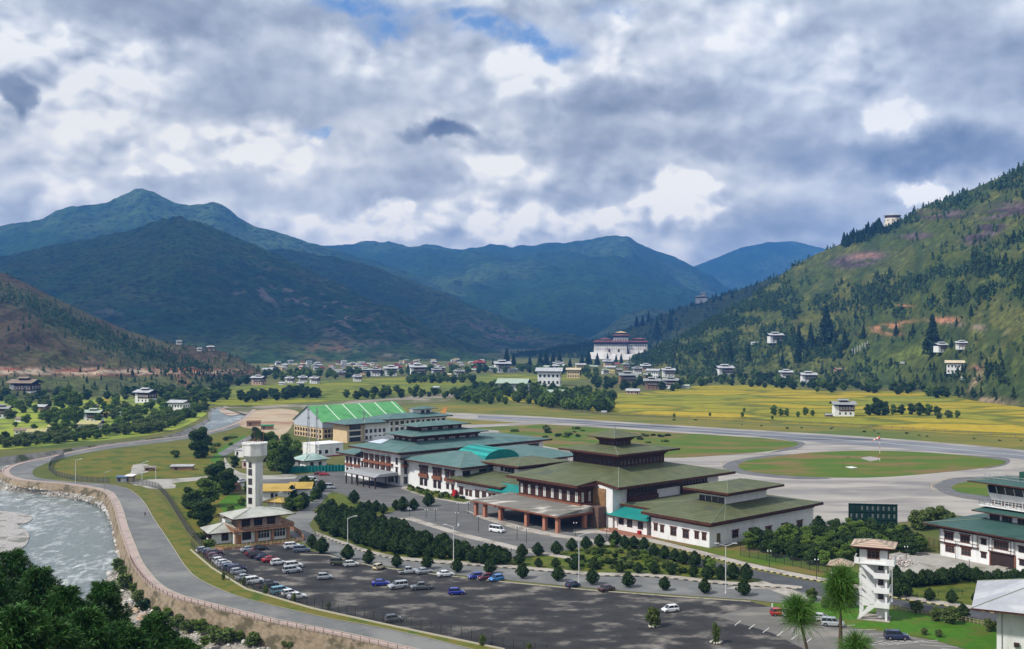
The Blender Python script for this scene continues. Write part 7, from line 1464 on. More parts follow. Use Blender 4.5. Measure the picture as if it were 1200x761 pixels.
# ------------------------------------------------------------------ houses
def rm(name, c, c2=None): return mat(name, c, c2 or tuple(x * .8 for x in c), .3, rough=.6)
ROOFM = {'white': rm('white_tin_roof', (.46, .47, .48), (.34, .35, .36)), 'grey': rm('grey_tin_roof', (.30, .31, .31), (.24, .25, .25)), 'brown': rm('brown_plank_roof', (.20, .15, .11), (.27, .21, .16)), 'red': rm('red_tin_roof', (.32, .05, .04), (.25, .05, .04)), 'green': rm('pale_green_roof', (.30, .38, .30), (.36, .42, .34)), 'yellow': rm('yellowish_roof', (.42, .38, .16), (.34, .31, .16)), 'dark': rm('dark_roof', (.07, .065, .06)), 'cream': rm('cream_roof', (.60, .52, .36))}
WALLM = {'white': m_white, 'cream': m_cream, 'mud': m_mudw, 'yellow': mat('yellow_wall', (.55, .44, .18), (.6, .5, .25), .5), 'pink': mat('pinkish_wall', (.45, .30, .24), (.5, .38, .3), .5)}
_hm = {}
def house_meshes(kind, wall, roof):
    k = (kind, wall, roof)
    if k in _hm: return _hm[k]
    W_, D_, R_ = 11.0, 8.0, ROOFM[roof]; wm = WALLM[wall]; out = []
    if kind == 'farm':          # two storeys, carved timber gallery above white walls, floating low gable
        b = MB(); b.box(-W_ / 2, W_ / 2, -D_ / 2, D_ / 2, 0, 3.2, 0); b.box(-W_ / 2 + .05, -W_ / 2 + 2.4, -D_ / 2 + .05, D_ / 2 - .05, 3.2, 5.9, 0); out.append(('wall', b.mesh('wall', wm)))
        b = MB(); b.box(-W_ / 2 + 2.4, W_ / 2 + .25, -D_ / 2 - .3, D_ / 2 + .3, 3.1, 6.0, 0)
        for i in range(5): x = -W_ / 2 + 3.3 + i * 1.75; b.box(x - .55, x + .55, -D_ / 2 - .36, -D_ / 2 - .3, 3.9, 5.3, 1); b.box(x - .32, x + .32, -D_ / 2 - .40, -D_ / 2 - .36, 4.0, 5.1, 2)
        for i in range(3): y = -D_ / 2 + 1.6 + i * 2.4; b.box(W_ / 2 + .25, W_ / 2 + .31, y - .6, y + .6, 3.9, 5.3, 1); b.box(W_ / 2 + .31, W_ / 2 + .35, y - .35, y + .35, 4.0, 5.1, 2)
        b.box(-W_ / 2 + .4, W_ / 2 - .4, -D_ / 2 + .4, D_ / 2 - .4, 6.0, 6.9, 3); out.append(('timber_gallery', b.mesh('timber_gallery', [m_timber, m_white, m_glass, m_dark])))
        zr, ze, e = 8.6, 6.9, 1.5
        wb = MB(); 
        for x in (-2.6, .6, 3.4): wb.box(x - .5, x + .5, -D_ / 2 - .04, -D_ / 2 + .02, 1.0, 2.3, 0)
        wb.box(W_ / 2 - .02, W_ / 2 + .04, -1, .2, .9, 2.3, 0); out.append(('window', wb.mesh('window', m_glass)))
    elif kind == 'block':       # plain two or three storey modern block
        b = MB(); b.box(-W_ / 2, W_ / 2, -D_ / 2, D_ / 2, 0, 6.6, 0); b.box(-W_ / 2 + .5, W_ / 2 - .5, -D_ / 2 + .5, D_ / 2 - .5, 6.6, 7.2, 1); out.append(('wall', b.mesh('wall', [wm, m_dark])))
        wb = MB()
        for z in (1.0, 4.2):
            for i in range(5): x = -W_ / 2 + 1.3 + i * 2.1; wb.box(x - .5, x + .5, -D_ / 2 - .05, -D_ / 2 + .02, z, z + 1.4, 0)
            for i in range(3): y = -D_ / 2 + 1.6 + i * 2.4; wb.box(W_ / 2 - .02, W_ / 2 + .05, y - .5, y + .5, z, z + 1.4, 0)
        out.append(('window', wb.mesh('window', m_glass))); zr, ze, e = 8.8, 7.2, 1.2
    else:                       # low cottage
        b = MB(); b.box(-W_ / 2, W_ / 2, -D_ / 2, D_ / 2, 0, 3.0, 0); out.append(('wall', b.mesh('wall', wm)))
        wb = MB()
        for x in (-3.6, -.8, 2.2): wb.box(x - .5, x + .5, -D_ / 2 - .05, -D_ / 2 + .02, 1.0, 2.2, 0)
        wb.box(3.6, 4.6, -D_ / 2 - .05, -D_ / 2 + .02, 0, 2.2, 0); wb.box(W_ / 2 - .02, W_ / 2 + .05, -1, .2, 1, 2.2, 0); out.append(('window', wb.mesh('window', m_glass))); zr, ze, e = 4.8, 3.05, .9
    b = MB(); x0, x1, y0, y1 = -W_ / 2 - e, W_ / 2 + e, -D_ / 2 - e, D_ / 2 + e
    for sy in (y0, y1): b.face([(x0, 0, zr), (x1, 0, zr), (x1, sy, ze), (x0, sy, ze)]); b.face([(x0, 0, zr - .22), (x0, sy, ze - .22), (x1, sy, ze - .22), (x1, 0, zr - .22)], 1); b.face([(x0, sy, ze - .22), (x1, sy, ze - .22), (x1, sy, ze), (x0, sy, ze)], 1)
    for sx in (x0, x1):
        for sy in (y0, y1): b.face([(sx, 0, zr), (sx, sy, ze), (sx, sy, ze - .22), (sx, 0, zr - .22)], 1)
    if kind != 'farm':
        for sx in (-W_ / 2 + .5, W_ / 2 - .5): b.face([(sx, -D_ / 2, ze - .1), (sx, D_ / 2, ze - .1), (sx, 0, zr - .25)], 2)
    if kind == 'farm': b.box(-2.2, 2.2, -1.6, 1.6, zr - .5, zr + .55, 1); b.frus((-3.1, 3.1, -2.4, 2.4), zr + .55, (-2.9, 2.9, -.05, .05), zr + 1.25, 0)
    out.append(('roof', b.mesh('roof', [R_, m_dark, wm]))); _hm[k] = out; return out
def house(kind, wall, roof, p, width, label, group, ang=None, nm=None, cat=None, flat=1.0):
    k = width / 11.0; r = empty(nm or {'farm': 'farmhouse', 'block': 'village_block', 'low': 'cottage'}[kind], p, R(rt.uniform(-25, 15) if ang is None else ang), label, cat or 'house', group); r.scale = (k, k, k * flat)
    for n_, me in house_meshes(kind, wall, roof): link(n_, me, r)
    return r
def hpx(kind, wall, roof, x, y, wpx, label, group, ang=None, hill=None, flat=1.0, **k):
    p = G(x, y) if hill is None else hill_at(hill, x, y); house(kind, wall, roof, p, wpx / FOC * p.y * .82, label, group, ang, flat=flat, **k)
GV = 'houses of the village across the river'
for a in [('low', 'white', 'brown', 27, 508.5, 20, 'white cottage with brown roof in the sunny meadow, beside its twin'), ('low', 'white', 'yellow', 44, 511, 24, 'longest white cottage of the sunny meadow with yellowish roof and arched door'), ('low', 'white', 'brown', 26, 494, 15, 'small arched white cottage alone on the bright meadow'), ('low', 'white', 'yellow', 66, 504.5, 20, 'cottage with yellowish roof behind the willow bank'),
          ('farm', 'white', 'grey', 2, 490, 22, 'grey roofed farmhouse at the frame edge of the village meadow'), ('farm', 'white', 'green', 110, 494.5, 22, 'tall pale farmhouse with four dark window bays in the sunny village'), ('low', 'white', 'yellow', 107, 503, 28, 'long low cottage with yellow green roof above the bank hedge'), ('low', 'white', 'green', 141, 489, 22, 'low house with pale green roof beside a yellow tree'),
          ('block', 'white', 'white', 210, 484.5, 24, 'plain white two storey block above the river embankment'), ('farm', 'white', 'brown', 29, 465, 32, 'wide brown roofed farmhouse under the brown slope'), ('low', 'mud', 'white', 24, 449.5, 14, 'red walled cottage with white roof below the road cut'), ('low', 'white', 'white', 42, 448, 14, 'white roofed cottage behind the tall trees of the village'),
          ('farm', 'mud', 'grey', 66, 448.5, 22, 'dark timber farmhouse with grey roof on the terrace'), ('farm', 'white', 'grey', 95, 452, 32, 'long grey roofed farmhouse with dark eaves in mid village'), ('farm', 'white', 'grey', 131, 455, 28, 'pair roofed grey farmhouse at the end of the village terrace'), ('low', 'white', 'grey', 126, 461, 18, 'low dark fronted cottage under the pair roofed farmhouse'),
          ('farm', 'white', 'white', 171, 472, 24, 'tiered white and cream farmhouse like a small temple near the bank'), ('low', 'mud', 'white', 49, 480.5, 18, 'long low shed with pinkish roof behind the meadow'), ('low', 'white', 'white', 6, 452, 18, 'pinkish cottage cluster house at the frame edge'), ('low', 'white', 'red', 126, 488, 12, 'little red roofed cottage beside the tall pale farmhouse'), ('low', 'mud', 'grey', 111, 478, 10, 'tiny dark roofed house peeping over the tall pale farmhouse'),
          ('farm', 'mud', 'grey', 230, 453, 12, 'ruined red house at the foot of the road cut'), ('farm', 'white', 'white', 257, 456.5, 10, 'small white and black farmhouse beside dark trees at the slope foot'), ('low', 'white', 'white', 218, 458, 5, 'tiny white chorten near the slope foot'), ('farm', 'pink', 'white', 303, 451, 16, 'brick coloured house with white roof at the field edge')]:
    hpx(*a[:6], a[6], GV)
tops = [(247, 409.5, 9, 'red and white farmhouse on the crest of the brown slope'), (234, 410, 6, 'tiny house on the crest beside the red and white farmhouse'), (210, 402, 7, 'far small house higher on the brown crest')]
for x, y, w, l in tops: hpx('farm', 'pink' if x == 247 else 'white', 'white', x, y + 2, w, l, GV, hill=H_brown)
GM = 'houses across the valley floor'
mid = [('low', 'white', 'white', 314, 436, 13, 'white roofed house at the end of the brown slope'), ('farm', 'white', 'white', 340, 449, 11, 'first farmhouse of the tight cluster in the rice fields'), ('farm', 'white', 'white', 355, 448, 11, 'dark windowed farmhouse amid the rice field cluster'), ('low', 'white', 'white', 352, 451, 9, 'low white house before the rice field cluster'), ('farm', 'white', 'white', 369, 449.5, 12, 'last white gabled farmhouse of the rice field cluster'), ('low', 'white', 'white', 331, 451, 9, 'low bright house at the near corner of the rice field cluster'),
  ('farm', 'white', 'white', 419, 447, 11, 'lone farmhouse in the rice beyond the hangar'), ('farm', 'white', 'white', 458, 440.5, 17, 'wide farmhouse behind the rice north of the hangar'), ('farm', 'white', 'white', 489, 440.5, 20, 'white farmhouse with dark bays behind a round bush'), ('farm', 'white', 'grey', 508, 445.5, 10, 'small black and white farmhouse at the tree belt'), ('low', 'cream', 'cream', 526, 441, 9, 'cream house with pale roof between tree clumps'), ('low', 'yellow', 'green', 555, 436, 11, 'pale yellow house with greenish roof at the far trees'), ('low', 'white', 'white', 512, 456, 9, 'small white house on the dry river margin'),
  ('farm', 'white', 'white', 588, 436.5, 20, 'wide white farmhouse before the twin dark conifers'), ('low', 'mud', 'grey', 636, 434.5, 12, 'dark long roofed house under the far conifers'), ('farm', 'white', 'white', 655, 436, 14, 'farmhouse with wide roof beside the cream blocks'), ('block', 'white', 'white', 644, 452, 32, 'long cream three storey school block with white roof above a tree belt'), ('block', 'cream', 'cream', 672, 443, 18, 'cream block with rows of windows and pale roof'), ('block', 'cream', 'white', 680, 434.5, 13, 'taller cream block behind the first one'), ('block', 'yellow', 'green', 695, 435.5, 11, 'small yellowish block under the fortress'), ('block', 'yellow', 'white', 716, 437.5, 13, 'bright yellow walled block under the fortress'),
  ('low', 'white', 'green', 602, 458, 40, 'very long low building with pale green roof in the tree belt'), ('low', 'white', 'green', 650, 466, 26, 'low building with bright pale green roof behind the poplars'), ('low', 'pink', 'white', 742, 462, 18, 'small temple with white tiered roof in the golden field'), ('farm', 'mud', 'grey', 735, 451, 22, 'dark timber farmhouse at the golden field edge'), ('farm', 'mud', 'grey', 764, 456.5, 20, 'large dark farmhouse with black gallery at the golden field edge'), ('farm', 'white', 'grey', 786, 455.5, 19, 'farmhouse with dark gallery and white base near the golden field'),
  ('low', 'white', 'green', 803, 455, 12, 'low white shed with green roof at the end of the hamlet'), ('block', 'white', 'white', 766, 443.5, 17, 'big plain white gable ended house in the hamlet below the hill'), ('farm', 'white', 'white', 783, 442, 16, 'white roofed farmhouse just behind the plain gable house'), ('farm', 'white', 'white', 795, 437.5, 14, 'white roofed farmhouse further back in the hamlet'), ('low', 'pink', 'red', 800, 430.5, 13, 'red roofed house at the top of the hamlet'), ('low', 'pink', 'red', 815, 432.5, 13, 'long red roofed house beside the first red roof'), ('low', 'white', 'red', 722, 429, 10, 'pink roofed house below the fortress trees'), ('low', 'white', 'grey', 742, 431, 14, 'grey roofed house row below the fortress'), ('farm', 'white', 'white', 755, 433, 12, 'white roofed house nearest the fortress foot'.replace('nearest', 'close to')),
  ('farm', 'white', 'white', 849, 441.5, 20, 'white two tier farmhouse standing out against dark trees'), ('low', 'white', 'white', 833, 439.5, 12, 'low house attached beside the two tier farmhouse'), ('farm', 'white', 'white', 926, 437.5, 22, 'broad farmhouse at the back of the four house hamlet on the slope'), ('farm', 'white', 'white', 921, 444.5, 16, 'lower farmhouse in front of the broad one in the four house hamlet'), ('farm', 'white', 'white', 958, 438.5, 18, 'upper farmhouse of the other pair in the four house hamlet'), ('farm', 'white', 'white', 947, 449, 19, 'lowest bright gabled farmhouse of the four house hamlet'),
  ('farm', 'white', 'grey', 988, 487.5, 27, 'black and white farmhouse alone at the airfield fence'), ('low', 'mud', 'grey', 971, 488.5, 10, 'low ruin wall shed beside the lone airfield farmhouse'), ('low', 'white', 'white', 708, 484, 7, 'tiny pale pump house by the perimeter fence')]
for a in mid: hpx(*a[:6], a[6], GM)
slope = [('farm', 'white', 'white', 908, 402.5, 18, 'white roofed farmhouse high among conifers on the pine slope'), ('low', 'white', 'white', 884, 404, 9, 'small white shed among conifers on the pine slope'), ('farm', 'white', 'white', 1103, 413.5, 17, 'white farmhouse with dark gallery beside the giant conifer'), ('farm', 'white', 'white', 1127, 410, 15, 'white gabled farmhouse just above its neighbour by the giant conifer'), ('low', 'white', 'white', 1058, 426.5, 6, 'tiny white chorten in the green clearing of the slope'),
         ('low', 'mud', 'brown', 984, 437, 14, 'roofless mud ruin on the terrace above the rice'), ('block', 'white', 'cream', 1120, 440, 24, 'white and brown house with big cream roof at the slope foot'), ('low', 'white', 'white', 1130, 445, 9, 'little white outhouse below the cream roofed house'), ('low', 'white', 'white', 1045, 460, 5, 'tiny white shrine at the foot of the pine slope')]
for a in slope: hpx(*a[:6], a[6], 'houses on the pine slope', hill=H_right)
r_ = random.Random(31)
for i in range(96):       # the distant town along the valley floor
    x = r_.choice([r_.uniform(318, 440), r_.uniform(320, 560), r_.uniform(400, 600)]); y = r_.uniform(426.5, 434.5) if x < 470 else r_.uniform(422.5, 431)
    kk, ww, rr_ = r_.choice(['block', 'farm', 'low']), r_.choice(['white', 'white', 'cream', 'pink']), r_.choice(['white', 'white', 'grey', 'cream', 'red'])
    hpx(kk, ww, rr_, x, y, r_.uniform(4, 7.5), f'small {ww} {dict(block="block", farm="farmhouse", low="cottage")[kk]} with {rr_} roof in the distant town', 'houses of the distant town', ang=r_.uniform(-40, 40))
rx = random.Random(8); k_ = 0
for i in range(34):     # more roofs of the hamlets at the foot of the slope
    x, y = rx.choice([(rx.uniform(690, 812), rx.uniform(427, 440)), (rx.uniform(740, 812), rx.uniform(430, 446)), (rx.uniform(560, 700), rx.uniform(431, 437)), (rx.uniform(395, 560), rx.uniform(434, 442)), (rx.uniform(0, 230), rx.uniform(447, 462))])
    ww, rr_, kk = rx.choice(['white', 'white', 'cream', 'mud']), rx.choice(['white', 'grey', 'grey', 'red', 'green']), rx.choice(['farm', 'low', 'farm'])
    hpx(kk, ww, rr_, x, y, rx.uniform(8, 14), f'{ww} walled {dict(farm="farmhouse", low="cottage")[kk]} with {rr_} roof half hidden by trees on the valley edge', 'half hidden houses on the valley edge')
# fortress monastery
dp = Vector((128 / FOC * 2330, 2330, 0)); t = Bld('fortress_monastery', 'great white fortress monastery with red roofs and a tall central tower on its hill', 'fortress', (dp.x, dp.y, 6), -12)
m_redroof = mat('red_fortress_roof', (.13, .035, .030), (.20, .09, .07), .08); t.root.scale = (1.02, 1, .84); m_gold = mat('gilded_roof', (.50, .38, .14), rough=.4)
S = 1.0; m_fw = mat('fortress_whitewash', (.72, .69, .66), (.56, .53, .50), .06, c3=(.42, .38, .34), scale3=.05, lo3=.52, hi3=.68)
t.part('outer_wall', MB().frus((-72, -20, -26, 20), -6, (-66, -22, -20, 18), 11), m_fw); t.part('outer_wall', MB().frus((-22, 34, -30, 14), -9, (-20, 30, -24, 12), 7), m_fw); t.part('outer_wall', MB().frus((30, 66, -16, 20), -6, (31, 60, -12, 18), 14), m_fw)
t.part('west_wing_wall', MB().frus((-58, 14, -14, 16), 4, (-56, 13, -13, 15), 36), m_fw); t.part('east_wing_wall', MB().frus((14.5, 56, -8, 20), 4, (15.5, 54, -7, 19), 36), m_fw)
t.box('timber_band', -56.6, 13.4, -13.8, 15.6, 33, 37, m_timber); t.box('timber_band', 15, 54.6, -7.8, 19.6, 33, 37, m_timber)
t.roof((-60, 17, -17.5, 19), 38.5, (-52, 9, -1, 2), 44, m_redroof, fascia=1.2, cap=False); t.roof((13, 58, -11.5, 23), 38.6, (22, 50, 4, 8), 44, m_redroof, fascia=1.2, cap=False)
t.roof((-48, -22, -8, 12), 45.5, (-40, -30, 1, 3), 49, m_redroof, fascia=1, cap=False); t.box('roof_lantern', -44, -26, -5, 9, 41, 44.4, m_fw); t.roof((22, 50, -4, 16), 46, (30, 42, 5, 7), 49, m_redroof, fascia=1, cap=False); t.box('roof_lantern', 26, 46, -1, 13, 42, 44.9, m_timber)
t.box('tower_wall', -16, 14, -6, 14, 36, 53, m_fw); t.box('tower_band', -16.6, 14.6, -6.6, 14.6, 50, 54, m_timber); t.roof((-21, 19, -10, 18), 55.5, (-12, 10, -2, 10), 59, m_redroof, fascia=1.2, cap=False); t.box('upper_tower_wall', -10, 8, -1.5, 9.5, 58, 61.5, m_timber); t.roof((-14, 12, -5, 13), 62.4, (-2, 0, 3.5, 4.5), 66.5, m_gold, fascia=.8, cap=False)
wm_ = MB().box(-1, 1, -.3, .3, 0, 3.4).mesh('window', m_dark)
for i in range(14): x = -53 + i * 4.9; link('window', wm_, t.root, (x + 2, -13.7, 31.5), 0, (1.3, 1, .7)); link('window', wm_, t.root, (x, -13.6, 27), 0, (1, 1, 1.1)); link('window', wm_, t.root, (x + 1, -13.8, 19), 0, (.6, 1, .6))
for i in range(8): x = 18.5 + i * 4.8; link('window', wm_, t.root, (x, -7.6, 27), 0, (1, 1, 1.1)); link('window', wm_, t.root, (x, -7.7, 19), 0, (.6, 1, .6))
for i in range(5): link('window', wm_, t.root, (-12 + i * 5.6, -6.3, 42), 0, (1.1, 1, 1.2))
for x in (-24, -4): link('window', wm_, t.root, (x, -14.0, 12), 0, (1.8, 1, 2.2))
wp = hill_at(H_back, 822, 355); t = Bld('white_watch_house', 'small white watch house with dark bands on the ridge above the hamlet', 'tower', (wp.x, wp.y, wp.z - 2), -10)
t.part('wall', MB().frus((-16, 16, -8, 8), 0, (-15, 15, -7, 7), 16), m_fw); t.box('timber_band', -15.4, 15.4, -7.4, 7.4, 14, 17, m_timber); t.roof((-18, 18, -10, 10), 18, (-8, 8, -1, 1), 21, ROOFM['white'], fascia=.8, cap=False); t.box('upper_wall', -2, 10, -5, 5, 20, 26, m_fw); t.roof((-5, 13, -8, 8), 27, (3, 5, -1, 1), 30, ROOFM['white'], fascia=.8, cap=False)
wp = hill_at(H_right, 1046, 263.5); t = Bld('round_watchtower', 'round cream walled watchtower with white roof on the wooded spur high above', 'tower', (wp.x, wp.y, wp.z - 3), 0)
b = MB().cyl((0, 0, 0), (0, 0, 17), 13, 11.5, n=20); t.part('wall', b, mat('cream_whitewash', (.66, .60, .50), (.58, .52, .44), .1)); t.part('timber_band', MB().cyl((0, 0, 13.5), (0, 0, 16), 12.2, 12, n=20), m_timber); t.part('roof', MB().cyl((0, 0, 17.3), (0, 0, 20.5), 14.2, 1.2, n=20), ROOFM['white'])
for i in range(10): a = 6.283 * i / 10; link('window', wm_, t.root, (math.cos(a) * 12.2, math.sin(a) * 12.2, 8), a + 1.57, (.7, 1, .8))
# ------------------------------------------------------------------ trees of the valley
def far(kinds, P, sp, hr, desc, group, seed, n, wide=1.45): scatter(kinds, P, sp, hr, desc, group, seed, n, wide, numbered=n <= 45)
VT = [('broad', 72, 480, 15), ('broad', 79, 474, 17), ('broad', 88, 482, 17), ('broad', 66, 497, 12), ('broad', 78, 500, 12), ('broad', 56, 497, 10), ('broad', 91, 497, 13), ('willow', 104, 484, 8), ('broad', 34, 478, 8), ('willow', 27, 484, 6.5), ('broad', 41, 484, 7), ('bright', 10, 471, 7), ('broad', 47, 477, 7), ('broad', 122, 482, 8), ('broad', 146, 483, 9), ('russet', 124, 491, 5), ('dark', 6, 519, 7), ('broad', 50, 468, 10)]
for q in VT:
    tree(q[0], G(q[1], q[2]), q[3], f'leafy tree among the village meadows, {ordn(sorted(q_[1] for q_ in VT).index(q[1]))} from the frame edge', 'village trees across the river', 1.15)
far(['broad', 'willow'], [(0, 526), (60, 521), (115, 515), (112, 508), (60, 513), (0, 518)], 6, (4, 6), 'bushy tree on the meadow edge above the gravel, {} along the bank', 'bank trees across the river', 1, 38)
far(['broad', 'willow', 'willow'], [(120, 513), (160, 511), (195, 504), (228, 490), (240, 480), (228, 478), (195, 492), (160, 502), (120, 507)], 6.5, (5, 7), 'leafy willow on the stone embankment, {} along the river bank', 'embankment willows', 2, 45)
far(['bright', 'broad', 'willow', 'bright'], [(0, 472), (60, 470), (110, 472), (170, 466), (235, 474), (238, 482), (200, 496), (150, 506), (80, 512), (0, 518)], 13, (3.5, 8), 'leafy bush or tree scattered over the village meadows', 'scattered village greenery', 24, 64)
far(['ovoid', 'ovoid', 'willow'], [(0, 444), (90, 443), (170, 449), (235, 456), (235, 464), (180, 466), (100, 466), (0, 468)], 14, (5, 10), 'dark leafy tree on the village terrace under the brown slope', 'terrace trees under the brown slope', 25, 60)
far(['broad', 'bright', 'willow'], [(130, 486), (170, 478), (200, 470), (228, 476), (215, 492), (180, 498), (140, 500)], 9, (5, 8.5), 'leafy garden tree between village and embankment, {} from the village', 'garden trees by the embankment', 3, 32)
far(['ovoid', 'dark'], [(0, 448), (60, 446), (120, 446), (170, 452), (240, 458), (290, 448), (290, 452), (235, 464), (160, 468), (60, 470), (0, 470)], 19, (6, 11), 'leafy tree below the brown slope', 'trees below the brown slope', 4, 75)
far(['dark', 'broad'], [(190, 466), (232, 462), (266, 464), (266, 470), (235, 476), (200, 474)], 8, (7, 10), 'dark tree in the belt along the far river bank, {} from the village', 'dark belt along the far bank', 5, 34)
far(['dark'], [(278, 468), (300, 464), (336, 463), (338, 469), (300, 471), (280, 472)], 9, (7, 9.5), 'dark tree in the first long clump in the rice, {} from the river', 'first dark clump in the rice', 6, 26)
far(['dark'], [(340, 462), (352, 461), (372, 463), (372, 467), (342, 466.5)], 9, (8, 10.5), 'dark tree in the second clump in the rice, {} from the river', 'second dark clump in the rice', 7, 16)
far(['broad', 'dark'], [(250, 438), (280, 437), (290, 446), (262, 452), (245, 448)], 14, (9, 14), 'dark tree at the toe of the brown slope, {} along the toe', 'trees at the slope toe', 8, 22)
far(['ovoid', 'ovoid', 'broad'], [(530, 462), (560, 456), (600, 455), (640, 456), (660, 462), (690, 463), (718, 470), (715, 478), (680, 478), (640, 474), (600, 474), (560, 474), (540, 472)], 12.5, (6, 11), 'leafy tree of the broad belt beside the rice and runway', 'belt of trees beside the runway', 9, 105)
far(['ovoid'], [(628, 477), (700, 483), (714, 484), (716, 478), (690, 474), (630, 469)], 8, (8, 11.5), 'dark dense tree at the front of the belt near the perimeter fence', 'front trees of the runway belt', 10, 48)
far(['dark', 'broad'], [(478, 444), (500, 443), (520, 445), (560, 445), (560, 450), (500, 450), (476, 450)], 11, (7, 11), 'dark tree in the clump behind the hangar fields, {} from the hangar side', 'clumps behind the hangar fields', 11, 30)
far(['broad', 'dark'], [(405, 466), (430, 461), (460, 459), (530, 461), (530, 467), (470, 467), (420, 469)], 14, (5, 9), 'leafy tree along the dry riverbed, {} from the river', 'trees along the dry riverbed', 12, 36)
far(['ovoid', 'broad'], [(300, 440), (420, 438), (560, 434), (640, 433), (700, 438), (700, 446), (600, 437), (450, 442), (330, 447)], 23, (7, 13), 'dark leafy tree between far farmhouses', 'trees between far farmhouses', 13, 90)
far(['ovoid', 'dark'], [(690, 447), (730, 444), (770, 446), (815, 447), (825, 452), (800, 459), (740, 458), (700, 456)], 14, (6, 10), 'leafy tree in the hamlet at the golden field edge', 'hamlet trees at the golden field', 14, 60)
far(['dark', 'ovoid'], [(816, 444), (860, 443), (900, 442), (960, 448), (1010, 450), (1060, 455), (1120, 462), (1110, 468), (1040, 462), (960, 460), (880, 454), (820, 452)], 13, (6, 10.5), 'dense dark tree along the upper edge of the golden field', 'trees above the golden field', 15, 110)
for i, (x, y, h, k) in enumerate([(1028, 487, 14, 'dark'), (1018, 487, 9, 'dark'), (1037, 487, 11, 'dark'), (1047, 486, 8, 'broad'), (1056, 486, 8, 'dark'), (1068, 486, 9, 'dark'), (1078, 487, 10, 'dark'), (1088, 487, 9, 'broad'), (1098, 488, 8, 'dark'), (1112, 490, 6, 'willow'), (1122, 490, 6, 'broad'), (1100, 491, 5, 'willow')]):
    tree(k, G(x, y), h, f'dark tree in the row beside the lone airfield farmhouse, {ordn(i)} from it', 'row beside the airfield farmhouse', 1.1)
for i, (x, y, h) in enumerate([(907, 487, 8), (915, 488, 6), (922, 488, 6), (944, 487, 6.5), (952, 488, 5), (935, 489, 4.5), (870, 489, 4), (872, 483, 3.5), (832, 488, 3), (790, 489, 3), (905, 492, 3)]):
    tree('broad', G(x, y), h, f'small dark tree before the golden field, {ordn(i)} from the lone farmhouse', 'small trees before the golden field', 1.1)
scatter(['shrub'], [(590, 505), (640, 500), (720, 506), (800, 512), (760, 524), (660, 516), (600, 512)], 6, (1.2, 2.4), 'low green shrub on the grass between runway and apron, {} from the terminals', 'shrubs between runway and apron', 16, 26, 2.2)
scatter(['shrub'], [(770, 488), (900, 497), (1000, 503), (1200, 517), (1200, 521), (1000, 507), (880, 501), (770, 493)], 6, (.6, 1.4), 'low weed clump inside the perimeter fence', 'weeds inside the perimeter fence', 17, 18, 1.8, numbered=False)
scatter(['shrub'], [(480, 570), (535, 582), (548, 586), (543, 588), (505, 582), (478, 573)], 1.8, (.8, 1.5), 'low shrub in the terminal flower bed, {} from the porch', 'shrubs in the terminal flower bed', 18, 30, 1.3)
# ------------------------------------------------------------------ conifers on the slopes
NSHOW = 0
def far_conifers(name, pts, hs, m, seed, n_t=26):
    rs = np.random.RandomState(seed); n = len(pts); P = np.array(pts); H = np.array(hs)
    t = rs.beta(1, 1.5, (n, n_t)); a = rs.uniform(0, 6.283, (n, n_t)); r = (1 - t) ** .85 * H[:, None] * rs.uniform(.17, .27, (n, 1)) * rs.uniform(.6, 1.1, (n, n_t))
    C = np.stack([P[:, None, 0] + r * np.cos(a), P[:, None, 1] + r * np.sin(a), P[:, None, 2] + H[:, None] * (.08 + .92 * t)], -1).reshape(-1, 3); v, f = tris(C, np.repeat(H * .16, n_t), rs)
    k = 5; parts = [(v, f)]; ca = np.arange(k) * 6.283 / k
    ring = np.stack([P[:, None, 0] + H[:, None] * .16 * np.cos(ca), P[:, None, 1] + H[:, None] * .16 * np.sin(ca), np.repeat(P[:, None, 2] + H[:, None] * .05, k, 1)], -1); tip = P + np.stack([0 * H, 0 * H, H], -1); V2 = np.concatenate([ring, tip[:, None, :]], 1).reshape(-1, 3)
    base = (np.arange(n) * (k + 1))[:, None, None] + np.array([[i, (i + 1) % k, k] for i in range(k)])[None]; F2 = base.reshape(-1, 3)
    return link(name, np_mesh(name, np.concatenate([v, V2]), np.concatenate([f, F2 + len(v)]), m))
def hill_forest(h, dens, n, seed, x0, x1):
    rs = np.random.RandomState(seed); out = []; I = np.where((h.px >= x0) & (h.px <= x1))[0]; tries = 0
    while len(out) < n and tries < n * 40:
        tries += 1; i = int(rs.choice(I)); j = int(rs.randint(1, h.rows)); x, y = h.px[i], h.SY[i, j]
        if rs.rand() < dens(x, y) * min(1.0, h.Y[i, j] / 1800): out.append((h.X[i, j] + rs.uniform(-4, 4), h.Y[i, j] + rs.uniform(-4, 4), h.Z[i, j] - .8))
    return out
sil_r = ip([(758, 419), (800, 394), (850, 367), (910, 327), (950, 301), (1000, 277), (1060, 258), (1100, 237), (1160, 213), (1200, 196)])
def g1(x, y, cx, cy, rx, ry, a=0.0): return float(gauss(np.float64(x), np.float64(y), cx, cy, rx, ry, a))
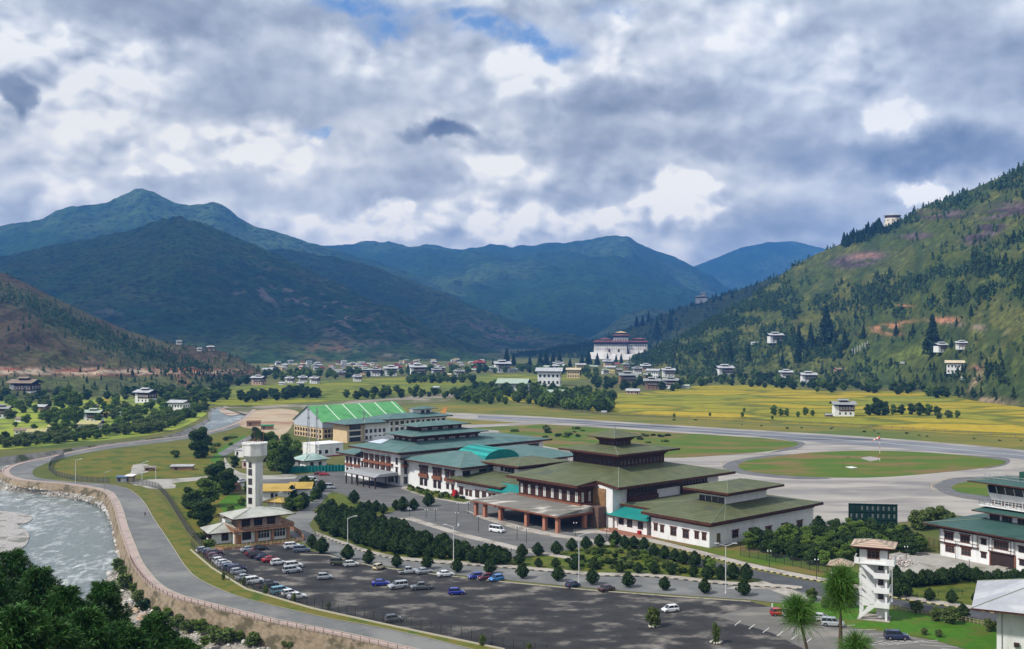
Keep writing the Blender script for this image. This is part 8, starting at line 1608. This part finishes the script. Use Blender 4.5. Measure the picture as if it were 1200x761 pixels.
def dens_r(x, y):
    d = .035 + .09 * (y > 372); s = float(sil_r(x)); n = float(fbm(np.array([x / 22.]), np.array([y / 10.]), 3, 12)[0])
    if x > 1060: d += 1.1 * math.exp(-((y - s) / (7 + (x - 1060) * .12)) ** 2)
    if 985 < x < 1060: d += 1.2 * math.exp(-((y - s) / 9) ** 2)
    d += .5 * math.exp(-((y - s) / 4) ** 2) * (x < 985)
    band = 368 - (x - 850) * .10 - max(0, x - 1050) * .18; d += 1.25 * math.exp(-((y - band) / (17 + max(0, x - 850) * .035)) ** 2) * (x > 780) * (n > .40)
    d += .8 * g1(x, y, 860, 405, 60, 22) + .5 * g1(x, y, 940, 415, 60, 12); d += .9 * g1(x, y, 1190, 320, 50, 16, -.3) * (n > .42); d += .7 * g1(x, y, 1180, 345, 60, 12) * (n > .4) + .55 * g1(x, y, 1150, 440, 60, 20) * (n > .5) + .35 * g1(x, y, 1000, 440, 90, 12)
    d *= .25 + 1.5 * min(1, max(0, (n - .40) / .2)); d -= 1.3 * g1(x, y, 1040, 385, 26, 7) + 1.2 * g1(x, y, 1075, 415, 36, 10) + 1.1 * g1(x, y, 960, 345, 60, 14, -.3) + 1.3 * g1(x, y, 1010, 305, 40, 14) + .8 * g1(x, y, 1160, 388, 40, 5)
    return max(0, d)
fr1 = hill_forest(H_right, dens_r, 8000, 3, 740, 1330); rs = np.random.RandomState(9); hs1 = rs.uniform(3.5, 10, len(fr1)) * np.where(rs.rand(len(fr1)) < .06, 1.4, 1)
def dens_b(x, y):
    s = float(np.interp(x, [640, 700, 745, 800, 850, 915], [413, 401, 382, 361, 345, 322])); return .12 + .9 * math.exp(-((y - s) / 3) ** 2) + .8 * g1(x, y, 700, 412, 60, 10) + .6 * g1(x, y, 790, 400, 30, 14)
fr2 = hill_forest(H_back, dens_b, 1500, 4, 600, 930); hs2 = rs.uniform(6, 13, len(fr2))
def dens_l(x, y): return .07 + 1.0 * g1(x, y, 95, 385, 110, 9, .42) + .7 * g1(x, y, 200, 420, 60, 6, .35) + .25 * g1(x, y, 260, 445, 40, 6)
fr3 = hill_forest(H_brown, dens_l, 2000, 5, -120, 306); hs3 = rs.uniform(2.5, 7, len(fr3))
m_pinef = leafm('slope_pine_foliage', (.030, .060, .020), (.052, .090, .028), .5)
def split_forest(name, pts, hs, nshow, label, group, stuff_label, seed):
    order = sorted(range(len(pts)), key=lambda i: -hs[i] / pts[i][1] * (1 if abs(pts[i][0] / pts[i][1]) < .48 and (CAMH - pts[i][2]) / pts[i][1] < .3 else .01)); near = set(order[:nshow])
    for i in order[:nshow]:
        v = rt.choice(SMALLC); o = link('pine_tree', v, None, pts[i], rt.uniform(0, 6.28), (hs[i] / 12 * 1.3,) * 2 + (hs[i] / 12,)); tag(o, label, 'tree', group)
    rest = [i for i in range(len(pts)) if i not in near]
    tag(far_conifers(name, [pts[i] for i in rest], [hs[i] for i in rest], m_pinef, seed), stuff_label, 'forest', kind='stuff')
SMALLC = []
for s in (1, 2, 3): me = crown_prof('pine_tree', CONE, .5, 12, 2.4, 160, .95, m_pinef, 90 + s, .25, .5); SMALLC.append(me)
split_forest('pine_forest', fr1, hs1, 170, 'young pine on the grassy pine slope above the rice', 'pines on the pine slope', 'pine woods covering the slope on the airport side of the valley', 21)
split_forest('ridge_forest', fr2, hs2, 40, 'small conifer on the hill behind the fortress', 'conifers behind the fortress', 'scattered woods on the hill behind the fortress', 22)
split_forest('scrub_forest', fr3, hs3, 50, 'dark bushy pine on the brown slope across the river', 'pines on the brown slope', 'dark woodland strips on the brown slope', 23)
BIG = [(968, 404, 46, 'the tallest dark conifer of the mid slope group'), (950, 408, 30, 'dark conifer next to the tallest one of the mid slope group'), (936, 408, 27, 'slender conifer at the end of the mid slope group'), (1093, 418, 50, 'giant dark conifer beside the two slope farmhouses'), (990, 410, 24, 'rounded conifer beside the tallest dark one'), (935, 425, 28, 'dark conifer above the four house hamlet'), (917, 430, 17, 'conifer just above the broad farmhouse'), (1115, 408, 14, 'broad dark tree behind the slope farmhouses'), (856, 425, 24, 'dark conifer above the two tier farmhouse'), (877, 424, 20, 'dark conifer uphill of the two tier farmhouse'), (1012, 398, 18, 'conifer beside the orange landslip'), (1138, 372, 16, 'dark conifer on the upper slope terrace'), (985, 420, 18, 'broad dark conifer above the mud ruin'), (1050, 395, 17, 'dark conifer under the orange landslip'), (1070, 395, 16, 'second dark conifer under the orange landslip')]
for x, y, hp_, l in BIG: p = hill_at(H_right, x, y); tree('conifer', p - Vector((0, 0, 1)), hp_ / FOC * p.y, l, 'big conifers on the pine slope', 1.25 if hp_ > 40 else 1.0)
for i, (x, y, hp_) in enumerate([(742, 418, 20), (755, 420, 24), (770, 400, 26), (769, 418, 14), (785, 388, 22), (735, 420, 16), (712, 421, 9), (780, 418, 16), (762, 422, 20), (722, 423, 10), (728, 424, 12), (749, 425, 14)]):
    p = G(x, min(y, 424.5)) if y > 410 else hill_at(H_back, x, y); p.y *= .955; p.x *= .955; p.z = min(p.z, p.z) - 1; tree('conifer', p, hp_ / FOC * p.y, f'dark conifer beside the fortress walls, {ordn(i)} counted from its gate', 'conifers by the fortress', 1.1)
for i, (x, y, hp_) in enumerate([(594, 430, 22), (602, 430, 16), (621, 430, 14), (633, 431, 18), (640, 431, 20), (648, 430, 17), (656, 430, 19), (668, 431, 12), (682, 428, 14), (690, 428, 18), (700, 429, 15), (578, 430, 10)]):
    p = G(x, y); tree('conifer', p, hp_ / FOC * p.y, f'dark conifer on the far valley floor below the mountains, {ordn(i)} from the town', 'dark conifers of the valley floor', 1.25)
for i in range(34):
    x = 989 + i * 1.9; y = float(sil_r(x)) + rt.uniform(4, 11); p = hill_at(H_right, x, y); tree('conifer', p - Vector((0, 0, 2)), rt.uniform(11, 18) / FOC * p.y * (.7 if 1034 < x < 1054 else 1), f'dark conifer in the grove round the round watchtower, {ordn(i)} along the spur', 'grove round the watchtower', 1.2, True)
for i, (x, y) in enumerate([(746, 375), (753, 374), (760, 370), (775, 368), (788, 362), (836, 347), (845, 345), (858, 342)]):
    p = hill_at(H_back, x, y + 8); tree('conifer', p - Vector((0, 0, 1)), (13 if i < 3 else 8) / FOC * p.y, f'conifer on the skyline beside the white watch house, {ordn(i)} along the ridge', 'skyline conifers', 1.2, True)
# prayer flags on the clearing
p = hill_at(H_right, 1006, 418)
for i in range(7): b = MB().cyl((0, 0, 0), (0, 0, 9), .12, n=4); b.box(0, 1.4, -.03, .03, 1.5, 8.8); q = hill_at(H_right, 998 + i * 3, 418 - i * 1.6); tag(b.build('prayer_flag', mat('faded_white_cloth', (.42, .42, .40)), None, q), 'tall faded white prayer flag on a pole in the slope clearing', 'prayer flag', 'prayer flags in the clearing')
# ------------------------------------------------------------------ the pines close to the camera
m_needle = mat('pine_needles', (.05, .13, .02), (.085, .18, .03), 1.2, rough=.6, island=.45, spec=.3); m_needled = mat('dark_pine_needles', (.018, .060, .011), (.050, .125, .020), .5, rough=.6, island=.55, spec=.25)
def needles(P, D_, L_, w, rs):
    "thin needle blades: start points, directions"
    n = len(P); s = np.cross(D_, rs.normal(size=(n, 3))); s /= np.linalg.norm(s, axis=1)[:, None]; L_ = (L_ * rs.uniform(.7, 1.1, n))[:, None]; mid = P + D_ * L_ * .55; tip = P + D_ * L_ + np.array([0, 0, -1]) * L_ * .22
    V = np.stack([P, mid + s * w, tip, mid - s * w], 1).reshape(-1, 3); return V, np.arange(n * 4).reshape(-1, 4)
def pine(name, p, h, spread, tiers, per, n_need, Ln, w, m, seed, label, cat='tree', group=None, lean=(0, 0), bare=.25, tw=2.2):
    rs = np.random.RandomState(seed); root = empty(name, p, 0, label, cat, group); tr = MB(); V, F, o = [], [], 0
    top = np.array([lean[0], lean[1], h]); tr.cyl((0, 0, -.5), (lean[0] * .5, lean[1] * .5, h * .5), .020 * h + .03, .013 * h + .02, n=8); tr.cyl((lean[0] * .5, lean[1] * .5, h * .5), tuple(top), .013 * h + .02, .02, n=8); bm_ = MB()
    for t in range(tiers):
        f = bare + (1 - bare) * (t + .5) / tiers; base = top * np.array([f, f, f]); Lb = spread * ((1 - f) ** .7 * 1.05 + .10) * rs.uniform(.85, 1.1)
        for k in range(per):
            a = 6.283 * (k / per) + t * 1.3 + rs.uniform(-.3, .3); d = np.array([math.cos(a), math.sin(a), .28 + .5 * f * rs.uniform(.4, 1)]); d /= np.linalg.norm(d); Lk = Lb * rs.uniform(.7, 1.1); e = base + d * Lk; bm_.cyl(tuple(base), tuple(e), .022 * (h / 8) ** .5, .008, n=4, cap=False)
            nt_ = max(3, int(Lk / (Ln * tw * .32)));
            for q_ in range(nt_):
                u = .30 + .70 * (q_ + .5) / nt_; side = np.cross(d, [0, 0, 1]) * (rs.uniform(-1, 1) * Lk * .30 * (1.25 - u)); c = base + d * Lk * u + side + rs.normal(0, Ln * .12, 3); dd = rs.normal(size=(n_need, 3)) * .62 + d * .75 + np.array([0, 0, .28]); dd /= np.linalg.norm(dd, axis=1)[:, None]; P = np.tile(c, (n_need, 1)) + rs.normal(0, Ln * .10, (n_need, 3)); v, f_ = needles(P, dd, Ln, w, rs); V.append(v); F.append(f_ + o); o += len(v)
    c = top; dd = rs.normal(size=(n_need * 2, 3)) * .5 + np.array([0, 0, 1.0]); dd /= np.linalg.norm(dd, axis=1)[:, None]; v, f_ = needles(np.tile(c, (n_need * 2, 1)), dd, Ln, w, rs); V.append(v); F.append(f_ + o)
    link('crown', np_mesh('crown', np.concatenate(V), np.concatenate(F), m), root); tr.build('trunk', m_bark, root); bm_.build('branches', m_bark, root); return root
def near_pt(x, y, Y): return Vector(((x - 600) / FOC * Y, Y, CAMH - (y - HY) / FOC * Y))
NP = [(15, 652, 92, 5.6), (45, 672, 84, 5.0), (-22, 668, 80, 5.5), (76, 694, 78, 4.2), (122, 688, 95, 4.8), (100, 722, 70, 3.8), (182, 726, 88, 4.2), (150, 742, 78, 3.6), (20, 720, 60, 4.4), (215, 757, 80, 3.4), (60, 735, 62, 3.8), (-60, 690, 70, 5), (140, 735, 84, 3.6)]
for i, (x, y, Y, sp) in enumerate(NP):
    tp = near_pt(x, y, Y); zb = zhill(tp.x, tp.y) - .5; h = tp.z - zb
    pine('pine_tree', Vector((tp.x, tp.y, zb)), h, sp, 19, 8, 34, .62, .035, m_needled, 100 + i, ['tall dark pine whose top stands highest over the river', 'dark pine just below the highest one', 'dark pine cut by the frame edge', 'dark pine between the river and two taller ones', 'separate dark pine against the river foam', 'low dark pine at the bottom of the frame', 'small dark pine over the shore stones', 'short dark pine between two separate tops', 'large dark pine crown filling the bottom corner', 'last small pine top below the shore stones', 'deep green pine top low in the bottom corner', 'dark pine mostly outside the frame', 'dark pine top just behind the short one'][i], 'tree', 'dark pines below the viewpoint', bare=.35)
for (x, y, Y, h_, lean, nt_, sd, lb) in [(985, 676, 42, 0, (0, 0), 5, 201, 'slender bright green pine sapling with a tufted top rising before the stair tower'), (934, 712, 40, 0, (-1.5, 0), 3, 202, 'leaning bright green pine shoot beside the slender sapling'), (1003, 756, 38, 0, (0, 0), 2, 203, 'short bright green pine shoot low beside the slender sapling'), (1012, 700, 42, 0, (.7, 0), 1, 204, 'thin bright green side shoot crossing behind the slender sapling')][:3]:
    tp = near_pt(x, y, Y); bx = tp.x - lean[0]; zb = zhill(bx, tp.y) - .3; pine('pine_tree', Vector((bx, tp.y, zb)), tp.z - zb, .66, nt_, 4, 62, .80, .0075, m_needle, sd, lb, 'tree', 'bright pine saplings close to the viewpoint', lean=lean, bare=1 - (1.25 if sd == 201 else .75) / (tp.z - zb), tw=2.2)
